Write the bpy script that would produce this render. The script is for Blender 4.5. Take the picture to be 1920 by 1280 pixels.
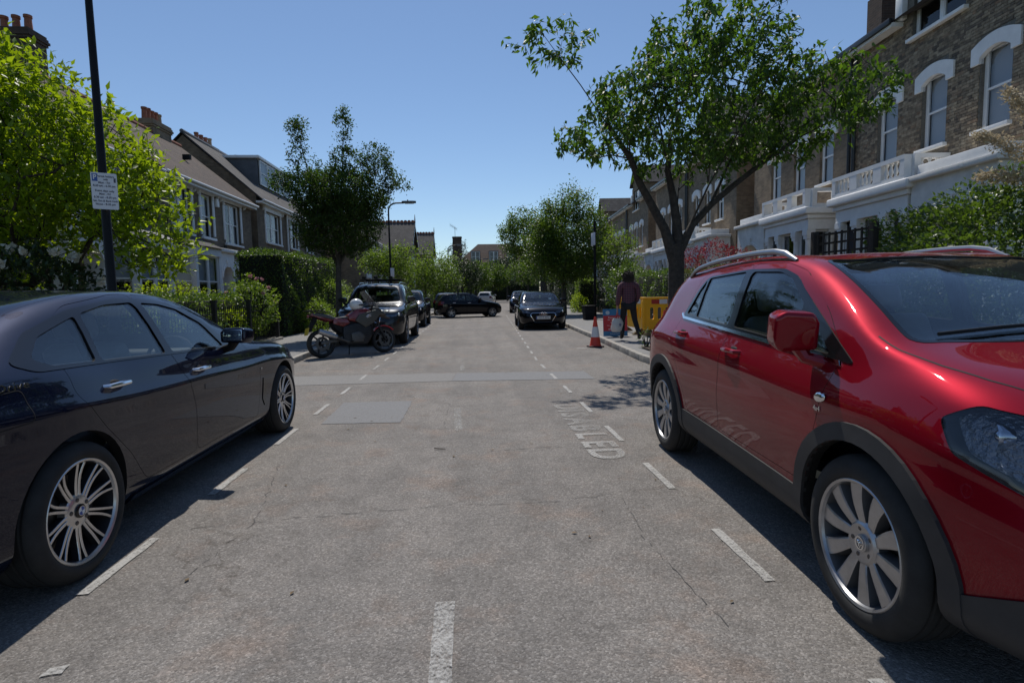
import bpy, bmesh, math, random
import numpy as np
from mathutils import Vector, Matrix
from mathutils.bvhtree import BVHTree
R = math.radians
random.seed(7); RNG = np.random.default_rng(11)
scene = bpy.context.scene
for o in list(bpy.data.objects): bpy.data.objects.remove(o)
COL = scene.collection
# ------------------------------------------------------------------ camera
cam_d = bpy.data.cameras.new('camera'); cam = bpy.data.objects.new('camera', cam_d); COL.objects.link(cam)
cam.location = (0, 0, 1.36)
cam.rotation_euler = (Matrix.Rotation(R(-4.07), 3, 'Z') @ Matrix.Rotation(R(90 - 4.95), 3, 'X') @ Matrix.Rotation(R(-1.1), 3, 'Z')).to_euler()
cam_d.sensor_width = 36; cam_d.lens = 19.59; cam_d.clip_start = 0.05; cam_d.clip_end = 3000
scene.camera = cam
# ------------------------------------------------------------------ world, sun, exposure
SUN_EL, SUN_AZ = 58.0, -5.0            # azimuth measured from +Y towards +X
w = bpy.data.worlds.new('World'); scene.world = w; w.use_nodes = True
nt = w.node_tree; nt.nodes.clear()
sky = nt.nodes.new('ShaderNodeTexSky'); sky.sky_type = 'NISHITA'; sky.sun_disc = False
sky.sun_elevation = R(SUN_EL); sky.sun_rotation = R(SUN_AZ)
sky.altitude = 50; sky.air_density = 1.0; sky.dust_density = 0.1; sky.ozone_density = 4.0
bg = nt.nodes.new('ShaderNodeBackground'); bg.inputs[1].default_value = 0.105
wo = nt.nodes.new('ShaderNodeOutputWorld')
nt.links.new(sky.outputs[0], bg.inputs[0]); nt.links.new(bg.outputs[0], wo.inputs[0])
sd = bpy.data.lights.new('sun', 'SUN'); sd.energy = 3.9; sd.angle = R(0.55); sd.color = (1.0, 0.95, 0.87)
sun = bpy.data.objects.new('sun', sd); COL.objects.link(sun)
sv = Vector((math.sin(R(SUN_AZ)) * math.cos(R(SUN_EL)), math.cos(R(SUN_AZ)) * math.cos(R(SUN_EL)), math.sin(R(SUN_EL))))
sun.rotation_euler = sv.to_track_quat('Z', 'Y').to_euler(); sun.location = (0, 0, 30)
scene.view_settings.view_transform = 'Standard'; scene.view_settings.look = 'None'
scene.view_settings.exposure = 0.0; scene.view_settings.gamma = 1.0
scene.render.engine = 'CYCLES'
scene.cycles.max_bounces = 8; scene.cycles.transparent_max_bounces = 24
scene.cycles.caustics_reflective = False; scene.cycles.caustics_refractive = False
# ------------------------------------------------------------------ materials
MT = {}
def L(nt, a, b): nt.links.new(a, b)
def mat(name, col, rough=.6, metal=0., var=.0, vs=3., bump=0., bs=40., coat=0., spec=.5, col2=None, dist=.01, coords='Object', rvar=0.):
    m = bpy.data.materials.new(name); m.use_nodes = True; nt = m.node_tree; p = nt.nodes['Principled BSDF']
    p.inputs['Base Color'].default_value = (*col, 1); p.inputs['Roughness'].default_value = rough
    p.inputs['Metallic'].default_value = metal; p.inputs['Coat Weight'].default_value = coat
    p.inputs['Coat Roughness'].default_value = .03; p.inputs['Specular IOR Level'].default_value = spec
    tc = nt.nodes.new('ShaderNodeTexCoord')
    if var or col2:
        n = nt.nodes.new('ShaderNodeTexNoise'); n.inputs['Scale'].default_value = vs; n.inputs['Detail'].default_value = 6; n.inputs['Roughness'].default_value = .65
        L(nt, tc.outputs[coords], n.inputs['Vector'])
        r = nt.nodes.new('ShaderNodeValToRGB')
        a = col2 if col2 else tuple(c * (1 - var) for c in col); b = col if col2 else tuple(min(1, c * (1 + var)) for c in col)
        r.color_ramp.elements[0].color = (*a, 1); r.color_ramp.elements[1].color = (*b, 1)
        r.color_ramp.elements[0].position = .32; r.color_ramp.elements[1].position = .68
        L(nt, n.outputs[0], r.inputs[0]); L(nt, r.outputs[0], p.inputs['Base Color'])
        if rvar:
            mr = nt.nodes.new('ShaderNodeMapRange'); mr.inputs['To Min'].default_value = rough - rvar; mr.inputs['To Max'].default_value = rough + rvar
            L(nt, n.outputs[0], mr.inputs['Value']); L(nt, mr.outputs[0], p.inputs['Roughness'])
    if bump:
        n2 = nt.nodes.new('ShaderNodeTexNoise'); n2.inputs['Scale'].default_value = bs; n2.inputs['Detail'].default_value = 5
        L(nt, tc.outputs[coords], n2.inputs['Vector'])
        b = nt.nodes.new('ShaderNodeBump'); b.inputs['Strength'].default_value = bump; b.inputs['Distance'].default_value = dist
        L(nt, n2.outputs[0], b.inputs['Height']); L(nt, b.outputs[0], p.inputs['Normal'])
    MT[name] = m; return m
def paint(name, col, metal=.35, rough=.38, flake=.12):
    m = mat(name, col, rough, metal, coat=1.0, var=flake, vs=900., rvar=.0, spec=.0)
    p = m.node_tree.nodes['Principled BSDF']; nt = m.node_tree; p.inputs['Coat IOR'].default_value = 1.42
    n = nt.nodes.new('ShaderNodeTexNoise'); n.inputs['Scale'].default_value = 2.2; n.inputs['Detail'].default_value = 7
    tc = nt.nodes.new('ShaderNodeTexCoord'); L(nt, tc.outputs['Object'], n.inputs['Vector'])
    mr = nt.nodes.new('ShaderNodeMapRange'); mr.inputs['From Min'].default_value = .35; mr.inputs['From Max'].default_value = .75
    mr.inputs['To Min'].default_value = .005; mr.inputs['To Max'].default_value = .035
    L(nt, n.outputs[0], mr.inputs['Value']); L(nt, mr.outputs[0], p.inputs['Coat Roughness'])
    return m
def glass(name, tint, refl=1.0, rough=0.0, haze=0.0):
    m = bpy.data.materials.new(name); m.use_nodes = True; nt = m.node_tree; nt.nodes.clear()
    o = nt.nodes.new('ShaderNodeOutputMaterial'); t = nt.nodes.new('ShaderNodeBsdfTransparent'); g = nt.nodes.new('ShaderNodeBsdfGlossy')
    t.inputs[0].default_value = (*tint, 1); g.inputs['Roughness'].default_value = rough; g.inputs[0].default_value = (refl, refl, refl, 1)
    f = nt.nodes.new('ShaderNodeFresnel'); ge = nt.nodes.new('ShaderNodeNewGeometry'); mi = nt.nodes.new('ShaderNodeMapRange')
    mi.inputs['To Min'].default_value = 1.45; mi.inputs['To Max'].default_value = 1 / 1.45; L(nt, ge.outputs['Backfacing'], mi.inputs['Value']); L(nt, mi.outputs[0], f.inputs[0])
    mx = nt.nodes.new('ShaderNodeMixShader'); L(nt, f.outputs[0], mx.inputs[0]); L(nt, t.outputs[0], mx.inputs[1]); L(nt, g.outputs[0], mx.inputs[2])
    out = mx
    if haze:
        d = nt.nodes.new('ShaderNodeBsdfDiffuse'); d.inputs[0].default_value = (.5, .5, .5, 1)
        m2 = nt.nodes.new('ShaderNodeMixShader'); m2.inputs[0].default_value = haze
        L(nt, mx.outputs[0], m2.inputs[1]); L(nt, d.outputs[0], m2.inputs[2]); out = m2
    L(nt, out.outputs[0], o.inputs[0]); MT[name] = m; return m
def leafmat(name, c1, c2, trans=.45, gloss=.45, tcol=None, spec=.4):
    m = bpy.data.materials.new(name); m.use_nodes = True; nt = m.node_tree; p = nt.nodes['Principled BSDF']; out = nt.nodes['Material Output']
    ge = nt.nodes.new('ShaderNodeNewGeometry'); oi = nt.nodes.new('ShaderNodeObjectInfo')
    ad = nt.nodes.new('ShaderNodeMath'); ad.operation = 'ADD'; fr = nt.nodes.new('ShaderNodeMath'); fr.operation = 'FRACT'
    L(nt, ge.outputs['Random Per Island'], ad.inputs[0]); L(nt, oi.outputs['Random'], ad.inputs[1]); L(nt, ad.outputs[0], fr.inputs[0])
    r = nt.nodes.new('ShaderNodeValToRGB'); r.color_ramp.elements[0].color = (*c1, 1); r.color_ramp.elements[1].color = (*c2, 1)
    L(nt, fr.outputs[0], r.inputs[0]); L(nt, r.outputs[0], p.inputs['Base Color'])
    p.inputs['Roughness'].default_value = gloss; p.inputs['Specular IOR Level'].default_value = spec
    tr = nt.nodes.new('ShaderNodeBsdfTranslucent')
    mu = nt.nodes.new('ShaderNodeMix'); mu.data_type = 'RGBA'; mu.blend_type = 'MULTIPLY'; mu.inputs[0].default_value = 1
    L(nt, r.outputs[0], mu.inputs[6]); mu.inputs[7].default_value = (*(tcol or (1.9, 1.9, .7)), 1); L(nt, mu.outputs[2], tr.inputs[0])
    mx = nt.nodes.new('ShaderNodeMixShader'); mx.inputs[0].default_value = trans
    L(nt, p.outputs[0], mx.inputs[1]); L(nt, tr.outputs[0], mx.inputs[2]); L(nt, mx.outputs[0], out.inputs[0])
    MT[name] = m; return m
def brickmat(name, c1, c2, mortar, bump=.5, bw=.225, bh=.075):
    m = bpy.data.materials.new(name); m.use_nodes = True; nt = m.node_tree; p = nt.nodes['Principled BSDF']
    tc = nt.nodes.new('ShaderNodeTexCoord'); sp = nt.nodes.new('ShaderNodeSeparateXYZ'); L(nt, tc.outputs['Object'], sp.inputs[0])
    ns = nt.nodes.new('ShaderNodeSeparateXYZ'); L(nt, tc.outputs['Normal'], ns.inputs[0])
    ab = nt.nodes.new('ShaderNodeMath'); ab.operation = 'ABSOLUTE'; L(nt, ns.outputs[0], ab.inputs[0])
    gt = nt.nodes.new('ShaderNodeMath'); gt.operation = 'GREATER_THAN'; gt.inputs[1].default_value = .6; L(nt, ab.outputs[0], gt.inputs[0])
    mx = nt.nodes.new('ShaderNodeMix'); L(nt, gt.outputs[0], mx.inputs[0]); L(nt, sp.outputs[0], mx.inputs[2]); L(nt, sp.outputs[1], mx.inputs[3])
    cb = nt.nodes.new('ShaderNodeCombineXYZ'); L(nt, mx.outputs[0], cb.inputs[0]); L(nt, sp.outputs[2], cb.inputs[1])
    bt = nt.nodes.new('ShaderNodeTexBrick'); L(nt, cb.outputs[0], bt.inputs['Vector'])
    bt.inputs['Color1'].default_value = (*c1, 1); bt.inputs['Color2'].default_value = (*c2, 1); bt.inputs['Mortar'].default_value = (*mortar, 1)
    bt.inputs['Scale'].default_value = 1; bt.inputs['Mortar Size'].default_value = .006; bt.inputs['Mortar Smooth'].default_value = .3
    bt.inputs['Brick Width'].default_value = bw; bt.inputs['Row Height'].default_value = bh; bt.inputs['Bias'].default_value = -.1
    n = nt.nodes.new('ShaderNodeTexNoise'); n.inputs['Scale'].default_value = 1.3; n.inputs['Detail'].default_value = 8; n.inputs['Roughness'].default_value = .7
    L(nt, tc.outputs['Object'], n.inputs['Vector'])
    rr = nt.nodes.new('ShaderNodeValToRGB'); rr.color_ramp.elements[0].color = (.45, .43, .42, 1); rr.color_ramp.elements[1].color = (1.15, 1.1, 1.05, 1)
    rr.color_ramp.elements[0].position = .3; rr.color_ramp.elements[1].position = .65; L(nt, n.outputs[0], rr.inputs[0])
    mu = nt.nodes.new('ShaderNodeMix'); mu.data_type = 'RGBA'; mu.blend_type = 'MULTIPLY'; mu.inputs[0].default_value = .85
    L(nt, bt.outputs[0], mu.inputs[6]); L(nt, rr.outputs[0], mu.inputs[7]); L(nt, mu.outputs[2], p.inputs['Base Color'])
    p.inputs['Roughness'].default_value = .9
    b = nt.nodes.new('ShaderNodeBump'); b.inputs['Strength'].default_value = bump; b.inputs['Distance'].default_value = .01; b.invert = True
    L(nt, bt.outputs['Fac'], b.inputs['Height']); L(nt, b.outputs[0], p.inputs['Normal']); MT[name] = m; return m
# ------------------------------------------------------------------ mesh helpers
def tag(o, label=None, cat=None, group=None, kind=None):
    if label: o['label'] = label
    if cat: o['category'] = cat
    if group: o['group'] = group
    if kind: o['kind'] = kind
    return o
def empty(name, loc=(0, 0, 0), rz=0., label=None, cat=None, group=None, parent=None):
    o = bpy.data.objects.new(name, None); COL.objects.link(o); o.location = loc; o.rotation_euler = (0, 0, rz)
    o.empty_display_size = .2; o.parent = parent
    return tag(o, label, cat, group)
def link(name, me, mats=None, parent=None, loc=None, rot=None, scale=None):
    o = bpy.data.objects.new(name, me); COL.objects.link(o); o.parent = parent
    if mats is not None:
        if not isinstance(mats, (list, tuple)): mats = [mats]
        if len(me.materials) == 0:
            for m in mats: me.materials.append(MT[m] if isinstance(m, str) else m)
    if loc is not None: o.location = loc
    if rot is not None: o.rotation_euler = rot
    if scale is not None: o.scale = scale
    return o
def copy_tree(o, parent=None):
    c = o.copy(); COL.objects.link(c); c.parent = parent
    for ch in list(o.children): copy_tree(ch, c)
    return c
class MB:
    def __init__(s): s.v = []; s.f = []; s.m = []; s.T = Matrix.Identity(4)
    def add(s, vs, fs, mi=0):
        b = len(s.v)
        for p in vs:
            q = s.T @ Vector(p); s.v.append((q.x, q.y, q.z))
        for f in fs: s.f.append(tuple(i + b for i in f)); s.m.append(mi)
        return s
    def box(s, x0, x1, y0, y1, z0, z1, mi=0):
        return s.add([(x0, y0, z0), (x1, y0, z0), (x1, y1, z0), (x0, y1, z0), (x0, y0, z1), (x1, y0, z1), (x1, y1, z1), (x0, y1, z1)],
                     [(3, 2, 1, 0), (4, 5, 6, 7), (0, 1, 5, 4), (1, 2, 6, 5), (2, 3, 7, 6), (3, 0, 4, 7)], mi)
    def tube(s, pts, rad, n=8, mi=0, cap=True):
        pts = [Vector(p) for p in pts]; k = len(pts)
        if not isinstance(rad, (list, tuple, np.ndarray)): rad = [rad] * k
        vs = []; u = None
        for i, p in enumerate(pts):
            t = (pts[min(i + 1, k - 1)] - pts[max(i - 1, 0)]).normalized()
            if u is None:
                a = Vector((0, 0, 1)) if abs(t.z) < .9 else Vector((1, 0, 0)); u = t.cross(a).normalized()
            else:
                u = (u - t * u.dot(t)); u = u.normalized() if u.length > 1e-6 else t.orthogonal().normalized()
            w_ = t.cross(u)
            for j in range(n):
                a = 2 * math.pi * j / n; vs.append(p + (u * math.cos(a) + w_ * math.sin(a)) * rad[i])
        fs = [(i * n + j, i * n + (j + 1) % n, (i + 1) * n + (j + 1) % n, (i + 1) * n + j) for i in range(k - 1) for j in range(n)]
        if cap: fs += [tuple(range(n))[::-1], tuple(range((k - 1) * n, k * n))]
        return s.add(vs, fs, mi)
    def lathe(s, prof, n=24, axis='z', mi=0, c=(0, 0, 0), closed=False, a0=0., a1=2 * math.pi, caps=True):
        vs = []; full = abs(a1 - a0 - 2 * math.pi) < 1e-6; nn = n if full else n + 1
        for (r, h) in prof:
            for j in range(nn):
                a = a0 + (a1 - a0) * j / n
                p = {'z': (r * math.cos(a), r * math.sin(a), h), 'x': (h, r * math.cos(a), r * math.sin(a)), 'y': (r * math.sin(a), h, r * math.cos(a))}[axis]
                vs.append((p[0] + c[0], p[1] + c[1], p[2] + c[2]))
        k = len(prof); fs = []
        rng = range(k) if closed else range(k - 1)
        for i in rng:
            i2 = (i + 1) % k
            for j in range(n):
                j2 = (j + 1) % nn
                fs.append((i * nn + j, i * nn + j2, i2 * nn + j2, i2 * nn + j))
        if not closed and full and caps:
            fs += [tuple(range(nn))[::-1], tuple(range((k - 1) * nn, k * nn))]
        return s.add(vs, fs, mi)
    def prism(s, poly, a, b, axis='x', mi=0):
        mk = {'x': lambda h, p: (h, p[0], p[1]), 'y': lambda h, p: (p[0], h, p[1]), 'z': lambda h, p: (p[0], p[1], h)}[axis]
        n = len(poly)
        vs = [mk(a, p) for p in poly] + [mk(b, p) for p in poly]
        return s.add(vs, [tuple(range(n))[::-1], tuple(range(n, 2 * n))] + [(i, (i + 1) % n, n + (i + 1) % n, n + i) for i in range(n)], mi)
    def sphere(s, c, r, nu=12, nv=8, mi=0):
        r = r if isinstance(r, (tuple, list)) else (r, r, r)
        vs = [(c[0], c[1], c[2] - r[2])]
        for i in range(1, nv):
            t = math.pi * i / nv - math.pi / 2
            for j in range(nu):
                a = 2 * math.pi * j / nu; vs.append((c[0] + r[0] * math.cos(t) * math.cos(a), c[1] + r[1] * math.cos(t) * math.sin(a), c[2] + r[2] * math.sin(t)))
        vs.append((c[0], c[1], c[2] + r[2])); fs = []
        for j in range(nu): fs.append((0, 1 + (j + 1) % nu, 1 + j))
        for i in range(nv - 2):
            for j in range(nu):
                a = 1 + i * nu + j; b = 1 + i * nu + (j + 1) % nu; fs.append((a, b, b + nu, a + nu))
        k = len(vs) - 1
        for j in range(nu): fs.append((k, k - nu + j, k - nu + (j + 1) % nu))
        return s.add(vs, fs, mi)
    def mesh(s, name, fix=True, ang=35, bevel=0., bseg=2, merge=False):
        me = bpy.data.meshes.new(name); me.from_pydata(s.v, [], s.f)
        me.polygons.foreach_set('material_index', s.m)
        if fix or bevel or merge:
            bm = bmesh.new(); bm.from_mesh(me)
            if merge: bmesh.ops.remove_doubles(bm, verts=bm.verts, dist=1e-5)
            if fix: bmesh.ops.recalc_face_normals(bm, faces=bm.faces)
            if bevel:
                es = [e for e in bm.edges if len(e.link_faces) == 2 and e.calc_face_angle(0) > R(30)]
                bmesh.ops.bevel(bm, geom=es, offset=bevel, segments=bseg, affect='EDGES', profile=.6, clamp_overlap=True)
            bm.to_mesh(me); bm.free()
        if ang is not None:
            me.polygons.foreach_set('use_smooth', [True] * len(me.polygons)); me.set_sharp_from_angle(angle=R(ang))
        me.update(); return me
    def build(s, name, mats, parent=None, loc=None, rot=None, **k):
        return link(name, s.mesh(name, **k), mats, parent, loc, rot)
def arrmesh(name, V, faces_per, nF, ang=None):
    """V (N,3) float array, faces_per: (nF,k) int array"""
    me = bpy.data.meshes.new(name); n = len(V); k = faces_per.shape[1]
    me.vertices.add(n); me.vertices.foreach_set('co', np.ascontiguousarray(V, dtype=np.float32).ravel())
    me.loops.add(nF * k); me.loops.foreach_set('vertex_index', np.ascontiguousarray(faces_per, dtype=np.int32).ravel())
    me.polygons.add(nF); me.polygons.foreach_set('loop_start', np.arange(0, nF * k, k, dtype=np.int32))
    try: me.polygons.foreach_set('loop_total', np.full(nF, k, dtype=np.int32))
    except Exception: pass
    me.update(calc_edges=True); me.validate(); return me
def textmesh(s, size=1., extrude=0., align='CENTER', bold=0.):
    c = bpy.data.curves.new('txt', 'FONT'); c.body = s; c.size = size; c.extrude = extrude; c.align_x = align; c.align_y = 'CENTER'; c.offset = bold
    c.resolution_u = 3
    o = bpy.data.objects.new('txt', c); TMP.collection.objects.link(o); vl = TMP.view_layers[0]; vl.update()
    me = bpy.data.meshes.new_from_object(o.evaluated_get(vl.depsgraph))
    bpy.data.objects.remove(o); me.materials.clear(); return me
def rounded(poly, r, n=4):
    out = []; k = len(poly); P = [Vector(p) for p in poly]
    for i in range(k):
        a, b, c = P[i - 1], P[i], P[(i + 1) % k]; rr = r[i] if isinstance(r, (list, tuple)) else r
        d1 = min(rr, (a - b).length * .49); d2 = min(rr, (c - b).length * .49)
        p0 = b + (a - b).normalized() * d1; p2 = b + (c - b).normalized() * d2
        if rr < 1e-5: out.append(tuple(b)); continue
        for j in range(n + 1):
            t = j / n; q = p0 * (1 - t) ** 2 + b * 2 * t * (1 - t) + p2 * t * t; out.append(tuple(q))
    return out
def inset2d(poly, d):
    k = len(poly); P = [Vector(p) for p in poly]; out = []
    ar = sum(P[i].x * P[(i + 1) % k].y - P[(i + 1) % k].x * P[i].y for i in range(k)); sg = 1 if ar > 0 else -1
    for i in range(k):
        a, b, c = P[i - 1], P[i], P[(i + 1) % k]
        e1 = (b - a).normalized(); e2 = (c - b).normalized()
        n1 = Vector((-e1.y, e1.x)) * sg; n2 = Vector((-e2.y, e2.x)) * sg
        m_ = (n1 + n2); m_ = m_.normalized() if m_.length > 1e-6 else n1
        q = b + m_ * d / max(.35, m_.dot(n1)); out.append((q.x, q.y))
    return out
TMP = bpy.data.scenes.new('workbench')      # scratch scene for evaluating booleans and text, removed at the end
def pchip(pts):
    pts = sorted(pts); x = np.array([p[0] for p in pts], float); y = np.array([p[1] for p in pts], float)
    h = np.diff(x); d = np.diff(y) / h; m = np.zeros(len(x)); m[0] = d[0]; m[-1] = d[-1]
    for i in range(1, len(x) - 1):
        if d[i - 1] * d[i] > 0:
            w1 = 2 * h[i] + h[i - 1]; w2 = h[i] + 2 * h[i - 1]; m[i] = (w1 + w2) / (w1 / d[i - 1] + w2 / d[i])
    def f(q):
        q = np.clip(q, x[0], x[-1]); i = np.clip(np.searchsorted(x, q) - 1, 0, len(h) - 1); t = (q - x[i]) / h[i]
        return (2 * t**3 - 3 * t**2 + 1) * y[i] + (t**3 - 2 * t**2 + t) * h[i] * m[i] + (-2 * t**3 + 3 * t**2) * y[i + 1] + (t**3 - t**2) * h[i] * m[i + 1]
    return f
# ------------------------------------------------------------------ material library
mat('blackm', (.012, .012, .013), .7, var=.3, vs=12, spec=.25)
mat('gloss_black', (.008, .008, .009), .12)
mat('chrome', (.75, .76, .78), .12, 1.)
mat('machined', (.62, .61, .60), .32, .9, var=.08, vs=30)
mat('alloy', (.42, .42, .43), .34, .85, var=.12, vs=14, rvar=.08)
mat('rim_dark', (.03, .03, .035), .4, .4)
mat('rim_grey', (.16, .16, .165), .45, .6)
mat('tyre', (.018, .018, .018), .82, var=.35, vs=9, bump=.15, bs=120, dist=.003)
mat('steel_dark', (.12, .11, .105), .5, .8, var=.3, vs=20)
mat('clad', (.028, .028, .030), .62, var=.2, vs=8, bump=.1, bs=300, dist=.002)
mat('seat_leather', (.13, .125, .12), .5, var=.2, vs=8)
mat('dash', (.03, .03, .03), .65)
mat('tail_red', (.16, .006, .008), .1, coat=1.)
mat('lamp_inner', (.30, .31, .33), .22, .85, bump=.9, bs=45, dist=.03)
mat('badge_blue', (.02, .07, .30), .3)
mat('white_paint', (.72, .72, .70), .5, var=.05, vs=6)
mat('ink_black', (.015, .015, .02), .6)
mat('mirror_glass', (.6, .62, .65), .03, 1.)
glass('car_glass', (.80, .84, .84), 1.)
glass('screen_glass', (.90, .93, .92), 1.)
glass('lamp_glass', (.85, .87, .9), 1.)
paint('paint_navy', (.004, .006, .020), .3, .35)
paint('paint_red', (.20, .003, .011), .35, .45, .10)
paint('paint_grey', (.030, .031, .034), .6, .36)
paint('paint_dark', (.010, .011, .014), .4, .35)
paint('paint_black', (.004, .0042, .007), .2, .35)
paint('paint_white', (.60, .60, .60), .0, .3, .02)
mat('silver_rail', (.30, .31, .33), .35, .85)
# ------------------------------------------------------------------ setting materials
def road_material():
    m = bpy.data.materials.new('road_asphalt'); m.use_nodes = True; nt = m.node_tree; p = nt.nodes['Principled BSDF']; MT['road_asphalt'] = m
    tc = nt.nodes.new('ShaderNodeTexCoord'); O = tc.outputs['Object']
    def noise(sc, det=6, ro=.6, dim=None):
        n = nt.nodes.new('ShaderNodeTexNoise'); n.inputs['Scale'].default_value = sc; n.inputs['Detail'].default_value = det; n.inputs['Roughness'].default_value = ro; L(nt, O, n.inputs['Vector']); return n
    def ramp(src, stops):
        r = nt.nodes.new('ShaderNodeValToRGB'); e = r.color_ramp.elements
        while len(e) < len(stops): e.new(.5)
        for i, (q, c) in enumerate(stops): e[i].position = q; e[i].color = (*c, 1)
        L(nt, src, r.inputs[0]); return r
    def mul(a, b, f=1., mode='MULTIPLY'):
        x = nt.nodes.new('ShaderNodeMix'); x.data_type = 'RGBA'; x.blend_type = mode; x.inputs[0].default_value = f; L(nt, a, x.inputs[6]); L(nt, b, x.inputs[7]); return x.outputs[2]
    vo = nt.nodes.new('ShaderNodeTexVoronoi'); vo.inputs['Scale'].default_value = 125; L(nt, O, vo.inputs['Vector'])
    vsep = nt.nodes.new('ShaderNodeSeparateColor'); L(nt, vo.outputs['Color'], vsep.inputs[0])
    stones = ramp(vsep.outputs[0], [(0, (.138, .129, .120)), (.45, (.190, .178, .166)), (.82, (.228, .214, .201)), (1, (.31, .294, .278))])
    fine = ramp(noise(260, 3).outputs[0], [(.3, (.74, .74, .74)), (.7, (1.2, 1.2, 1.2))])
    c = mul(stones.outputs[0], fine.outputs[0], .8)
    big = ramp(noise(.55, 7, .65).outputs[0], [(.3, (.80, .79, .79)), (.5, (.98, .97, .96)), (.72, (1.16, 1.14, 1.12))]); c = mul(c, big.outputs[0])
    mid = ramp(noise(4.5, 6, .7).outputs[0], [(.28, (.78, .77, .76)), (.5, (1, 1, 1)), (.75, (1.13, 1.11, 1.09))]); c = mul(c, mid.outputs[0])
    red = ramp(noise(1.7, 6, .7).outputs[0], [(.52, (1, 1, 1)), (.70, (1.12, .98, .90))]); c = mul(c, red.outputs[0])
    # long streaks along the wheel tracks
    mp = nt.nodes.new('ShaderNodeMapping'); mp.inputs['Scale'].default_value = (1.4, .06, 1); L(nt, O, mp.inputs[0])
    sn = nt.nodes.new('ShaderNodeTexNoise'); sn.inputs['Scale'].default_value = 1.6; sn.inputs['Detail'].default_value = 4; L(nt, mp.outputs[0], sn.inputs['Vector'])
    st = ramp(sn.outputs[0], [(.3, (.88, .88, .88)), (.7, (1.1, 1.09, 1.08))]); c = mul(c, st.outputs[0])
    # hairline cracks
    dn = noise(1.2, 5, .6); dv = nt.nodes.new('ShaderNodeVectorMath'); dv.operation = 'MULTIPLY_ADD'; dv.inputs[1].default_value = (.9, .9, 0); L(nt, dn.outputs[1], dv.inputs[0]); L(nt, O, dv.inputs[2])
    ve = nt.nodes.new('ShaderNodeTexVoronoi'); ve.feature = 'DISTANCE_TO_EDGE'; ve.inputs['Scale'].default_value = .42; L(nt, dv.outputs[0], ve.inputs['Vector'])
    cr = ramp(ve.outputs['Distance'], [(0, (.66, .64, .62)), (.002, (.80, .78, .76)), (.004, (1, 1, 1))])
    cm = ramp(noise(.9, 3).outputs[0], [(.50, (0, 0, 0)), (.60, (1, 1, 1))])
    x = nt.nodes.new('ShaderNodeMix'); x.data_type = 'RGBA'; x.blend_type = 'MULTIPLY'; L(nt, cm.outputs[0], x.inputs[0]); L(nt, c, x.inputs[6]); L(nt, cr.outputs[0], x.inputs[7]); c = x.outputs[2]
    L(nt, c, p.inputs['Base Color']); p.inputs['Roughness'].default_value = .88; p.inputs['Specular IOR Level'].default_value = .28
    b1 = nt.nodes.new('ShaderNodeBump'); b1.inputs['Strength'].default_value = .6; b1.inputs['Distance'].default_value = .004; b1.invert = True; L(nt, vo.outputs['Distance'], b1.inputs['Height'])
    b2 = nt.nodes.new('ShaderNodeBump'); b2.inputs['Strength'].default_value = .5; b2.inputs['Distance'].default_value = .02; L(nt, noise(22, 5).outputs[0], b2.inputs['Height']); L(nt, b2.outputs[0], b1.inputs['Normal'])
    L(nt, b1.outputs[0], p.inputs['Normal'])
road_material()
def worn_paint(name, col, lo=.42, hi=.56, sc=30.):
    m = bpy.data.materials.new(name); m.use_nodes = True; nt = m.node_tree; p = nt.nodes['Principled BSDF']; out = nt.nodes['Material Output']; MT[name] = m
    tc = nt.nodes.new('ShaderNodeTexCoord'); n = nt.nodes.new('ShaderNodeTexNoise'); n.inputs['Scale'].default_value = sc; n.inputs['Detail'].default_value = 8; n.inputs['Roughness'].default_value = .75; L(nt, tc.outputs['Object'], n.inputs[0])
    n2 = nt.nodes.new('ShaderNodeTexNoise'); n2.inputs['Scale'].default_value = 2.2; n2.inputs['Detail'].default_value = 3; L(nt, tc.outputs['Object'], n2.inputs[0])
    ad = nt.nodes.new('ShaderNodeMath'); ad.operation = 'MULTIPLY_ADD'; ad.inputs[1].default_value = .3; L(nt, n2.outputs[0], ad.inputs[0]); L(nt, n.outputs[0], ad.inputs[2])
    mr = nt.nodes.new('ShaderNodeMapRange'); mr.inputs['From Min'].default_value = lo + .15; mr.inputs['From Max'].default_value = hi + .15; L(nt, ad.outputs[0], mr.inputs['Value'])
    tr = nt.nodes.new('ShaderNodeBsdfTransparent'); mx = nt.nodes.new('ShaderNodeMixShader'); L(nt, mr.outputs[0], mx.inputs[0]); L(nt, tr.outputs[0], mx.inputs[1]); L(nt, p.outputs[0], mx.inputs[2]); L(nt, mx.outputs[0], out.inputs[0])
    p.inputs['Base Color'].default_value = (*col, 1); p.inputs['Roughness'].default_value = .75
worn_paint('line_paint', (.37, .36, .34), .28, .54, 70.); worn_paint('faded_paint', (.36, .35, .33), .42, .66, 50.)
worn_paint('letter_paint', (.40, .39, .37), .36, .62, 60.); worn_paint('letter_mid', (.38, .37, .35), .42, .68, 60.)
mat('patch_grey', (.185, .184, .186), .9, var=.3, vs=110, bump=.6, bs=180, dist=.006)
mat('patch_pale', (.20, .192, .183), .9, var=.3, vs=90, bump=.5, bs=150, dist=.006)
mat('pavement', (.20, .195, .19), .9, var=.22, vs=14, bump=.35, bs=120, dist=.005)
mat('kerb', (.30, .28, .25), .85, var=.28, vs=7, bump=.35, bs=60, dist=.006)
mat('soil', (.075, .058, .042), .95, var=.4, vs=9, bump=.8, bs=40, dist=.03)
mat('lawn', (.06, .085, .03), .95, var=.4, vs=6, bump=.8, bs=60, dist=.03)
mat('crack_tar', (.085, .08, .076), .9)
brickmat('brick_brown', (.285, .215, .140), (.185, .138, .092), (.22, .20, .17))
brickmat('brick_left', (.215, .165, .110), (.14, .108, .074), (.17, .155, .13))
brickmat('brick_yellow', (.31, .245, .165), (.21, .165, .115), (.19, .17, .14))
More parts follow.
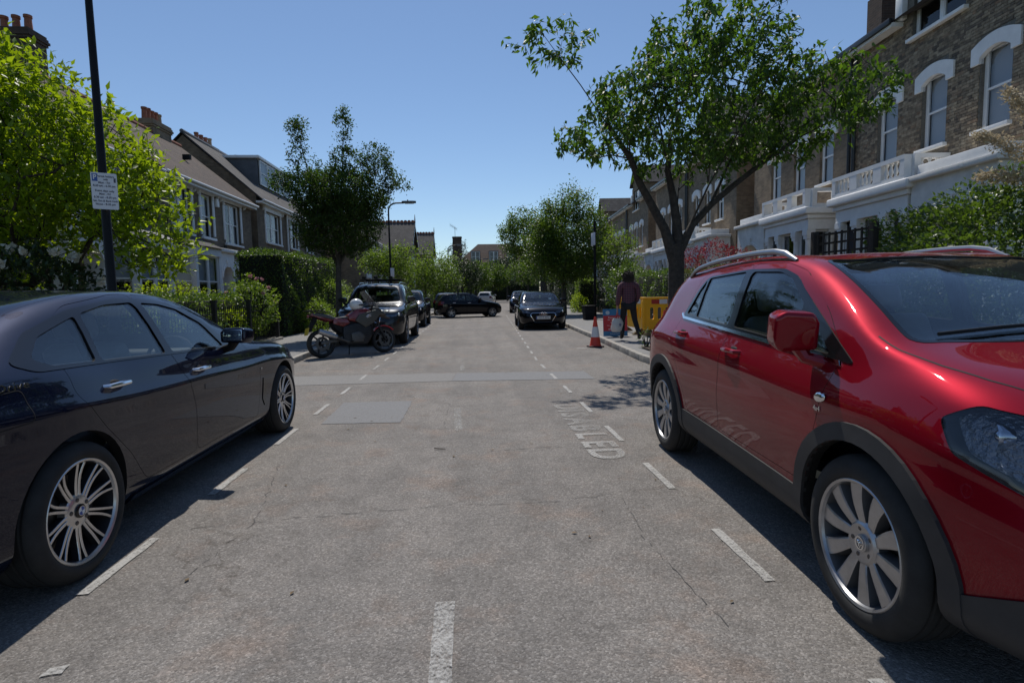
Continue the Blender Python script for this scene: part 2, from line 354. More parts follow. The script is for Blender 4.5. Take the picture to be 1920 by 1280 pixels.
brickmat('brick_dark', (.10, .065, .048), (.065, .045, .038), (.10, .09, .08))
brickmat('brick_red', (.20, .085, .05), (.13, .06, .042), (.17, .15, .13))
brickmat('roof_tile', (.085, .055, .042), (.055, .038, .032), (.03, .024, .022), .9, .17, .10)
brickmat('roof_slate', (.085, .08, .08), (.06, .058, .06), (.03, .03, .03), .7, .25, .18)
mat('stucco', (.80, .80, .79), .75, var=.07, vs=3, bump=.08, bs=40, dist=.004)
mat('stucco_old', (.72, .71, .68), .8, var=.16, vs=2.2, bump=.15, bs=25, dist=.006)
mat('joinery', (.78, .78, .77), .4, var=.03, vs=10)
mat('mortar', (.16, .145, .12), .95, var=.25, vs=20, bump=.3, bs=80)
mat('lead', (.11, .115, .125), .6, .2, var=.2)
mat('pipe_black', (.012, .012, .013), .4)
mat('terracotta', (.26, .095, .055), .8, var=.3, vs=5); mat('pot_buff', (.32, .24, .16), .8, var=.25, vs=5)
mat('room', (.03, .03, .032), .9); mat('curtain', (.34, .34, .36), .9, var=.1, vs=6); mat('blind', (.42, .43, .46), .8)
mat('door_dark', (.02, .03, .05), .35)
glass('house_glass', (.80, .83, .85), 1.)
def brick_piece_mat():
    m = bpy.data.materials.new('brick_piece'); m.use_nodes = True; nt = m.node_tree; p = nt.nodes['Principled BSDF']; MT['brick_piece'] = m
    ge = nt.nodes.new('ShaderNodeNewGeometry'); oi = nt.nodes.new('ShaderNodeObjectInfo'); ad = nt.nodes.new('ShaderNodeMath'); fr = nt.nodes.new('ShaderNodeMath'); fr.operation = 'FRACT'
    L(nt, ge.outputs['Random Per Island'], ad.inputs[0]); L(nt, oi.outputs['Random'], ad.inputs[1]); L(nt, ad.outputs[0], fr.inputs[0])
    r = nt.nodes.new('ShaderNodeValToRGB'); e = r.color_ramp.elements; e.new(.35); e.new(.7); e.new(.9)
    for i, (q, c) in enumerate([(0, (.125, .100, .076)), (.3, (.22, .172, .118)), (.6, (.29, .23, .155)), (.85, (.36, .295, .205)), (1, (.23, .145, .09))]): e[i].position = q; e[i].color = (*c, 1)
    L(nt, fr.outputs[0], r.inputs[0])
    tc = nt.nodes.new('ShaderNodeTexCoord'); n = nt.nodes.new('ShaderNodeTexNoise'); n.inputs['Scale'].default_value = 9; n.inputs['Detail'].default_value = 6; L(nt, ge.outputs['Position'], n.inputs[0])
    rr = nt.nodes.new('ShaderNodeValToRGB'); rr.color_ramp.elements[0].color = (.6, .6, .6, 1); rr.color_ramp.elements[1].color = (1.2, 1.2, 1.2, 1); rr.color_ramp.elements[0].position = .3; rr.color_ramp.elements[1].position = .7; L(nt, n.outputs[0], rr.inputs[0])
    mu = nt.nodes.new('ShaderNodeMix'); mu.data_type = 'RGBA'; mu.blend_type = 'MULTIPLY'; mu.inputs[0].default_value = 1; L(nt, r.outputs[0], mu.inputs[6]); L(nt, rr.outputs[0], mu.inputs[7]); L(nt, mu.outputs[2], p.inputs['Base Color'])
    p.inputs['Roughness'].default_value = .9; b = nt.nodes.new('ShaderNodeBump'); b.inputs['Strength'].default_value = .4; b.inputs['Distance'].default_value = .004; n3 = nt.nodes.new('ShaderNodeTexNoise'); n3.inputs['Scale'].default_value = 60; L(nt, ge.outputs['Position'], n3.inputs[0]); L(nt, n3.outputs[0], b.inputs['Height']); L(nt, b.outputs[0], p.inputs['Normal'])
brick_piece_mat()
# ------------------------------------------------------------------ ground, road, pavements
LK = [(-3.86, -14), (-3.86, 8), (-3.66, 11.5), (-3.72, 13.5), (-3.70, 20), (-3.2, 29), (-2.5, 40), (-1.4, 53), (.7, 66), (1.9, 76), (4.5, 100), (4.0, 135)]
RK = [(3.38, -14), (3.38, 7.5), (3.22, 10.4), (3.44, 14.8), (3.69, 21.9), (4.2, 29), (5.0, 40), (6.7, 53), (10.0, 75), (12.6, 100), (12.6, 135)]
def along(poly, step=.5):
    out = []
    for (x0, y0), (x1, y1) in zip(poly, poly[1:]):
        n = max(1, int((y1 - y0) / step))
        for i in range(n): t = i / n; out.append((x0 + (x1 - x0) * t, y0 + (y1 - y0) * t))
    out.append(poly[-1]); return out
def kx(poly, y): return float(np.interp(y, [p[1] for p in poly], [p[0] for p in poly]))
MB().add([(-900, -600, -.05), (900, -600, -.05), (900, 1500, -.05), (-900, 1500, -.05)], [(0, 1, 2, 3)]).build('ground', 'lawn')['kind'] = 'structure'
ysr = list(np.arange(-14, 136, 1.)); mb = MB()
for a, b in zip(ysr, ysr[1:]): mb.add([(kx(LK, a) - .02, a, 0), (kx(RK, a) + .02, a, 0), (kx(RK, b) + .02, b, 0), (kx(LK, b) - .02, b, 0)], [(0, 1, 2, 3)])
road = mb.build('road', 'road_asphalt', merge=True, ang=None); road['kind'] = 'structure'
def sheet(name, poly, z, m, parent=road, wob=0.):
    if wob:
        q = []
        for i, a in enumerate(poly):
            b = poly[(i + 1) % len(poly)]; n = max(2, int(math.dist(a, b) / .07))
            for j in range(n): t = j / n; q.append((a[0] + (b[0] - a[0]) * t + random.uniform(-wob, wob), a[1] + (b[1] - a[1]) * t + random.uniform(-wob, wob)))
        poly = q
    return MB().add([(x, y, z) for x, y in poly], [tuple(range(len(poly)))]).build(name, m, parent, ang=None)
sheet('repair_patch', [(-1.64, 6.01), (-.79, 5.96), (-.79, 7.16), (-1.66, 7.20)], .004, 'patch_grey', wob=.008)
sheet('trench_patch', [(-3.1, 8.75), (-.35, 8.72), (-.30, 9.62), (-3.1, 9.75)], .004, 'patch_pale', wob=.006)
sheet('trench_patch', [(-.34, 8.72), (1.9, 8.52), (1.9, 9.38), (-.29, 9.60)], .004, 'patch_grey', wob=.006)
def crack(pts, w):
    P = along(pts, .06) if False else []
    for (x0, y0), (x1, y1) in zip(pts, pts[1:]):
        n = max(3, int(math.dist((x0, y0), (x1, y1)) / .045))
        for i in range(n): t = i / n; P.append((x0 + (x1 - x0) * t + random.gauss(0, .007), y0 + (y1 - y0) * t + random.gauss(0, .009)))
    mb = MB()
    for (a, b) in zip(P, P[1:]):
        if random.random() < .3: continue
        d = Vector((b[0] - a[0], b[1] - a[1])).normalized(); n = Vector((-d.y, d.x)) * w * .7 * random.uniform(.3, 1.)
        mb.add([(a[0] + n.x, a[1] + n.y, .0035), (a[0] - n.x, a[1] - n.y, .0035), (b[0] - n.x, b[1] - n.y, .0035), (b[0] + n.x, b[1] + n.y, .0035)], [(0, 1, 2, 3)])
    o = mb.build('surface_crack', 'crack_tar', road, ang=None, merge=True); o['kind'] = 'stuff'
crack([(-1.7, 3.35), (-.9, 3.45), (-.2, 3.52), (.5, 3.50), (1.0, 3.62)], .0045); crack([(.25, 4.75), (.7, 4.78), (1.05, 4.70)], .006); crack([(-.32, 5.8), (-.30, 7.0)], .004)
crack([(1.0, 2.1), (.92, 2.9), (.97, 3.6)], .004); crack([(-1.45, 2.6), (-1.35, 3.4), (-1.6, 4.6)], .004)
def dash(x0, y0, x1, y1, w=.05, m='line_paint', nm='bay_marking'):
    d = Vector((x1 - x0, y1 - y0)).normalized(); n = Vector((-d.y, d.x)) * w / 2
    mid = (y0 + y1) / 2
    return sheet(nm, [(x0 - n.x, y0 - n.y), (x1 - n.x, y1 - n.y), (x1 + n.x, y1 + n.y), (x0 + n.x, y0 + n.y)], .006, m, wob=.0035)
y = 2.62; i = 0
while y < 27:
    x = -1.84; dash(x, y, x, y + .60 + random.uniform(-.02, .02), .055 if y < 4 else .05); y += 1.298
y = 1.15
while y < 34:
    f = lambda q: 1.375 - .0085 * min(q, 11) + max(0, q - 11) * .036
    dash(f(y), y, f(y + .6), y + .58, .05); y += 1.245
dash(-.14, 1.2, -.15, 2.38, .085, 'letter_paint', 'centre_marking'); dash(-.16, 5.5, -.2, 6.6, .08, 'faded_paint', 'centre_marking'); dash(-.2, 9.9, -.2, 10.9, .08, 'faded_paint', 'centre_marking')
dash(2.5, 13.2, 2.75, 13.22, .12, 'line_paint', 'bay_marking')
sheet('paint_fleck', [(-1.60, 2.03), (-1.53, 2.05), (-1.54, 2.10), (-1.60, 2.08)], .006, 'line_paint', wob=.004); sheet('paint_fleck', [(-1.28, 1.83), (-1.22, 1.86), (-1.26, 1.9)], .006, 'line_paint', wob=.004)
xs = 6.60
for k, ch in enumerate('DISABLED'):
    t = textmesh(ch, .40, 0, 'CENTER', .012); wd = {'I': .14}.get(ch, .30)
    link('road_letter', t, 'faded_paint' if k < 2 else ('letter_mid' if k < 5 else 'letter_paint'), road, (1.09, xs - wd / 2, .007), (0, 0, R(-90)), (1.05, 1.02, 1)); xs -= wd
def pavement(name, K, wid, sgn):
    mb = MB(); ys = list(np.arange(-14, 136, 1.))
    for a, b in zip(ys, ys[1:]):
        xa = kx(K, a) + sgn * .13; xb = kx(K, b) + sgn * .13; wa = wid
        mb.add([(xa, a, .118), (xa + sgn * wa, a, .16), (xb + sgn * wa, b, .16), (xb, b, .118)], [(0, 1, 2, 3)])
        mb.add([(xa, a, -.02), (xa, a, .118), (xb, b, .118), (xb, b, -.02)], [(0, 1, 2, 3)])
    o = mb.build(name, 'pavement', ang=None, merge=True); o['kind'] = 'structure'
    y = -2.; k = 0
    while y < 60:
        ln = .9 if y < 60 else 3; xa = kx(K, y); xb = kx(K, y + ln); a = math.atan2(-(xb - xa), ln); tilt = random.uniform(-.012, .012)
        me = kerb_mesh[k % 3]; kr = link('kerb_stone', me, None, o, (xa, y, random.uniform(-.006, .004)), (0, tilt, a)); kr.scale = (sgn, 1, 1); y += ln; k += 1
    mb = MB(); ys = list(np.arange(58, 136, 2.))
    for a, b in zip(ys, ys[1:]): mb.add([(kx(K, a), a, 0), (kx(K, a), a, .125), (kx(K, b), b, .125), (kx(K, b), b, 0), (kx(K, a) + sgn * .13, a, .125), (kx(K, b) + sgn * .13, b, .125)], [(0, 1, 2, 3), (1, 4, 5, 2)])
    mb.build('kerb_run', 'kerb', o, ang=None, merge=True)
    return o
kerb_mesh = []
for k in range(3):
    me = MB().box(0, .13, .004, .896, -.03, .125).mesh('kerb_stone', bevel=.014 + .004 * k, bseg=2); me.materials.append(MT['kerb']); kerb_mesh.append(me)
pav_l = pavement('pavement_left', LK, 1.9, -1); pav_r = pavement('pavement_right', RK, 2.75, 1)
def strip(name, K, o0, o1, sgn, z, m):
    mb = MB(); ys = list(np.arange(-14, 136, 2.))
    for a, b in zip(ys, ys[1:]):
        mb.add([(kx(K, a) + sgn * o0, a, z), (kx(K, a) + sgn * o1, a, z), (kx(K, b) + sgn * o1, b, z), (kx(K, b) + sgn * o0, b, z)], [(0, 1, 2, 3)])
    o = mb.build(name, m, ang=None, merge=True); o['kind'] = 'structure'; return o
strip('garden_ground_left', LK, 2.02, 14, -1, .14, 'soil'); strip('garden_ground_right', RK, 2.87, 14, 1, .14, 'soil')
sheet('tree_pit', [(3.58, 10.0), (4.75, 10.0), (4.75, 11.9), (3.62, 11.9)], .155, 'soil', pav_r, wob=.02)
# ------------------------------------------------------------------ houses
def wall_holes(mb, x0, x1, z0, z1, holes, y=0., dep=.14, mi=0):
    xs_ = sorted({x0, x1, *[min(max(h[0], x0), x1) for h in holes], *[min(max(h[1], x0), x1) for h in holes]}); zs_ = sorted({z0, z1, *[min(max(h[2], z0), z1) for h in holes], *[min(max(h[3], z0), z1) for h in holes]})
    for a, b in zip(xs_, xs_[1:]):
        for c, d in zip(zs_, zs_[1:]):
            cx, cz = (a + b) / 2, (c + d) / 2
            if any(h[0] < cx < h[1] and h[2] < cz < h[3] for h in holes): continue
            mb.add([(a, y, c), (b, y, c), (b, y, d), (a, y, d)], [(0, 1, 2, 3)], mi)
    for (a, b, c, d) in holes:
        for q in ([(a, y, c), (a, y + dep, c), (a, y + dep, d), (a, y, d)], [(b, y, c), (b, y, d), (b, y + dep, d), (b, y + dep, c)], [(a, y, d), (b, y, d), (b, y + dep, d), (a, y + dep, d)], [(a, y, c), (a, y + dep, c), (b, y + dep, c), (b, y, c)]): mb.add(q, [(0, 1, 2, 3)], mi)
def sash(house, x0, x1, z0, z1, y=.10, n=1, blind=None, sill=True, bars=False, sillm='stucco', sd=.10):
    """n sash lights side by side; returns the frame, with panes, sill and blind below it"""
    f = MB(); t = .06; W = (x1 - x0) / n; panes = []
    f.box(x0, x1, y, y + .07, z0, z0 + t); f.box(x0, x1, y, y + .07, z1 - t, z1)
    for i in range(n + 1):
        xx = x0 + W * i; a = max(x0, xx - (t / 2 if 0 < i < n else t)); b = min(x1, xx + (t / 2 if 0 < i < n else t))
        if 0 < i < n: a, b = xx - .055, xx + .055
        f.box(a, b, y - .001, y + .071, z0 + t, z1 - t)
    zm = (z0 + z1) / 2
    for i in range(n):
        a = x0 + W * i + .055; b = x0 + W * (i + 1) - .055
        f.box(a, b, y + .01, y + .06, zm - .025, zm + .025); f.box(a, a + .035, y + .012, y + .055, z0 + t, z1 - t); f.box(b - .035, b, y + .012, y + .055, z0 + t, z1 - t)
        if bars: f.box((a + b) / 2 - .01, (a + b) / 2 + .01, y + .014, y + .05, z0 + t, z1 - t)
        panes += [(a, b, z0 + t, zm - .02), (a, b, zm + .02, z1 - t)]
    fo = f.build('window', 'joinery', house, ang=None)
    for k, (a, b, c, d) in enumerate(panes):
        yy = y + (.035 if k % 2 == 0 else .025); r = random.uniform(-.004, .004)
        MB().add([(a, yy, c), (b, yy + r, c), (b, yy + r, d), (a, yy, d)], [(0, 1, 2, 3)]).build('pane', 'house_glass', fo, ang=None, fix=False)
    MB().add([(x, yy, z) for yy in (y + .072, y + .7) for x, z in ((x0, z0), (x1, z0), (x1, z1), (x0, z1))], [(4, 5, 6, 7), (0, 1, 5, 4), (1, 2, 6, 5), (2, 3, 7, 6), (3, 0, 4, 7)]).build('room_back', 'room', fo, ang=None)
    if blind:
        for (a, b, c, d, m) in blind:
            w_ = x1 - x0; h_ = z1 - z0
            MB().add([(x0 + w_ * a, y + .12, z0 + h_ * c), (x0 + w_ * b, y + .12, z0 + h_ * c), (x0 + w_ * b, y + .12, z0 + h_ * d), (x0 + w_ * a, y + .12, z0 + h_ * d)], [(0, 1, 2, 3)]).build('blind', m, fo, ang=None)
    if sill: MB().box(x0 - .09, x1 + .09, -sd, y + .02, z0 - .09, z0 - .002).build('sill', sillm, fo, bevel=.008)
    return fo
def arch_poly(xc, w, z0, zs, rise, thick, foot):
    """segmental white hood: feet run down to foot level"""
    n = 12; inn = []; out = []
    for i in range(n + 1):
        t = -1 + 2 * i / n; inn.append((xc + w / 2 * t, zs + rise * (1 - t * t))); out.append((xc + (w / 2 + thick) * t, zs + rise * 1.15 * (1 - t * t) + thick * 1.15))
    return [(xc - w / 2 - thick, foot)] + out + [(xc + w / 2 + thick, foot), (xc + w / 2, foot)] + inn[::-1] + [(xc - w / 2, foot)]
def chimney(parent, x, y, z0, z1, wx, wy, npots, m='brick_dark', along_x=True, pots=None, nm='chimney'):
    c = MB(); c.box(x - wx / 2, x + wx / 2, y - wy / 2, y + wy / 2, z0, z1 - .32)
    for k, e in enumerate((.04, .08, .05, .02)): c.box(x - wx / 2 - e, x + wx / 2 + e, y - wy / 2 - e, y + wy / 2 + e, z1 - .32 + .08 * k, z1 - .24 + .08 * k)
    co = c.build(nm, m, parent, ang=None)
    for i in range(npots):
        t = (i + .5) / npots - .5; px = x + (wx * .95 * t if along_x else 0); py = y + (0 if along_x else wy * .95 * t); h = random.uniform(.42, .55); r = .115
        p = MB(); p.lathe([(r * 1.15, z1), (r, z1 + .06), (r * .85, z1 + h - .1), (r * 1.05, z1 + h - .08), (r * 1.05, z1 + h), (r * .8, z1 + h), (r * .75, z1 + .1)], 12, 'z', c=(px, py, 0), closed=True)
        p.build('chimney_pot', (pots[i] if pots else 'terracotta'), co)
    return co
LROT = R(90)
def left_house(name, label, X, Y0, W, eave, ridge, brick, roofm, wins, deep=3.1, depth=6.2, gable_near=True, group='two-storey terraced houses with white lintels', verge=.06):
    """facade along +Y, facing +X. wins: (u0,u1,z0,z1,n,blind)"""
    h = empty(name, (X, Y0 + .45, .2), LROT, label, 'house', group); mb = MB()
    holes = [(a, b, c, d) for (a, b, c, d, *_) in wins]
    wall_holes(mb, 0, W, -.3, eave, holes)
    for x in (0, W): mb.add([(x, 0, -.3), (x, depth, -.3), (x, depth, eave), (x, deep, ridge - .08), (x, 0, eave)], [(0, 1, 2, 3, 4)])
    mb.add([(0, depth, .1), (W, depth, .1), (W, depth, eave), (0, depth, eave)], [(0, 1, 2, 3)])
    mb.build('wall', brick, h, ang=None)
    s = (ridge - eave) / deep; rf = MB()
    rf.add([(-verge, -.32, eave - .32 * s), (W + verge, -.32, eave - .32 * s), (W + verge, deep, ridge), (-verge, deep, ridge), (-verge, -.32, eave - .32 * s + .09), (W + verge, -.32, eave - .32 * s + .09), (W + verge, deep, ridge + .09), (-verge, deep, ridge + .09)],
           [(0, 1, 2, 3), (4, 5, 6, 7), (0, 1, 5, 4), (1, 2, 6, 5), (3, 0, 4, 7)])
    sb = (ridge - eave) / (depth - deep)
    rf.add([(-verge, depth + .2, eave), (W + verge, depth + .2, eave), (W + verge, deep, ridge + .088), (-verge, deep, ridge + .088)], [(0, 1, 2, 3)])
    ro = rf.build('roof', roofm, h, ang=None)
    MB().tube([(-verge, deep, ridge + .1), (W + verge, deep, ridge + .1)], .10, 8).build('ridge_tiles', 'terracotta' if roofm == 'roof_tile' else 'lead', ro)
    g = MB().tube([(-.02, -.36, eave - .30 * s + .02), (W + .02, -.36, eave - .30 * s + .02)], .06, 8).build('gutter', 'joinery', ro)
    MB().box(-.02, W + .02, -.30, .0, eave - .30 * s - .12, eave - .30 * s - .02).build('soffit', 'joinery', ro, ang=None)
    return h
def lintel(h, a, b, z, hh=.34, m='stucco', out=.07):
    for x0, x1 in ((a - .15, a - .003), (b + .003, b + .15)): MB().box(x0, x1, -.045, .05, z - 1.62, z - .165).build('jamb', m, h, bevel=.008)
    MB().box(a - .16, b + .16, -out, .05, z, z + hh).build('lintel', m, h, bevel=.012)
    for x in (a - .11, b + .02): MB().box(x, x + .09, -out + .01, .02, z - .16, z - .002).build('lintel_corbel', m, h, bevel=.01)
def eave_bracket(h, x, z):
    MB().prism([(0, z), (-.26, z), (-.27, z - .09), (-.14, z - .16), (-.08, z - .34), (0, z - .38)], x - .05, x + .05, 'x').build('eave_bracket', 'stucco', h, ang=None)
CUR = [(.02, .28, 0, 1, 'curtain'), (.72, .98, 0, 1, 'curtain')]; BLD = [(.04, .96, .45, 1, 'blind')]; FULL = [(.03, .97, .03, 1, 'blind')]
def bay_window(h, a, b, z0, z1, out=.85, roofm='lead', top=.5, m='stucco'):
    """canted ground floor bay: three sides with sash lights"""
    c = .45
    P = [(a, 0), (a + c, -out), (b - c, -out), (b, 0)]; body = MB()
    body.add([(x, y, .1) for x, y in P] + [(x, y, z0) for x, y in P], [(0, 1, 5, 4), (1, 2, 6, 5), (2, 3, 7, 6), (4, 5, 6, 7)])
    body.add([(x * 1.0, y - (.08 if y < 0 else 0), z1) for x, y in P] + [(x, y - (.08 if y < 0 else 0), z1 + .30) for x, y in P], [(0, 1, 5, 4), (1, 2, 6, 5), (2, 3, 7, 6), (0, 1, 2, 3)])
    for (x, y) in P[1:3]: body.box(x - .09, x + .09, y - .02, y + .14, z0, z1)
    for (x, y) in (P[0], P[3]): body.box(x - .08, x + .08, y - .10, y - .003, z0, z1)
    bo = body.build('bay', m, h, ang=None)
    rf = MB(); e = .12
    Q = [(a - e, 0), (a + c - e * .4, -out - e - .08), (b - c + e * .4, -out - e - .08), (b + e, 0)]
    rf.add([(x, y, z1 + .30) for x, y in Q] + [(a + c, -.02, z1 + .30 + top), (b - c, -.02, z1 + .30 + top)], [(0, 1, 4), (1, 2, 5, 4), (2, 3, 5), (0, 1, 2, 3)]); rf.build('bay_roof', roofm, bo, ang=None)
    for (p, q, n) in ((P[1], P[2], 2), (P[0], P[1], 1), (P[2], P[3], 1)):
        d = math.dist(p, q); ang = math.atan2(q[1] - p[1], q[0] - p[0])
        w_ = sash(h, .1, d - .1, z0, z1, .02, n, BLD, sill=False); w_.location = (p[0], p[1], 0); w_.rotation_euler = (0, 0, ang)
    return bo
def porch_arch(h, a, b, zs, depth=.5, m='stucco', top=.55):
    """round-headed white doorcase standing proud of the wall, with a door behind"""
    xc = (a + b) / 2; r = (b - a) / 2 - .22; n = 14
    inn = [(xc - r * math.cos(math.pi * i / n), zs + r * math.sin(math.pi * i / n)) for i in range(n + 1)]
    poly = [(a, .1), (a, zs + r + top), (b, zs + r + top), (b, .1), (xc + r, .1)] + inn[::-1] + [(xc - r, .1)]
    po = MB().prism(poly, -depth, .02, 'y').build('porch', m, h, ang=None)
    MB().box(a - .12, b + .12, -depth - .14, .0, zs + r + top + .002, zs + r + top + .14).build('porch_cornice', m, po, bevel=.03)
    k = MB(); k.prism([(xc - .09, zs + r - .04), (xc + .09, zs + r - .04), (xc + .13, zs + r + .26), (xc - .13, zs + r + .26)], -depth - .05, -depth + .01, 'y'); k.build('keystone', m, po, ang=None)
    ar = [(xc - (r + .10) * math.cos(math.pi * i / n), zs + (r + .10) * math.sin(math.pi * i / n)) for i in range(n + 1)]
    MB().prism(ar + inn[::-1], -depth - .04, -depth - .002, 'y').build('arch_moulding', m, po, ang=None)
    MB().box(xc - r, xc + r, .03, .09, .2, zs + .02).build('door', 'door_dark', h, bevel=.01)
    MB().prism([(xc - r, zs + .02)] + inn + [(xc + r, zs + .02)], .03, .06, 'y').build('fanlight', 'house_glass', h, ang=None)
    return po
# left terrace
h = left_house('terraced_house', 'brown brick terraced house with white ground floor bay behind the bright green tree', -10.5, 11.2, 8.2, 5.7, 8.3, 'brick_left', 'roof_tile',
    [(.8, 2.2, 3.6, 5.2, 2, CUR), (3.6, 4.6, 3.6, 5.2, 1, BLD), (5.3, 7.2, 3.6, 5.2, 2, BLD)])
for (a, b, c, d, n, bl) in [(.8, 2.2, 3.6, 5.2, 2, CUR), (3.6, 4.6, 3.6, 5.2, 1, BLD), (5.3, 7.2, 3.6, 5.2, 2, BLD)]: sash(h, a, b, c, d, n=n, blind=bl); lintel(h, a, b, d)
bay_window(h, 5.0, 7.75, .85, 2.75); porch_arch(h, 3.2, 4.7, 2.1)
chimney(h, 8.0, 4.1, 7.2, 9.75, .75, 1.9, 5, along_x=False, pots=['terracotta'] * 5); chimney(h, .4, 3.0, 7.2, 9.6, .8, 2.0, 5, along_x=False)
# second house
wl = [(.95, 2.25, 3.62, 5.30, 2, CUR), (3.05, 4.02, 3.62, 5.32, 1, BLD), (5.15, 6.78, 3.55, 5.30, 2, CUR), (5.35, 6.85, .95, 2.45, 2, BLD)]
h = left_house('terraced_house', 'brown brick house with arched white doorcase and white alarm box under its eaves', -10.5, 19.55, 8.1, 5.75, 8.3, 'brick_left', 'roof_tile', wl)
for (a, b, c, d, n, bl) in wl: sash(h, a, b, c, d, n=n, blind=bl); lintel(h, a, b, d)
for x in (.3, 2.55, 2.85, 4.5, 4.85, 7.25): eave_bracket(h, x, 5.62)
bay_window(h, .15, 2.9, .85, 2.75, roofm='roof_slate'); porch_arch(h, 3.15, 4.55, 2.0, .55)
chimney(h, 6.5, 3.4, 7.4, 8.95, 1.5, .8, 5, 'brick_brown', pots=['terracotta'] * 4 + ['pot_buff'])
MB().box(4.28, 4.52, -.10, -.005, 4.95, 5.28).build('alarm_box', 'joinery', h, bevel=.015)
MB().tube([(5.0, -.02, 3.35), (5.0, -.055, 3.35)], .09, 12).build('wall_vent', 'blackm', h)
MB().box(5.0, 5.16, 1.2, 1.5, 7.05, 7.25).build('roof_vent', 'blackm', h, rot=None)
# third, taller house
wl = [(1.15, 3.35, 4.05, 5.62, 2, CUR), (5.1, 6.4, 4.05, 5.62, 1, BLD), (8.3, 9.6, 4.05, 5.62, 1, BLD), (1.0, 3.4, 1.1, 2.8, 2, BLD)]
h = left_house('terraced_house', 'taller brown brick house with slate roof dormer and exposed gable wall', -10.5, 28.45, 12.8, 6.25, 9.2, 'brick_left', 'roof_slate', wl, deep=3.3)
for (a, b, c, d, n, bl) in wl: sash(h, a, b, c, d, n=n, blind=bl); lintel(h, a, b, d)
for x in (.9, 3.7, 4.7, 6.9, 8.0, 10): eave_bracket(h, x, 6.0)
MB().tube([(4.35, -.09, .2), (4.35, -.09, 5.9)], .05, 8).build('drainpipe', 'joinery', h)
dm = MB(); dm.box(3.6, 9.0, 1.15, 3.4, 7.15, 8.85).build('dormer', 'lead', h, ang=None)
MB().box(3.45, 9.15, .98, 3.5, 8.85, 9.0).build('dormer_roof', 'joinery', h, bevel=.02)
for k in range(4): w_ = sash(h, 3.75 + 1.3 * k, 4.95 + 1.3 * k, 7.45, 8.78, .0, 1, None, False); w_.location = (0, 1.03, 0)
chimney(h, 4.2, 4.2, 7.6, 9.75, 2.2, .7, 4, pots=['terracotta', 'terracotta', 'terracotta', 'pot_buff']); chimney(h, 9.4, 4.2, 7.6, 9.75, 2.2, .7, 4, pots=['pot_buff', 'terracotta', 'pot_buff', 'terracotta'])
chimney(h, 12.4, 3.2, 7.6, 9.5, .8, 1.8, 3, along_x=False)
# fourth house beyond the street tree
wl = [(1.2, 2.4, 3.7, 5.3, 1, BLD), (4.2, 5.6, 3.6, 5.3, 1, BLD), (7.4, 8.6, 3.6, 5.3, 1, CUR), (10.2, 11.4, 3.6, 5.3, 1, BLD), (1.2, 2.8, 1.0, 2.6, 2, BLD), (10.6, 12, 1.0, 2.6, 2, BLD)]
h = left_house('terraced_house', 'pale yellow brick house with small canted bay behind the roof-rack car', -8.3, 44., 13.2, 5.9, 8.0, 'brick_yellow', 'roof_slate', wl)
for (a, b, c, d, n, bl) in wl: sash(h, a, b, c, d, n=n, blind=bl); lintel(h, a, b, d)
bay_window(h, 6.6, 9.6, .85, 2.75, roofm='roof_slate', m='stucco_old'); MB().tube([(6.2, -.09, .2), (6.2, -.09, 5.7)], .06, 8).build('drainpipe', 'pipe_black', h)
chimney(h, 12.9, 3.0, 6.8, 9.4, 1.0, 2.2, 4, 'brick_yellow', along_x=False)
# gabled houses, ridge across the street
def gabled_house(label, X, Yc, wid, eave, ridge, depth=9):
    h = empty('gabled_house', (X, Yc, 0), LROT, label, 'house', 'gabled houses with crested ridges'); w2 = wid / 2; mb = MB()
    holes = [(-1.0, 1.0, 3.6, 5.2), (-1.0, 1.0, .9, 2.6)]
    wall_holes(mb, -w2, w2, .1, eave, holes); mb.add([(-w2, 0, eave), (w2, 0, eave), (0, 0, ridge - .1)], [(0, 1, 2)])
    for s in (-1, 1): mb.add([(s * w2, 0, .1), (s * w2, depth, .1), (s * w2, depth, eave), (s * w2, 0, eave)], [(0, 1, 2, 3)])
    mb.add([(-w2, depth, .1), (w2, depth, .1), (w2, depth, eave), (0, depth, ridge - .1), (-w2, depth, eave)], [(0, 1, 2, 3, 4)]); mb.build('wall', 'brick_brown', h, ang=None)
    rf = MB(); s_ = (ridge - eave) / w2
    for s in (-1, 1): rf.add([(s * (w2 + .35), -.35, eave - .35 * s_), (s * (w2 + .35), depth + .2, eave - .35 * s_), (0, depth + .2, ridge), (0, -.35, ridge), (s * (w2 + .35), -.35, eave - .35 * s_ + .1), (s * (w2 + .35), depth + .2, eave - .35 * s_ + .1), (0, depth + .2, ridge + .1), (0, -.35, ridge + .1)], [(0, 1, 2, 3), (4, 5, 6, 7), (0, 1, 5, 4), (1, 2, 6, 5), (0, 3, 7, 4)])
    ro = rf.build('roof', 'roof_slate', h, ang=None)
    for k in range(int(depth / .4)):
        y = -.3 + .4 * k; MB().prism([(y, ridge + .08), (y + .38, ridge + .08), (y + .38, ridge + .22), (y + .30, ridge + .34), (y + .08, ridge + .34), (y, ridge + .22)], -.05, .05, 'x').build('ridge_crest', 'terracotta', ro, ang=None)
    MB().tube([(0, -.35, ridge), (0, -.35, ridge + .4), (0, -.35, ridge + .95)], [.07, .06, .02], 6).build('finial', 'terracotta', ro)
    for s in (-1, 1): MB().add([(s * (w2 + .36), -.40, eave - .42 * s_), (0, -.40, ridge - .1), (0, -.40, ridge + .12), (s * (w2 + .36), -.40, eave - .36 * s_ + .18)], [(0, 1, 2, 3)]).build('bargeboard', 'joinery', h, ang=None)
    for (a, b, c, d) in holes: sash(h, a, b, c, d, n=2, blind=BLD); lintel(h, a, b, d)
    return h
h1 = gabled_house('dark brick house with crested slate gable roof beyond the second lamp post', -6.4, 63.5, 6.5, 6.6, 9.3)
chimney(h1, 3.6, 1.6, 6, 9.5, .7, .9, 1, 'brick_brown')
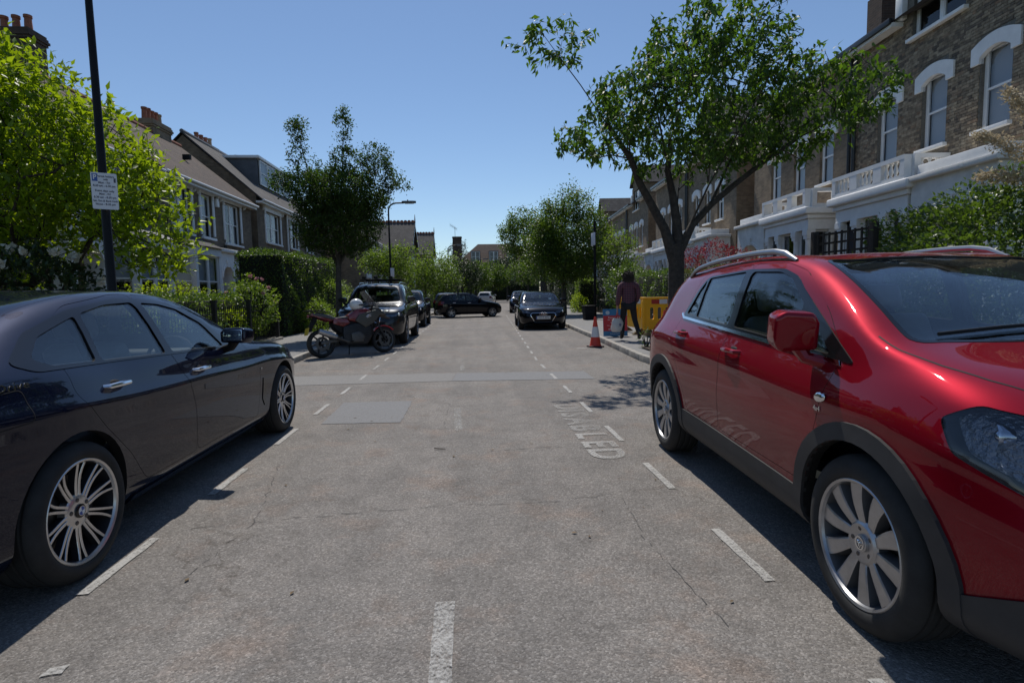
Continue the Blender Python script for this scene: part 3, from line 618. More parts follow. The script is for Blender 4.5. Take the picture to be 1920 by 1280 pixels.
gabled_house('farther dark brick house with a crested slate gable, behind the nearer gabled house', -5.3, 79., 6.5, 6.9, 9.7)
# far apartment block closing the view
def far_block():
    h = empty('apartment_block', (-2.5, 118, 0), 0, 'distant brick apartment block with brown hipped roof and grey dormers', 'building'); W, D = 17, 12
    wins = [(1.2 + 3.3 * k, 2.9 + 3.3 * k, z, z + 1.5) for k in range(5) for z in (1.2, 4.2)]
    mb = MB(); wall_holes(mb, 0, W, 0, 7.8, wins); mb.add([(0, 0, 0), (0, D, 0), (0, D, 7.8), (0, 0, 7.8)], [(0, 1, 2, 3)]); mb.add([(W, 0, 0), (W, D, 0), (W, D, 7.8), (W, 0, 7.8)], [(0, 1, 2, 3)]); mb.build('wall', 'brick_yellow', h, ang=None)
    for (a, b, c, d) in wins: sash(h, a, b, c, d, n=2, blind=BLD)
    rf = MB(); rf.add([(-.5, -.5, 7.7), (W + .5, -.5, 7.7), (W + .5, D, 7.7), (-.5, D, 7.7), (4.2, 5, 12.1), (W - 5, 5, 12.1)], [(0, 1, 5, 4), (1, 2, 5), (2, 3, 4, 5), (3, 0, 4)]); rf.build('roof', 'roof_tile', h, ang=None)
    for k, x in enumerate((2.6, 6.4, 10.2)):
        MB().box(x, x + 2.0, .2, 3.5, 7.9, 10.3).build('dormer', 'lead', h, ang=None); w_ = sash(h, x + .15, x + 1.85, 8.1, 10.1, 0, 2, None, False); w_.location = (0, .08, 0)
    chimney(h, -.2, 1.5, 7, 13.4, 1.9, 1.2, 0, 'brick_dark'); MB().tube([(-.6, 1.5, 13), (-.6, 1.5, 15.4)], .04, 5).build('aerial_mast', 'steel_dark', h)
    a = MB(); a.tube([(-1.6, 1.5, 15.9), (-.2, 1.5, 15.0)], .03, 4)
    for t in np.linspace(0, 1, 7): a.tube([(-1.6 + 1.4 * t, 1.3, 15.9 - .9 * t - .35), (-1.6 + 1.4 * t, 1.7, 15.9 - .9 * t + .35)], .02, 4)
    a.build('aerial', 'steel_dark', h)
far_block()
# ------------------------------------------------------------------ right terrace
RK_ = .0555; RROT = R(-90) - math.atan(RK_)
def rpt(Y, X0=11.4): return (X0 + RK_ * Y, Y, 0)
BAY0, BAY1, BOUT = .78, 3.86, 1.0
def right_house(label, Y, sx, style='balusters', brick='brick_brown', gable=True):
    h = empty('terraced_villa', rpt(Y) [:2] + (-.28,), RROT, label, 'house', 'tall brick villas with white bays and balconies'); W = 7.1
    def bx(m_, u0, u1, y0, y1, z0, z1, mi=0): return m_.box(min(sx * u0, sx * u1), max(sx * u0, sx * u1), y0, y1, z0, z1, mi)
    def rng(u0, u1): return (min(sx * u0, sx * u1), max(sx * u0, sx * u1))
    f1 = [(1.13, 1.95), (2.9, 3.72), (4.72, 5.54)]; top = (2.42, 4.20)
    holes = [(*rng(a, b), 5.26, 7.12) for a, b in f1] + ([(*rng(*top), 8.36, 10.0)] if gable else []) + [(*rng(4.35, 5.95), .6, 3.7), (*rng(BAY0 + .2, BAY1 - .2), .7, 3.6)]
    mb = MB(); wall_holes(mb, *rng(0, W), .1, 9.1, holes)
    if gable: wall_holes(mb, *rng(2.05, 4.6), 9.1, 10.6, [(*rng(*top), 9.1, 10.0)]); xa, xb = rng(2.05, 4.6); mb.add([(xa, 0, 10.6), (xb, 0, 10.6), ((xa + xb) / 2, 0, 11.9)], [(0, 1, 2)])
    for u in ((2.05, 4.6) if gable else ()): mb.add([(sx * u, 0, 9.1), (sx * u, 3.0, 9.1), (sx * u, 3.0, 10.6), (sx * u, 0, 10.6)], [(0, 1, 2, 3)])
    D = 9.
    for u in (0, W): mb.add([(sx * u, 0, .1), (sx * u, D, .1), (sx * u, D, 9.1), (sx * u, D / 2, 10.05), (sx * u, 0, 9.1)], [(0, 1, 2, 3, 4)])
    wo_ = mb.build('wall', brick, h, ang=None)
    rf = MB(); s_ = 1.0 / (D / 2); x0, x1 = rng(-.0, W + .05)
    rf.add([(x0, -.28, 9.1 - .28 * s_), (x1, -.28, 9.1 - .28 * s_), (x1, D / 2, 10.1), (x0, D / 2, 10.1), (x1, D, 9.1), (x0, D, 9.1)], [(0, 1, 2, 3), (3, 2, 4, 5)])
    gx0, gx1 = rng(1.8, 4.85); gm = (gx0 + gx1) / 2
    if gable: rf.add([(gx0, -.25, 10.4), (gm, -.25, 12.05), (gm, 4, 12.05), (gx0, 4, 10.4), (gx1, -.25, 10.4), (gx1, 4, 10.4)], [(0, 1, 2, 3), (1, 4, 5, 2)]); ro = rf.build('roof', 'roof_slate', h, ang=None)
    for a, b in (((-.0, 2.05), (4.6, 7.15)) if gable else ((0, 7.15),)):
        g0, g1 = rng(a, b); MB().box(g0, g1, -.34, .02, 8.86, 8.98).build('soffit', 'stucco_old', h, ang=None); MB().box(g0, g1, -.42, -.27, 8.94, 9.10).build('gutter', 'pipe_black', h, bevel=.03)
    for u in ((2.05, 4.6) if gable else ()): MB().box(*rng(u - .14, u + .14), -.16, .0, 9.0, 9.75).build('gable_block', 'stucco', h, bevel=.02)
    if gable: sash(h, *rng(*top), 8.36, 10.0, n=2, blind=None, sd=.14)
    for i, (a, b) in enumerate(f1):
        x0, x1 = rng(a, b); sash(h, x0, x1, 5.26, 7.10, .10, 1, [(.03, .97, .06, 1, 'blind')] if i != 2 else [(.03, .97, .0, 1, 'blind')], sd=.13)
        MB().prism(arch_poly((x0 + x1) / 2, x1 - x0, 0, 6.92, .16, .24, 6.80), -.06, .06, 'y').build('window_hood', 'stucco', h, ang=None)
    # square bay with colonnettes, cornice and balcony above
    b0, b1 = rng(BAY0, BAY1); B = MB(); o = BOUT
    B.box(b0, b1, -o, -.002, 3.6, 3.95); bo = B.build('bay', 'stucco', h, ang=None); MB().box(b0, b1, -o, -.002, .1, .95).build('bay_base', 'stucco', bo, ang=None)
    MB().box(b0 - .07, b1 + .07, -o - .07, -.002, 3.96, 4.10).build('bay_frieze', 'stucco', bo, bevel=.02); MB().box(b0 - .2, b1 + .2, -o - .2, -.002, 4.102, 4.34).build('bay_cornice', 'stucco', bo, bevel=.06, bseg=3)
    cols = [(b0 + .16, -o + .12), (b0 + .16 + (b1 - b0 - .32) * .28, -o + .12), (b0 + .16 + (b1 - b0 - .32) * .72, -o + .12), (b1 - .16, -o + .12), (b0 + .16, -.12), (b1 - .16, -.12)]
    for (cx, cy) in cols:
        c = MB(); c.lathe([(.15, .95), (.15, 1.05), (.11, 1.12), (.10, 3.2), (.115, 3.25), (.10, 3.29)], 14, 'z', c=(cx, cy, 0)); c.box(cx - .15, cx + .15, cy - .15, cy + .15, 3.41, 3.598); c.box(cx - .125, cx + .125, cy - .125, cy + .125, 3.29, 3.41); c.build('column', 'stucco', bo)
    for (p, q) in ((0, 1), (1, 2), (2, 3)):
        xa, xb = cols[p][0] + .12, cols[q][0] - .12; w_ = sash(h, xa, xb, .96, 3.59, 0, 1, CUR, False); w_.location = (0, -o + .16, 0)
    for s in (0, 1):
        w_ = sash(h, .2, o - .16, .96, 3.59, 0, 1, CUR, False); w_.location = (b1 - .14 if s else b0 + .14, -o + .0 if s else -.0, 0); w_.rotation_euler = (0, 0, R(90) if s else R(-90))
    # balcony
    def rail(p, q, nm='balustrade'):
        d = math.dist(p, q); a = math.atan2(q[1] - p[1], q[0] - p[0]); e = MB()
        e.box(0, d, -.09, .09, 4.35, 4.45); e.box(0, d, -.10, .10, 4.84, 4.95); npier = max(1, round(d / 1.05))
        for i in range(npier + 1): xx = d * i / npier; e.box(max(0, xx - .16), min(d, xx + .16), -.095, .095, 4.449, 4.841)
        r_ = e.build(nm, 'stucco', h, (p[0], p[1], 0), (0, 0, a), ang=None)
        if style == 'balusters':
            for i in range(npier):
                u0 = d * i / npier + .16; u1 = d * (i + 1) / npier - .16; n = max(2, int((u1 - u0) / .155))
                for k in range(n):
                    c = MB(); c.lathe([(.05, 4.45), (.05, 4.48), (.028, 4.51), (.058, 4.60), (.05, 4.66), (.026, 4.76), (.045, 4.80), (.05, 4.84)], 10, 'z', c=(u0 + (u1 - u0) * (k + .5) / n, 0, 0)); c.build('baluster', 'stucco', r_)
        return r_
    yb = -o - .04; c0, c1 = b0 - .02, b1 + .02
    rail((c0, yb), (c1, yb)); rail((c1, yb + .10), (c1, -.04)); rail((c0, -.04), (c0, yb + .10))
    # porch
    p0, p1 = rng(3.98, 6.45); po = porch_arch(h, p0, p1, 2.45, 1.0, 'stucco_old', .75)
    MB().box(p0 + .1, p1 - .1, -.95, -.01, 4.36, 4.62).build('porch_parapet', 'stucco', po, bevel=.03)
    for k in range(3): MB().box(p0 + .3, p1 - .3, -1.9 + .3 * k, -1.0, .1 + .17 * k, .26 + .17 * k).build('step', 'stucco_old', h, ang=None)
    MB().tube([(sx * .12, -.10, .2), (sx * .12, -.10, 8.9)], .055, 8).build('drainpipe', 'pipe_black', h)
    if sx > 0: MB().box(-.35, .35, .5, 2.9, 9.1, 10.7).build('chimney', 'brick_dark', h, ang=None)
    return h, holes
r1, r1h = right_house('brick villa with white balustraded bay, behind the red car and clipped bush', 17.5, 1)
r2, r2h = right_house('brick villa whose white bay balcony has plain square openings, next to the balustraded one', 17.5, -1, 'piers', gable=False)
names = [('brick villa with white balustraded bay just past the narrow dark passage', 'brick villa behind the red maple with plain square balcony openings'),
         ('brick villa with white bay seen past the cherry trunk, behind the tall garden hedge', 'brick villa past the cherry trunk, on the far half of its pair'),
         ('distant brick villa with white bay, beyond the sign pole', 'most distant brick villa, last of the white-fronted row')]
for k, Yp in enumerate((33.6, 49.9, 66.2)):
    for j, src in enumerate((r1, r2)):
        c = copy_tree(src); c.location = rpt(Yp)[:2] + (-.28,); c['label'] = names[k][j]
# single bricks on the nearest facade
def lay_bricks(h, holes, x0, x1, z0, z1):
    wall = [c for c in h.children if c.name.startswith('wall')][0]; wall.data = wall.data.copy(); wall.data.materials.clear(); wall.data.materials.append(MT['mortar']); wall.location = (0, .006, 0)
    bl, bh, j = .215, .065, .010; out = []; row = 0; z = z0
    blocks = list(holes) + [(BAY0 - .3, BAY1 + .3, 0, 4.4), (3.9, 6.6, 0, 4.65)]
    for (a, b) in ((1.13, 1.95), (2.9, 3.72), (4.72, 5.54)): blocks.append((a - .21, b + .21, 6.84, 7.28)); blocks.append((a - .02, b + .02, 5.1, 7.4))
    while z + bh < z1:
        x = x0 - (0 if row % 2 == 0 else .06); flem = row % 2
        while x < x1:
            ln = bl if flem else .1025; flem = 1 - flem; segs = [(max(x, x0), min(x + ln, x1))]; x += ln + j
            for (a, b, c, d) in blocks:
                if z + bh <= c or z >= d: continue
                ns = []
                for (p, q) in segs:
                    if q <= a or p >= b: ns.append((p, q)); continue
                    if p < a: ns.append((p, a - .004))
                    if q > b: ns.append((b + .004, q))
                segs = ns
            for (p, q) in segs:
                if q - p > .02 and (z > 4.4): out.append((p, q, z))
        z += bh + j; row += 1
    M_ = Matrix.Translation(h.location) @ Matrix.Rotation(h.rotation_euler.z, 4, 'Z'); C = Vector((0, 0, 1.36)); sc = []
    ca, sa = math.cos(R(4.22)), math.sin(R(4.22))
    for (p, q, z) in out:
        w_ = M_ @ Vector(((p + q) / 2, 0, z)) - C; xr = w_.x * ca - w_.y * sa; d = w_.x * sa + w_.y * ca; px = 960 + 1030 * xr / d; py = 551 - 1030 * w_.z / d
        sc.append(((q - p) / d if 0 < px < 1900 and py > 5 else 0))
    order = np.argsort(sc)[::-1]; big = set(order[:300].tolist())
    unit = MB().box(0, 1, -.012, .012, 0, 1).mesh('brick', ang=None); unit.materials.append(MT['brick_piece']); rest = MB()
    for i, (p, q, z) in enumerate(out):
        dy = random.uniform(-.003, .003)
        if i in big: link('brick', unit, None, wall, (p, dy - .006, z), None, (q - p, 1, bh))
        else: rest.box(p, q, -.012 + dy, .01, z, z + bh)
    o = rest.build('brickwork', 'brick_piece', wall, (0, -.006, 0), fix=False, ang=None); o['kind'] = 'stuff'
lay_bricks(r1, r1h, 0.02, 7.08, 3.4, 9.0)
# boundary walls and gate piers on the right
def garden_wall(label, Ya, Yb, off, hgt, m='brick_dark'):
    xa, xb = kx(RK, Ya) + off, kx(RK, Yb) + off; a = math.atan2(-(xb - xa), Yb - Ya); d = math.hypot(xb - xa, Yb - Ya)
    g = empty('garden_wall', (xa, Ya, .14), a, label, 'wall'); MB().box(0, .22, 0, d, 0, hgt).build('wall', m, g, ang=None); MB().box(-.04, .26, -.02, d + .02, hgt + .001, hgt + .07).build('coping', 'kerb', g, bevel=.01)
    for y in (0, d): MB().box(-.06, .30, y - .18, y + .18, -.001, hgt + .28).build('pier', m, g, ang=None); MB().box(-.10, .34, y - .22, y + .22, hgt + .28, hgt + .36).build('pier_cap', 'kerb', g, bevel=.02)
garden_wall('low dark brick garden wall with piers behind the walking person', 17.5, 22.5, 2.9, .75); garden_wall('low dark brick garden wall beside the far street tree', 24.5, 32, 2.9, .7); garden_wall('low brick garden wall under the clipped hedge behind the barrier', 10.5, 16.6, 2.9, .6)

# leaf litter and grit along the gutters
def litter(n=420):
    P = []
    for _ in range(n):
        s_ = random.choice((1, 1, -1)); y = random.uniform(1.5, 22); k = kx(RK, y) if s_ > 0 else kx(LK, y); P.append((k - s_ * abs(random.gauss(.02, .16)), y, .006 + random.random() * .006))
    for _ in range(60): P.append((random.uniform(-1.6, 1.3), random.uniform(1.5, 16), .006))
    P = np.array(P); V = []; F = []
    for i, p in enumerate(P):
        a = random.uniform(0, 6.3); l = random.uniform(.008, .022); c, s2 = math.cos(a) * l, math.sin(a) * l; V += [(p[0] - c, p[1] - s2, p[2]), (p[0] + s2 * .5, p[1] - c * .5, p[2] + .004), (p[0] + c, p[1] + s2, p[2] + .002), (p[0] - s2 * .5, p[1] + c * .5, p[2] + .003)]; F.append([4 * i, 4 * i + 1, 4 * i + 2, 4 * i + 3])
    o = link('leaf_litter', arrmesh('leaf_litter', np.array(V), np.array(F), len(F)), 'litter'); tag(o, 'small dry leaves and grit scattered along the gutters', 'litter', kind='stuff')
mat('bark_twig', (.06, .035, .025), .9); mat('litter', (.14, .095, .05), .9, var=.5, vs=30); litter()
tw = MB(); tw.tube([(-.36, 4.86, .012), (-.32, 4.83, .014), (-.26, 4.83, .01)], [.004, .005, .003], 5); tag(tw.build('twig', 'bark_twig'), 'small brown twig lying on the open road', 'twig')
# ------------------------------------------------------------------ vegetation
leafmat('leaf_lime', (.11, .18, .010), (.22, .31, .020), .55, .42, (1.9, 1.75, .6))
leafmat('leaf_cherry', (.034, .072, .016), (.085, .14, .026), .38, .5, (2.0, 2.2, .6), .35)
leafmat('leaf_street', (.024, .052, .012), (.062, .105, .022), .34, .6, (2.0, 2.1, .6), .25)
leafmat('leaf_mid', (.038, .076, .014), (.10, .155, .024), .40, .45, (2.1, 2.1, .7))
leafmat('leaf_pale', (.085, .14, .025), (.17, .25, .04), .45, .5, (1.7, 1.7, .7))
leafmat('leaf_dark', (.012, .028, .010), (.032, .058, .018), .25, .45, (1.9, 1.9, .7))
leafmat('leaf_hedge', (.040, .075, .018), (.105, .16, .035), .35, .4, (1.9, 2.0, .6), .45)
leafmat('leaf_hedge_brown', (.050, .07, .024), (.135, .15, .055), .30, .5, (1.8, 1.6, .7))
leafmat('leaf_red', (.09, .010, .018), (.19, .028, .038), .45, .5, (1.8, .8, .8))
leafmat('leaf_rose', (.075, .12, .045), (.19, .26, .10), .4, .45, (1.7, 1.7, .7))
leafmat('petal_white', (.62, .60, .50), (.78, .76, .68), .35, .6, (1, 1, 1)); leafmat('petal_pink', (.50, .20, .24), (.70, .42, .42), .3, .6, (1, 1, 1))
leafmat('plume', (.42, .34, .22), (.62, .54, .38), .3, .7, (1, 1, 1)); leafmat('leaf_sword', (.045, .075, .022), (.13, .16, .04), .3, .4, (1.6, 1.6, .6))
mat('bark', (.042, .034, .028), .9, var=.45, vs=14, bump=.9, bs=22, dist=.03); mat('bark_grey', (.075, .066, .056), .9, var=.4, vs=14, bump=.8, bs=30, dist=.02)
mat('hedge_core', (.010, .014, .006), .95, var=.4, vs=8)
LEAF_V = np.array([(0, 0, 0), (.35, -.5, .05), (.35, .5, .05), (1, 0, -.16), (.45, 0, -.03)]); LEAF_F = np.array([(0, 1, 4), (0, 4, 2), (1, 3, 4), (4, 3, 2)])
RH_V = np.array([(0, 0, 0), (.45, -.5, .06), (1, 0, -.1), (.45, .5, .06)]); RH_F = np.array([(0, 1, 2), (0, 2, 3)])
def frames(A, up=(0, 0, 1), jit=.6):
    A = A / (np.linalg.norm(A, axis=1, keepdims=True) + 1e-9); U = np.array(up) + RNG.normal(0, jit, A.shape); U -= A * (U * A).sum(1, keepdims=True); U /= np.linalg.norm(U, axis=1, keepdims=True) + 1e-9
    return A, np.cross(U, A), U
def leaf_mesh(name, P, A, ln, wd, up=(0, 0, 1), jit=.6, tmpl='leaf'):
    Vt, Ft = (LEAF_V, LEAF_F) if tmpl == 'leaf' else (RH_V, RH_F); n = len(P); A, S, U = frames(np.asarray(A, float), up, jit)
    ln = np.broadcast_to(ln, (n,)) * RNG.uniform(.7, 1.2, n); wd = ln * wd
    V = P[:, None, :] + Vt[None, :, 0, None] * (A * ln[:, None])[:, None, :] + Vt[None, :, 1, None] * (S * wd[:, None])[:, None, :] + Vt[None, :, 2, None] * (U * ln[:, None])[:, None, :]
    k = len(Vt); F = (Ft[None] + (np.arange(n) * k)[:, None, None]).reshape(-1, 3); return arrmesh(name, V.reshape(-1, 3), F, len(F)), (A, S, U, ln)
def ell_points(ells, n, shell=.55):
    w_ = np.array([e[3] * e[4] * e[5] * (e[6] if len(e) > 6 else 1) for e in ells]); w_ /= w_.sum(); out = []
    for e, k in zip(ells, RNG.multinomial(n, w_)):
        d = RNG.normal(size=(k, 3)); d /= np.linalg.norm(d, axis=1, keepdims=True) + 1e-9; r = RNG.uniform(0, 1, (k, 1)) ** (1 / 3 * shell + .12)
        out.append(np.array(e[:3]) + d * r * np.array(e[3:6]))
    return np.concatenate(out)
class Skel:
    def __init__(s): s.P = []; s.par = []; s.tips = []; s.w = []
    def add(s, p, par): s.P.append(np.array(p, float)); s.par.append(par); return len(s.P) - 1
    def path(s, pts, par=-1):
        ids = []
        for p in pts: par = s.add(p, par); ids.append(par)
        return ids
    def attach(s, T, step=.35, wob=.06, zbias=.25):
        tips = []; order = np.argsort(np.linalg.norm(T - s.P[0], axis=1))
        for t in T[order]:
            Pn = np.array(s.P); d = np.linalg.norm(Pn - t, axis=1) + zbias * np.maximum(0, Pn[:, 2] - t[2] + .1) * 2; i = int(np.argmin(d)); a = s.P[i]; L_ = np.linalg.norm(t - a)
            if L_ < .03: continue
            n = max(1, int(L_ / step)); par = i; c = (a + t) / 2 + np.array([0, 0, .10 * L_]) + RNG.normal(0, wob, 3) * L_; chain = [i]
            for k in range(1, n + 1):
                q = k / n; pt = a * (1 - q) ** 2 + c * 2 * q * (1 - q) + t * q * q + (RNG.normal(0, wob * .25, 3) if k < n else 0); par = s.add(pt, par); chain.append(par)
            tips.append(chain)
        return tips
    def radii(s, rt, ex=2.3):
        n = len(s.P); w_ = np.zeros(n); ch = np.zeros(n, int)
        for i in range(n):
            if s.par[i] >= 0: ch[s.par[i]] += 1
        for i in range(n - 1, -1, -1):
            if ch[i] == 0: w_[i] = max(w_[i], 1)
            if s.par[i] >= 0: w_[s.par[i]] += w_[i]
        return rt * w_ ** (1 / ex)
    def mesh(s, name, rt, sides=6, ex=2.3, rmax=9.):
        r = np.minimum(s.radii(rt, ex), rmax); P = np.array(s.P); E = [(p, i) for i, p in enumerate(s.par) if p >= 0]; a = np.array([e[0] for e in E]); b = np.array([e[1] for e in E])
        D = P[b] - P[a]; ln = np.linalg.norm(D, axis=1, keepdims=True) + 1e-9; D /= ln; ref = np.where(np.abs(D[:, 2:3]) < .9, np.array([[0, 0, 1.]]), np.array([[1., 0, 0]])); U = np.cross(D, ref); U /= np.linalg.norm(U, axis=1, keepdims=True); W_ = np.cross(D, U)
        ra = np.minimum(r[a], r[b] * 1.35); rb = r[b]; V = []
        for k in range(sides):
            t = 2 * math.pi * k / sides; o = U * math.cos(t) + W_ * math.sin(t); V.append(P[a] - D * ra[:, None] * .3 + o * ra[:, None])
        for k in range(sides):
            t = 2 * math.pi * k / sides; o = U * math.cos(t) + W_ * math.sin(t); V.append(P[b] + D * rb[:, None] * .3 + o * rb[:, None])
        V = np.stack(V, 1); n = len(E); F0 = np.array([(k, (k + 1) % sides, sides + (k + 1) % sides, sides + k) for k in range(sides)]); F = (F0[None] + (np.arange(n) * 2 * sides)[:, None, None]).reshape(-1, 4)
        me = arrmesh(name, V.reshape(-1, 3), F, len(F)); me.polygons.foreach_set('use_smooth', [True] * len(me.polygons)); return me
def tree(name, label, base, limbs, ells, k1, k2, nleaf, lsize, lw, lm, bm='bark', trunk=None, rt=.006, droop=.5, tmpl='leaf', step=.35, single=0, group=None, spread=.10, cat='tree', ex=2.3, up=(0, 0, 1), shell=.55):
    root = empty(name, base, 0, label, cat, group); B = np.array(base); s = Skel()
    t0 = s.path([np.array(p) - B for p in limbs[0]]); 
    for l in limbs[1:]:
        a = np.array(l[0]) - B; i = int(np.argmin(np.linalg.norm(np.array(s.P) - a, axis=1))); s.path([np.array(p) - B for p in l[1:]], i)
    s.attach(ell_points(ells, k1, shell) - B, step); tw = s.attach(ell_points(ells, k2, shell) - B, step * .8)
    link('trunk', s.mesh('trunk', rt, 6, ex), bm, root)
    if trunk:
        mb = MB()
        for pts, rad in trunk: mb.tube([tuple(np.array(p) - B) for p in pts], rad, 12)
        mb.build('bole', bm, root, ang=60)
    P = np.array(s.P); rows = []
    for c in tw:
        for q in range(max(1, len(c) - 3), len(c)): rows.append((c[q - 1], c[q]))
    rows = np.array(rows); pick = RNG.integers(0, len(rows), nleaf); a = P[rows[pick, 0]]; b = P[rows[pick, 1]]; t = RNG.uniform(.2, 1.1, (nleaf, 1)); d = (b - a) / (np.linalg.norm(b - a, axis=1, keepdims=True) + 1e-9)
    pos = a + (b - a) * t + RNG.normal(0, spread, (nleaf, 3)); A = d * .7 + RNG.normal(0, .7, (nleaf, 3)) + np.array([0, 0, -droop])
    ns = single
    if ns:
        dist = np.linalg.norm(pos + B - np.array([0, 0, 1.36]), axis=1); o = np.argsort(dist); near, far = o[:ns], o[ns:]
    else: far = np.arange(nleaf)
    me, _ = leaf_mesh('crown', pos[far], A[far], lsize, lw, up, .6, tmpl); cr = link('crown', me, lm, root); cr['kind'] = 'stuff'
    if ns:
        lme = bpy.data.meshes.new('leaf'); lme.from_pydata([(x, y * lw, z) for x, y, z in LEAF_V.tolist()], [], [tuple(f) for f in LEAF_F.tolist()]); lme.materials.append(MT[lm]); A_, S_, U_ = frames(A[near], up, .6)
        for i, k in enumerate(near):
            sz = lsize * random.uniform(.75, 1.2); m = Matrix(((A_[i][0], S_[i][0], U_[i][0], pos[k][0]), (A_[i][1], S_[i][1], U_[i][1], pos[k][1]), (A_[i][2], S_[i][2], U_[i][2], pos[k][2]), (0, 0, 0, 1))) @ Matrix.Scale(sz, 4); lo = link('leaf', lme, None, cr); lo.matrix_local = m
    return root
# flowering cherry by the right kerb
C0 = (4.05, 10.8, .12)
tree('cherry_tree', 'spreading street tree with forked dark trunk growing beside the yellow barrier', C0,
     [[(4.05, 10.8, .1), (4.04, 10.8, .8), (4.04, 10.8, 1.5), (4.04, 10.8, 2.15)],
      [(4.04, 10.8, 2.15), (3.85, 10.8, 2.5), (3.52, 10.8, 3.05), (3.31, 10.8, 3.42), (3.1, 10.7, 3.87), (2.6, 10.6, 4.5), (2.1, 10.5, 5.15), (1.7, 10.4, 5.6), (1.35, 10.3, 6.0)],
      [(4.04, 10.8, 2.15), (4.05, 10.85, 2.7), (4.0, 10.9, 3.2), (3.93, 11.0, 3.7), (3.98, 11.0, 4.3), (4.2, 11.0, 5.0), (4.4, 11.0, 5.7), (4.55, 11, 6.4)],
      [(4.0, 10.9, 3.2), (3.75, 10.6, 3.9), (3.5, 10.4, 4.7), (3.35, 10.3, 5.5)],
      [(4.04, 10.8, 2.15), (4.3, 10.78, 2.6), (4.7, 10.75, 3.0), (5.12, 10.7, 3.35), (5.7, 10.6, 3.8), (6.29, 10.5, 4.2), (6.9, 10.4, 4.5), (7.5, 10.3, 4.8)],
      [(4.3, 10.78, 2.6), (4.5, 10.4, 3.3), (4.8, 9.9, 4.1), (5.1, 9.4, 4.9)], [(4.05, 10.85, 2.7), (4.3, 11.4, 3.4), (4.6, 12.0, 4.2), (4.8, 12.5, 5.0)], [(4.7, 10.75, 3.0), (5.2, 11, 3.9), (5.7, 11.1, 4.8), (6.0, 11.1, 5.6)]],
     [(4.3, 10.7, 4.0, 1.5, 1.5, .5, .8), (6.0, 10.5, 4.15, .9, 1.0, .4, .8), (4.6, 10.8, 5.0, 2.0, 1.9, 1.05), (6.7, 10.5, 4.95, 1.25, 1.3, .85), (2.5, 10.7, 4.25, .9, 1.1, .5, 1.1), (4.9, 10.8, 6.1, 1.45, 1.4, .75), (1.55, 10.4, 5.85, .8, .45, .45, 1.3), (2.6, 10.5, 5.0, .6, .6, .5, .8), (7.6, 10.3, 4.9, .5, .7, .35), (3.0, 10.5, 5.0, .7, 1, .5)],
     110, 1000, 15500, .138, .42, 'leaf_cherry', 'bark', trunk=[([(4.05, 10.8, .05), (4.05, 10.8, .5), (4.04, 10.8, 1.3), (4.04, 10.8, 1.9), (4.03, 10.8, 2.25)], [.21, .17, .155, .15, .145]), ([(4.0, 10.8, 1.95), (3.80, 10.8, 2.55), (3.52, 10.8, 3.05), (3.31, 10.8, 3.42), (3.1, 10.7, 3.87), (2.6, 10.6, 4.5)], [.125, .09, .078, .07, .056, .036]), ([(4.08, 10.8, 2.0), (4.06, 10.85, 2.7), (4.0, 10.9, 3.2), (3.93, 11, 3.7), (3.98, 11, 4.3)], [.125, .09, .075, .06, .045]), ([(4.12, 10.8, 2.15), (4.35, 10.78, 2.62), (4.7, 10.75, 3.0), (5.12, 10.7, 3.35), (5.7, 10.6, 3.8), (6.29, 10.5, 4.2)], [.095, .072, .062, .054, .045, .033])],
     rt=.0034, droop=.85, single=300, spread=.06, ex=2.3)
# bright green garden tree on the left
tree('garden_tree', 'bright lime green broad-leaved garden tree behind the parking sign', (-7.4, 10.4, .12),
     [[(-7.4, 10.4, .1), (-7.4, 10.4, 1.0), (-7.3, 10.3, 1.9)], [(-7.4, 10.4, 1.0), (-6.9, 10.2, 1.8), (-6.3, 10.1, 2.6), (-5.8, 10, 3.1)], [(-7.3, 10.3, 1.9), (-7.5, 10.2, 3.0), (-7.5, 10.1, 4.2)], [(-7.4, 10.4, 1.0), (-8.2, 10.4, 2.2), (-8.6, 10.3, 3.6)]],
     [(-7.2, 10.1, 3.75, 1.35, 1.5, 1.75), (-6.15, 10, 3.45, .95, 1.2, 1.25), (-8.5, 10.1, 3.8, 1.5, 1.7, 2.05), (-5.4, 9.9, 2.75, .75, .9, .95), (-5.1, 9.8, 2.2, .65, .7, .40), (-8.7, 9.9, 1.7, 1.4, 1.3, .9), (-7.6, 9.8, 5.0, .8, .8, .75)],
     180, 1800, 25000, .145, .42, 'leaf_lime', 'bark', rt=.004, droop=-.05, single=300, spread=.10)
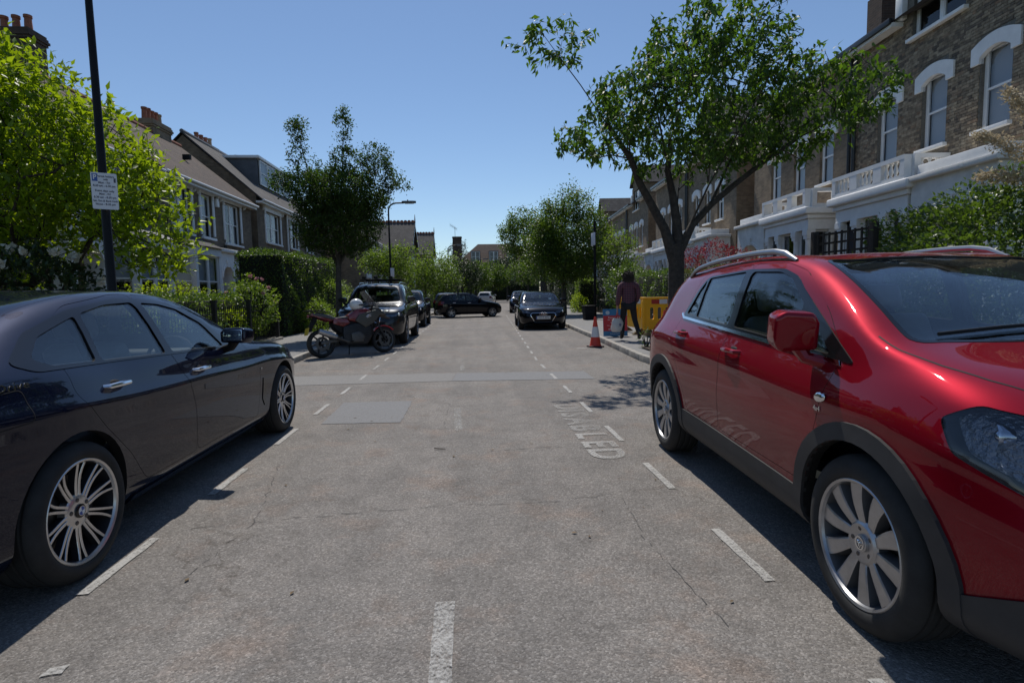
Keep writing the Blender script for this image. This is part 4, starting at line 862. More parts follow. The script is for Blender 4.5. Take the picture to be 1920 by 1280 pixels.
# small-leaved street tree on the left pavement
tree('street_tree', 'dark small-leaved street tree with tufted leading shoots beside the grey roof-rack car', (-3.95, 17.0, .12),
     [[(-3.95, 17, .1), (-3.95, 17, 1.1), (-3.92, 17, 2.2)], [(-3.92, 17, 2.2), (-3.8, 17, 3.5), (-3.7, 17, 4.8), (-3.62, 17, 5.9), (-3.58, 17, 6.9)], [(-3.92, 17, 2.2), (-4.3, 17, 3.4), (-4.6, 17, 4.7), (-4.82, 17, 5.8), (-4.92, 17, 6.5)], [(-3.92, 17, 2.2), (-3.3, 17, 3.4), (-2.8, 17, 4.5), (-2.5, 17, 5.6)], [(-3.92, 17, 2.2), (-3.8, 17.6, 3.4), (-3.7, 18.1, 4.5)], [(-3.92, 17, 2.2), (-3.9, 16.4, 3.4), (-3.8, 16, 4.5)]],
     [(-3.85, 17, 3.45, 1.3, 1.3, .95), (-3.8, 17, 4.3, 1.5, 1.4, .75), (-4.92, 17, 6.15, .28, .25, .42, 1.7), (-3.60, 17, 6.35, .25, .24, .5, 1.7), (-4.85, 17, 5.35, .36, .35, .5), (-2.7, 17, 5.2, .5, .5, .62), (-2.1, 17, 4.7, .42, .45, .33), (-5.3, 17, 4.75, .5, .5, .36), (-3.65, 17, 5.4, .4, .4, .6), (-3.2, 17, 4.95, .45, .45, .4), (-4.2, 17, 4.95, .4, .4, .4)],
     140, 1900, 46000, .072, .6, 'leaf_street', 'bark_grey', trunk=[([(-3.95, 17, .05), (-3.95, 17, 1.0), (-3.93, 17, 1.8), (-3.9, 17, 2.6)], [.13, .095, .088, .08])], rt=.0035, droop=.1, tmpl='rh', spread=.07, step=.3)
# tree further down the right pavement
def simple_tree(label, base, h, r, cz, lm, n, ls, ells=None, name='street_tree', group='trees lining the far street', cat='tree', bole=.11):
    x, y, z = base; E_ = ells or [(x, y, cz, r, r, (h - cz) * .75), (x + r * .1, y, h - (h - cz) * .45, r * .6, r * .6, (h - cz) * .45), (x - r * .35, y, cz - .3 * r, r * .6, r * .6, r * .45), (x + r * .4, y, cz - .15 * r, r * .6, r * .6, r * .5)]
    return tree(name, label, base, [[(x, y, z), (x, y, z + (cz - z) * .35), (x, y, z + (cz - z) * .6)], [(x, y, z + (cz - z) * .6), (x + r * .3, y, cz), (x + r * .4, y, cz + r * .4)], [(x, y, z + (cz - z) * .6), (x - r * .3, y, cz), (x - r * .4, y, cz + r * .3)], [(x, y, z + (cz - z) * .6), (x, y, cz + .3), (x, y, h - .5)]],
                E_, 45, 260, n, ls, .55, lm, 'bark_grey', trunk=[([(x, y, z - .05), (x, y, z + (cz - z) * .35), (x, y, z + (cz - z) * .62)], [bole * 1.3, bole, bole * .85])], rt=.006, droop=.1, tmpl='rh', spread=.22, step=.6, group=group, cat=cat)
simple_tree('upright green street tree behind the dark hatchback with the number plate', (5.0, 30, .12), 7.5, 2.0, 4.3, 'leaf_mid', 32000, .13, [(5.0, 30, 2.9, 2.2, 2.0, .95), (3.7, 30, 4.4, 1.0, 1.1, .9), (5.3, 30, 4.4, 2.2, 2.1, 1.9), (5.4, 30, 6.0, 1.25, 1.2, 1.15), (3.9, 30, 3.6, 1.2, 1.2, .9), (6.9, 30, 4.2, .9, 1, 1.3), (4.2, 30, 5.3, .8, .8, .7), (5.2, 30, 3.0, 1.7, 1.6, .75)], bole=.13)
simple_tree('lime-green sapling in the garden beside the sign pole', (7.3, 27.5, .12), 4.6, 1.0, 3.0, 'leaf_pale', 2600, .13)
simple_tree('taller blue-green street tree directly behind the upright one', (5.9, 46, .12), 8.6, 2.3, 5.4, 'leaf_mid', 11000, .19, [(4.3, 46, 5.8, 1.9, 2.2, 1.9), (4.6, 46, 7.4, 1.3, 1.4, .9), (6.2, 46, 5.6, 2, 2, 2), (2.9, 46, 6.0, .9, 1, .6)], bole=.16)
simple_tree('pale green acer with flat layers beside the second lamp post', (-4.6, 31.5, .12), 4.15, 1.7, 3.3, 'leaf_pale', 5200, .13, [(-4.6, 31.5, 3.2, 1.5, 1.4, .5), (-4.0, 31.5, 3.8, 1.2, 1, .22), (-5.2, 31.5, 3.55, .9, .9, .22), (-4.2, 31.5, 2.6, 1.0, 1, .3)], bole=.06)
simple_tree('second pale green acer, just past the one by the second lamp post', (-2.9, 36, .12), 4.4, 1.7, 3.0, 'leaf_pale', 5200, .14, [(-2.9, 36, 3.0, 1.7, 1.5, .55), (-1.9, 36, 3.55, 1.3, 1, .25), (-2.6, 36, 4.2, .7, .7, .25), (-2.9, 36, 2.1, 1.5, 1.3, .5)], bole=.07)
for (x, y, h, r, cz, m, n, ls, lab) in [(-2.3, 46, 4.3, 1.6, 2.6, 'leaf_mid', 4000, .16, 'green tree between the pale acers and the dark round tree'), (-.9, 58, 5.2, 2.1, 3.3, 'leaf_dark', 5200, .17, 'round dark green tree past the third lamp post'),
        (.6, 70, 5.6, 2.2, 3.4, 'leaf_mid', 5200, .22, 'loose green tree beside the farthest lamp post'), (3.2, 84, 6.4, 2.6, 3.8, 'leaf_mid', 5200, .27, 'tall green tree in front of the apartment block'), (6.2, 96, 8.5, 3.0, 5.0, 'leaf_dark', 4800, .28, 'dark tree at the bend of the street'),
        (9.0, 88, 8.5, 3.2, 5.0, 'leaf_mid', 4800, .27, 'broad green tree closing the view at the bend'), (7.6, 58, 8.0, 2.5, 5.0, 'leaf_mid', 6500, .2, 'green street tree beyond the taller blue-green one'), (9.4, 70, 8.0, 2.6, 5.0, 'leaf_dark', 5000, .22, 'dark street tree beyond the villas at the bend'),
        (-3.5, 90, 5, 2.2, 3.0, 'leaf_mid', 3600, .27, 'green tree beyond the gabled houses'), (-1.8, 98, 5.6, 2.2, 3.6, 'leaf_mid', 3600, .28, 'slender tree beside the apartment block chimney'), (1.2, 108, 6.5, 3., 4., 'leaf_dark', 3600, .3, 'low dark tree under the apartment windows'), (13, 104, 10, 3.5, 6., 'leaf_mid', 3600, .3, 'tall distant tree beyond the hedge across the street end'), (-3.0, 140, 15, 3.2, 11, 'leaf_dark', 2500, .34, 'treetop rising behind the apartment chimney')]:
    simple_tree(lab, (x, y, .1), h, r, cz, m, n, ls, bole=.12)
# hedges
def hedge(name, label, c0, c1, wid, z0, z1, lm, n, ls, lw=.55, group=None, core='hedge_core', bump=.06, cat='hedge'):
    c0 = np.array(c0, float); c1 = np.array(c1, float); d = np.linalg.norm(c1 - c0); a = math.atan2(c1[1] - c0[1], c1[0] - c0[0]); root = empty(name, (*c0, z0), a, label, cat, group); H = z1 - z0; w2 = wid / 2
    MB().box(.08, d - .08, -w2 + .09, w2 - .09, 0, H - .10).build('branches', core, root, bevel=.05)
    ar = np.array([d * wid, d * H, d * H, wid * H, wid * H]); k = RNG.multinomial(n, ar / ar.sum()); P = []; N = []
    u = RNG.uniform
    P.append(np.stack([u(0, d, k[0]), u(-w2, w2, k[0]), np.full(k[0], H)], 1)); N.append(np.tile([0, 0, 1.], (k[0], 1)))
    for s_, kk in ((-1, k[1]), (1, k[2])): P.append(np.stack([u(0, d, kk), np.full(kk, s_ * w2), u(0, H, kk)], 1)); N.append(np.tile([0, s_, .25], (kk, 1)))
    for s_, kk in ((0, k[3]), (1, k[4])): P.append(np.stack([np.full(kk, s_ * d), u(-w2, w2, kk), u(0, H, kk)], 1)); N.append(np.tile([2 * s_ - 1, 0, .25], (kk, 1)))
    P = np.concatenate(P); N = np.concatenate(N); ph = np.sin(P[:, 0] * 2.3) * np.cos(P[:, 1] * 3.1 + P[:, 2] * 2.2) + np.sin(P[:, 0] * 5.1 + P[:, 2] * 4.3) * .6
    P = P + N * (ph * bump - np.abs(RNG.normal(0, .05, len(P))) + .02)[:, None] ; A = N * .55 + RNG.normal(0, .75, P.shape) + np.array([0, 0, .2])
    me, _ = leaf_mesh('foliage', P, A, ls, lw, (0, 0, 1), .9, 'rh'); fo = link('foliage', me, lm, root); fo['kind'] = 'stuff'; return root
def bush(name, label, c, r, lm, n, ls, lw=.5, flowers=None, group=None, cat='shrub', core=True, lo=.0):
    root = empty(name, (c[0], c[1], .12), 0, label, cat, group); r = np.array(r, float); d = RNG.normal(size=(n, 3)); d /= np.linalg.norm(d, axis=1, keepdims=True); rad = RNG.uniform(.55, 1.0, (n, 1)) ** .5
    lump = 1 + .16 * np.sin(d[:, :1] * 5 + 1) * np.cos(d[:, 1:2] * 6) + .12 * np.sin(d[:, 2:3] * 9 + d[:, :1] * 7); cz = c[2] - .12
    P = d * rad * lump * r + np.array([0, 0, cz]); P = P[P[:, 2] > lo]; A = P - np.array([0, 0, cz]); A = A / (np.linalg.norm(A, axis=1, keepdims=True) + 1e-6) + RNG.normal(0, .7, P.shape)
    me, _ = leaf_mesh('foliage', P, A, ls, lw, (0, 0, 1), .8, 'leaf' if n < 5000 else 'rh'); fo = link('foliage', me, lm, root); fo['kind'] = 'stuff'
    st = MB()
    for k in range(7):
        a = 2 * math.pi * k / 7; st.tube([(0, 0, -.05), (r[0] * .3 * math.cos(a), r[1] * .3 * math.sin(a), cz * .6), (r[0] * .6 * math.cos(a), r[1] * .6 * math.sin(a), cz + r[2] * .3)], [.022, .014, .006], 5)
    so = st.build('stems', 'bark', root); so['kind'] = 'stuff'
    if flowers:
        fm, nf, fs = flowers
        for k in range(nf):
            while True:
                v = Vector(RNG.normal(size=3)).normalized()
                if v.z > -.2: break
            p = Vector((v.x * r[0], v.y * r[1], v.z * r[2] + cz)) * 1.0; q = RNG.normal(0, .3, (26, 3)) + np.array(v)
            me, _ = leaf_mesh('flower', np.tile(np.array(p), (26, 1)) + RNG.normal(0, fs * .15, (26, 3)), q, fs * .55, .8, tuple(v), .5, 'rh'); link('flower', me, fm, root)
    return root
hedge('clipped_hedge', 'low clipped hedge behind the railings in front of the house with the arched doorcase', (-6.3, 10.0), (-6.3, 15.6), .8, .12, 1.42, 'leaf_hedge', 9000, .06)
hedge('clipped_hedge', 'tall dark block hedge behind the pink rose bush', (-6.6, 18.1), (-6.35, 24.2), 1.5, .12, 2.80, 'leaf_hedge', 22000, .075, bump=.09)
bush('rose_bush', 'sprawling rose bush with pink blooms behind the iron railings', (-5.95, 15.6, 1.15), (.62, .75, .78), 'leaf_pale', 2600, .085, flowers=('petal_pink', 12, .11))
bush('hydrangea', 'white-flowered shrub below the bright green tree', (-6.75, 9.2, 1.35), (.95, .8, .85), 'leaf_dark', 3600, .10, flowers=('petal_white', 16, .17))
for (x, y, z, r, m, n, lab) in [(-6.0, 10.8, .7, (.4, .9, .65), 'leaf_lime', 2000, 'yellow-green garden plants behind the near end of the railings'), (-5.95, 12.6, .65, (.35, .9, .6), 'leaf_rose', 2000, 'grey-green garden plants behind the middle of the railings'), (-5.95, 14.2, .65, (.35, .8, .6), 'leaf_lime', 2000, 'yellow-green grassy plants beside the rose bush'), (-5.3, 19.8, .7, (.5, .7, .6), 'leaf_pale', 1700, 'light yellow-green shrub behind the motorcycle tail'), (-5.6, 22.3, 1.2, (.8, 1.0, .9), 'leaf_pale', 2300, 'round light green shrub between the tall hedge and the roof-bar car'), (-6.2, 25.6, 1.5, (.8, .9, .8), 'leaf_rose', 2300, 'silvery shrub against the pale yellow house'), (-5.2, 30, .9, (1, 2, .8), 'leaf_hedge', 2500, 'domed shrub behind the second dark parked car')]:
    bush('garden_shrub', lab, (x, y, z), r, m, n, .085, .45)
bush('garden_shrub', 'grassy lit foliage on top of the low clipped hedge', (-7.4, 14.5, 1.3), (.6, 2.2, .5), 'leaf_lime', 2200, .09, .35)
hedge('clipped_hedge', 'brownish clipped garden hedge behind the yellow barrier', (6.75, 10.9), (6.9, 17.6), .9, .12, 1.95, 'leaf_hedge_brown', 15000, .06)
hedge('clipped_hedge', 'green garden hedge past the brownish one, behind the walking person', (7.0, 17.9), (7.2, 23.5), 1.0, .12, 2.0, 'leaf_hedge', 9000, .075, bump=.12)
bush('garden_shrub', 'big loose shrub spilling over the wall near the sign pole', (7.1, 24.6, 1.5), (1.1, 1.6, 1.1), 'leaf_hedge', 4200, .11, .5); bush('garden_shrub', 'dark evergreen shrub by the garden wall with the upright street tree', (7.6, 28.4, 1.4), (1.2, 1.8, 1.3), 'leaf_dark', 4200, .12, .5)
hedge('clipped_hedge', 'small square yellow-topped hedge beside the upright street tree', (7.0, 33.2), (7.3, 36), 1.1, .12, 2.1, 'leaf_pale', 3500, .09); bush('garden_shrub', 'golden rounded shrub low beside the upright street tree', (6.4, 33.0, .65), (.5, .8, .6), 'leaf_lime', 1200, .1)
hedge('clipped_hedge', 'long hedge beyond the small square yellow-topped one', (8.0, 37), (10, 56), 1.2, .12, 2.0, 'leaf_dark', 6000, .13); hedge('clipped_hedge', 'long hedge behind the pale green acers', (-5.4, 36), (-3.9, 52), 1.2, .12, 1.5, 'leaf_hedge', 6000, .12); hedge('clipped_hedge', 'distant mass of hedge under the gabled houses', (-3.6, 54), (1.5, 84), 1.6, .12, 2.3, 'leaf_mid', 5000, .17); hedge('clipped_hedge', 'dark hedge bordering the bend beyond the villas', (11.2, 58), (14.5, 104), 2., .1, 3.6, 'leaf_dark', 6000, .2); simple_tree('dark tree behind the hedge at the bend beyond the villas', (13.2, 82, .1), 8.5, 3.2, 4.6, 'leaf_dark', 4500, .27, bole=.14); simple_tree('green tree at the start of the hedge beyond the villas', (11.8, 64, .1), 7.5, 2.6, 4.2, 'leaf_mid', 4500, .22, bole=.14); hedge('clipped_hedge', 'dark hedge across the end of the street', (3.5, 106), (13, 112), 2., .1, 3.2, 'leaf_dark', 5000, .24)
bush('clipped_bush', 'dense glossy green bush above the red car roof', (7.0, 7.0, 1.6), (.9, 2.3, 1.08), 'leaf_hedge', 24000, .075, .55); bush('clipped_bush', 'lower glossy bush between the trellis and the villa steps', (7.9, 9.2, 1.2), (1.0, 1.5, .95), 'leaf_hedge', 4500, .085, .55)
bush('japanese_maple', 'low dark red maple behind the brownish hedge', (8.3, 18.6, 2.1), (1.15, 1.3, .85), 'leaf_red', 3600, .10, .35)
bush('weed_clump', 'straggly weeds at the edge of the tree pit', (3.75, 11.75, .30), (.16, .22, .28), 'leaf_rose', 90, .07, .3)
# cordyline with pale plumes at the right edge
def cordyline(x, y):
    root = empty('cordyline', (x, y, .12), 0, 'spiky cordyline with pale flower plumes at the villa garden', 'palm'); MB().tube([(0, 0, 0), (.03, 0, 1.2), (0, .02, 2.35)], [.12, .10, .09], 10).build('stem', 'bark_grey', root)
    blade = MB(); n = 7
    for i in range(n):
        t = i / (n - 1); w_ = .028 * math.sin(math.pi * min(1, .18 + t * .82)); zc = .02 * (1 - (2 * t - 1) ** 2) - .35 * t ** 2.4
        blade.v += [(t, -w_, zc), (t, w_, zc)]
        if i: blade.f.append((2 * i - 2, 2 * i - 1, 2 * i + 1, 2 * i)); blade.m.append(0)
    bme = blade.mesh('blade', fix=False, ang=60); bme.materials.append(MT['leaf_sword'])
    for k in range(110):
        a = random.uniform(0, 2 * math.pi); e = math.asin(random.uniform(-.55, .95)); link('blade', bme, None, root, (0, .02, 2.35 + random.uniform(-.12, .15)), (0, -e, a), (random.uniform(.7, 1.0),) * 3)
    for k, (a, e, l) in enumerate([(2.6, .95, 1.35), (3.5, .5, 1.0), (1.2, .9, 1.2), (4.6, .75, 1.1), (2.9, 1.35, 1.7), (0, .6, 1.1), (2.5, .15, 1.0), (2.3, .6, 1.25)]):
        D = np.array([math.cos(a) * math.cos(e), math.sin(a) * math.cos(e), math.sin(e)]); n_ = 1300; t = RNG.uniform(.2, 1, (n_, 1)); P = np.array([0, .02, 2.4]) + D * t * l + RNG.normal(0, 1, (n_, 3)) * (.16 * (1 - .75 * (t - .2))) * .5
        me, _ = leaf_mesh('flower_plume', P, D + RNG.normal(0, .8, (n_, 3)), .045, .5, (0, 0, 1), .8, 'rh'); link('flower_plume', me, 'plume', root)['kind'] = 'stuff'
cordyline(7.0, 5.9)
# trellis, railings
def trellis():
    root = empty('trellis', (6.28, 9.85, .12), R(-86), 'dark wooden square trellis panel beside the glossy bush', 'trellis'); W, z0, z1 = 1.35, 1.0, 2.2; mat_ = 'fence_wood'
    MB().box(-.06, .03, -.05, .05, 0, z1 + .04).build('post', mat_, root, bevel=.006); MB().box(W - .03, W + .06, -.05, .05, 0, z1 + .04).build('post', mat_, root, bevel=.006); MB().box(.03, W - .03, -.02, .02, .05, z0).build('board_panel', mat_, root, ang=None)
    n = 9
    for i in range(n): x = .06 + (W - .15) * i / (n - 1); MB().box(x, x + .035, -.022, -.002, z0 + .02, z1).build('slat', mat_, root, ang=None)
    for i in range(8): z = z0 + .05 + (z1 - z0 - .1) * i / 7; MB().box(.03, W - .03, .0, .02, z, z + .035).build('slat', mat_, root, ang=None)
mat('fence_wood', (.030, .024, .020), .85, var=.3, vs=10); trellis()
mat('iron', (.010, .010, .011), .5)
def railings():
    root = empty('railings', (-5.60, 8.6, .13), R(90), 'black wrought iron railings in front of the garden plants', 'railings'); W = 7.9
    bar = MB(); bar.tube([(0, 0, .06), (0, 0, .98)], .008, 6); bar.tube([(0, 0, .98), (0, 0, 1.0), (0, 0, 1.06)], [.016, .02, .002], 6); bm_ = bar.mesh('bar'); bm_.materials.append(MT['iron'])
    for i in range(int(W / .11)): link('bar', bm_, None, root, (.11 * (i + .5), 0, 0))
    for z in (.12, .88): MB().box(0, W, -.014, .014, z, z + .022).build('rail', 'iron', root, ang=None)
    for x in (0, 2.0, 4.0, 5.9, W): p = MB(); p.box(x - .045, x + .045, -.045, .045, 0, 1.14); p.box(x - .06, x + .06, -.06, .06, 1.14, 1.20); p.build('post', 'iron', root, ang=None)
    MB().box(-.1, W + .1, -.12, .12, -.04, .10).build('plinth', 'kerb', root, bevel=.01)
railings()
# ------------------------------------------------------------------ cars
def boo(A, B, op):
    oa = bpy.data.objects.new('tmpa', A); ob = bpy.data.objects.new('tmpb', B); TMP.collection.objects.link(oa); TMP.collection.objects.link(ob)
    md = oa.modifiers.new('b', 'BOOLEAN'); md.operation = op; md.object = ob
    try: md.solver = 'MANIFOLD'
    except Exception: md.solver = 'EXACT'
    vl = TMP.view_layers[0]; vl.update(); dg = vl.depsgraph
    me = bpy.data.meshes.new_from_object(oa.evaluated_get(dg))
    bpy.data.objects.remove(oa); bpy.data.objects.remove(ob); me.materials.clear(); return me
def prism_mesh(poly, a, b, axis='x'):
    return MB().prism(poly, a, b, axis).mesh('prism', ang=None)
class Loft:
    def __init__(s, S, n=84, sub=4):
        f = {k: pchip(S[k]) for k in ('top', 'belt', 'zb', 'wm', 'we', 'tb', 'fr')}
        yr, yf = S['yr'], S['yf']
        ys = np.unique(np.round(np.concatenate([np.linspace(yr, yf, n), yr + np.array([.004, .012, .025, .04]), yf - np.array([.004, .012, .025, .04])]), 5))
        rings = []
        for y in ys:
            zt, be, zb, wm, we, tb, fr = (float(f[k](y)) for k in ('top', 'belt', 'zb', 'wm', 'we', 'tb', 'fr'))
            hh = be - zb; si = S.get('sill', .055)
            if abs(S.get('sillz', 0)) > 0: pass
            ze = be + (zt - be) * fr
            K = [(0, zb), (max(.05, wm - si - .12), zb), (wm - si, zb + .10 * hh), (wm - .022, zb + .28 * hh), (wm - .004, zb + .55 * hh),
                 (wm - S.get('sh', .008), zb + .74 * hh), (wm - S.get('sh', .008) - .001, zb + .80 * hh), (wm - S.get('led', .026), zb + .865 * hh), (wm - tb, be), (we, ze), (we * .55, zt - (zt - ze) * .25), (0, zt)]
            P = [np.array(k) for k in K]; pts = []
            for i in range(len(P) - 1):
                p0 = P[i - 1] if i > 0 else np.array([-P[1][0], P[1][1]]); p1, p2 = P[i], P[i + 1]
                p3 = P[i + 2] if i + 2 < len(P) else np.array([-P[-2][0], P[-2][1]])
                for j in range(sub):
                    t = j / sub
                    l1 = np.linalg.norm(p2 - p1) + 1e-9
                    m1 = (p2 - p0) / (np.linalg.norm(p2 - p1) + np.linalg.norm(p1 - p0) + 1e-9) * l1
                    m2 = (p3 - p1) / (np.linalg.norm(p3 - p2) + np.linalg.norm(p2 - p1) + 1e-9) * l1
                    pts.append((2 * t**3 - 3 * t**2 + 1) * p1 + (t**3 - 2 * t**2 + t) * m1 + (-2 * t**3 + 3 * t**2) * p2 + (t**3 - t**2) * m2)
            pts.append(P[-1]); rings.append(np.array(pts))
        m = len(rings[0]); N = 2 * m - 2; V = []
        for y, r in zip(ys, rings):
            for (x, z) in r: V.append((x, y, z))
            for (x, z) in r[-2:0:-1]: V.append((-x, y, z))
        F = []
        for i in range(len(ys) - 1):
            for j in range(N):
                a = i * N + j; b = i * N + (j + 1) % N; F.append((a, b, b + N, a + N))
        F.append(tuple(range(N))[::-1]); F.append(tuple(range((len(ys) - 1) * N, len(ys) * N)))
        s.V = np.array(V); s.F = F
        me = s._mk(s.V); bm = bmesh.new(); bm.from_mesh(me); bmesh.ops.recalc_face_normals(bm, faces=bm.faces)
        bm.normal_update(); s.N = np.array([tuple(v.normal) for v in bm.verts]); bm.verts.ensure_lookup_table()
        tri = bm.copy(); bmesh.ops.triangulate(tri, faces=tri.faces); tri.normal_update(); s.bvh = BVHTree.FromBMesh(tri)
        tri.faces.ensure_lookup_table(); s.tri = [[v.index for v in f.verts] for f in tri.faces]; tri.free(); bm.free()
    def _mk(s, V):
        me = bpy.data.meshes.new('loft'); me.from_pydata([tuple(v) for v in V], [], s.F)
        bm = bmesh.new(); bm.from_mesh(me); bmesh.ops.recalc_face_normals(bm, faces=bm.faces); bm.to_mesh(me); bm.free(); return me
    def off(s, d): return s._mk(s.V + s.N * d)
    def skin(s, a, b): return boo(s.off(a), s.off(b), 'DIFFERENCE')
    def hitx(s, y, z, sg=1):
        h = s.bvh.ray_cast(Vector((2.5 * sg, y, z)), Vector((-sg, 0, 0)))
        return h[0].x if h[0] else .8 * sg
    def finish(s, me, lim=.016):
        n = len(me.loops); nm = np.zeros((n, 3)); mi = []
        for p in me.polygons:
            c = p.center; loc, no, idx, dist = s.bvh.find_nearest(c)
            out = dist < lim and no.dot(p.normal) > .55; mi.append(0 if out else 1)
            for li in p.loop_indices:
                if out:
                    co = me.vertices[me.loops[li].vertex_index].co; l2, n2, ix, d2 = s.bvh.find_nearest(co)
                    a, b, c_ = s.tri[ix]; A, B, C_ = (Vector(s.V[q]) for q in (a, b, c_))
                    v0 = B - A; v1 = C_ - A; v2 = l2 - A; d00 = v0.dot(v0); d01 = v0.dot(v1); d11 = v1.dot(v1); d20 = v2.dot(v0); d21 = v2.dot(v1)
                    de = d00 * d11 - d01 * d01
                    if abs(de) < 1e-14: nm[li] = n2; continue
                    v = (d11 * d20 - d01 * d21) / de; w_ = (d00 * d21 - d01 * d20) / de
                    q = s.N[a] * (1 - v - w_) + s.N[b] * v + s.N[c_] * w_; l = np.linalg.norm(q)
                    nm[li] = q / l if l > 1e-6 else n2
                else: nm[li] = p.normal
        me.materials.clear()
        me.polygons.foreach_set('material_index', mi); me.polygons.foreach_set('use_smooth', [True] * len(mi))
        me.normals_split_custom_set([tuple(v) for v in nm]); return me
def spoke(mb, r0, r1, a0, a1, w0, w1, x0, x1, dep, sw=0., n=7, bulge=0.):
    vs = []; fs = []; mi = []
    for i in range(n):
        t = i / (n - 1); r = r0 + (r1 - r0) * t; a = a0 + (a1 - a0) * t + sw * math.sin(math.pi * t); ww = w0 + (w1 - w0) * t; x = x0 + (x1 - x0) * t + bulge * math.sin(math.pi * t)
        c, s_ = math.cos(a), math.sin(a)
        for (k, dx, f) in ((-1, -dep, 1.25), (-1, -.003, 1.), (-.75, 0, 1.), (.75, 0, 1.), (1, -.003, 1.), (1, -dep, 1.25)):
            h = k * ww * f / 2; vs.append((x + dx, r * c - h * s_, r * s_ + h * c))
    b = len(mb.v)
    for i in range(n - 1):
        for j in range(5):
            p = i * 6 + j; mb.add([vs[p], vs[p + 1], vs[p + 7], vs[p + 6]], [(0, 1, 2, 3)], 0 if j in (1, 2, 3) else 1)
def make_wheel(kind, rad, wid, rr, face='alloy', side='rim_dark', parent=None, detail=True):
    hw = wid / 2; n = 56 if detail else 28
    mb = MB()
    mb.lathe([(rr + .012, hw - .006), (rr + .004, hw + .001), (rr - .006, hw - .004), (rr - .010, hw - .016)], n, 'x', 0, caps=False)
    mb.lathe([(rr - .010, hw - .016), (rr - .016, hw - .05), (rr - .03, -hw + .04), (rr - .01, -hw + .03), (rr + .008, -hw + .01), (rr + .008, hw - .02)], n, 'x', 1, caps=False)
    ri = rr - .012
    if kind == 'bmw':
        for k in range(10):
            a = 2 * math.pi * k / 10
            for s_ in (-1, 1):
                spoke(mb, .06, ri, a + s_ * R(8.5), a + s_ * R(5.6) + R(1.5), .0165, .0135, hw - .034, hw - .014, .035, sw=s_ * R(-2.6) + R(1.5), bulge=-.008)
        mb.lathe([(.085, hw - .075), (.085, hw - .04), (.07, hw - .03), (.045, hw - .028), (.001, hw - .028)], 30, 'x', 0)
    elif kind == 'mokka':
        for k in range(10):
            a = 2 * math.pi * k / 10 + .1
            spoke(mb, .06, ri, a, a + R(5), .036, .074, hw - .034, hw - .016, .05, sw=R(3), bulge=.006)
        mb.lathe([(.09, hw - .07), (.09, hw - .034), (.075, hw - .022), (.04, hw - .03), (.001, hw - .03)], 30, 'x', 0)
    else:
        ns = {'five': 5, 'seven': 7}.get(kind, 5)
        for k in range(ns):
            a = 2 * math.pi * k / ns
            for s_ in (-1, 1): spoke(mb, .05, ri, a + s_ * R(9), a + s_ * R(13), .024, .03, hw - .03, hw - .02, .03, n=4)
        mb.lathe([(.08, hw - .06), (.08, hw - .03), (.001, hw - .028)], 20, 'x', 0)
    wh = mb.build('wheel', [face, side], parent, fix=False, ang=30)
    t = MB(); prof = [(rr + .003, hw - .012), (rr + .012, hw + .002), (rr + .03, hw + .008), (rr + (rad - rr) * .55, hw + .006), (rad - .022, hw - .006), (rad - .008, hw - .02), (rad - .001, hw - .036)]
    gx = np.linspace(hw - .05, -hw + .05, 4)
    for g in gx: prof += [(rad, g + .009), (rad - .007, g + .005), (rad - .007, g - .005), (rad, g - .009)]
    prof += [(rad - .001, -hw + .036), (rad - .022, -hw + .006), (rr + .03, -hw), (rr + .004, -hw + .01)]
    t.lathe(prof, n + 16, 'x', closed=True); t.build('tyre', 'tyre', wh, ang=40)
    d = MB(); d.lathe([(.06, hw - .10), (.06, hw - .085), (rr * .72, hw - .085), (rr * .72, hw - .105)], 32, 'x', closed=True); d.build('brake_disc', 'steel_dark', wh)
    d = MB(); d.lathe([(rr - .02, -hw + .05), (rr - .02, -hw + .045), (.001, -hw + .045)], 24, 'x'); d.build('back_plate', 'blackm', wh)
    if detail:
        c = MB(); c.lathe([(.034, hw - .03), (.034, hw - .022), (.030, hw - .0195), (.001, hw - .0185)], 28, 'x'); cap = c.build('hub_cap', 'gloss_black' if kind == 'bmw' else 'alloy', wh)
        e = MB()
        if kind == 'bmw':
            for q in range(4):
                pts = [(hw - .0178, 0, 0)] + [(hw - .0178, .021 * math.cos(q * math.pi / 2 + i * math.pi / 16), .021 * math.sin(q * math.pi / 2 + i * math.pi / 16)) for i in range(9)]
                e.add(pts, [tuple(range(10))], q % 2)
            e.lathe([(.0225, hw - .019), (.0235, hw - .0175), (.0215, hw - .0175)], 24, 'x', 2, closed=True)
            e.build('emblem', ['badge_blue', 'white_paint', 'chrome'], wh, fix=False, ang=None)
        else:
            e.lathe([(.024, hw - .0185), (.0265, hw - .016), (.0215, hw - .0165)], 24, 'x', 0, closed=True)
            e.T = Matrix.Translation((hw - .0165, 0, 0))
            e.tube([(0, -.012, .012), (0, .002, .010), (0, .012, .013)], .002, 5, 0); e.tube([(0, -.010, .004), (0, 0, -.002), (0, .010, .006)], .0028, 5, 0)
            e.tube([(0, -.006, -.006), (0, 0, -.014), (0, .008, -.006)], .0028, 5, 0); e.build('emblem', ['chrome', 'gloss_black'], wh)
        for k in range(5):
            a = 2 * math.pi * k / 5 + .3; b = MB(); b.lathe([(.011, -.012), (.011, .004), (.006, .006), (.001, .006)], 6, 'x')
            b.build('wheel_bolt', 'steel_dark', wh, loc=(hw - .03, .058 * math.cos(a), .058 * math.sin(a)))
    return wh
def rbox(name, sx, sy, sz, m, parent, loc, rot=(0, 0, 0), bev=.04, seg=3):
    return MB().box(-sx / 2, sx / 2, -sy / 2, sy / 2, 0, sz).build(name, m, parent, loc, rot, bevel=bev, bseg=seg, ang=50)
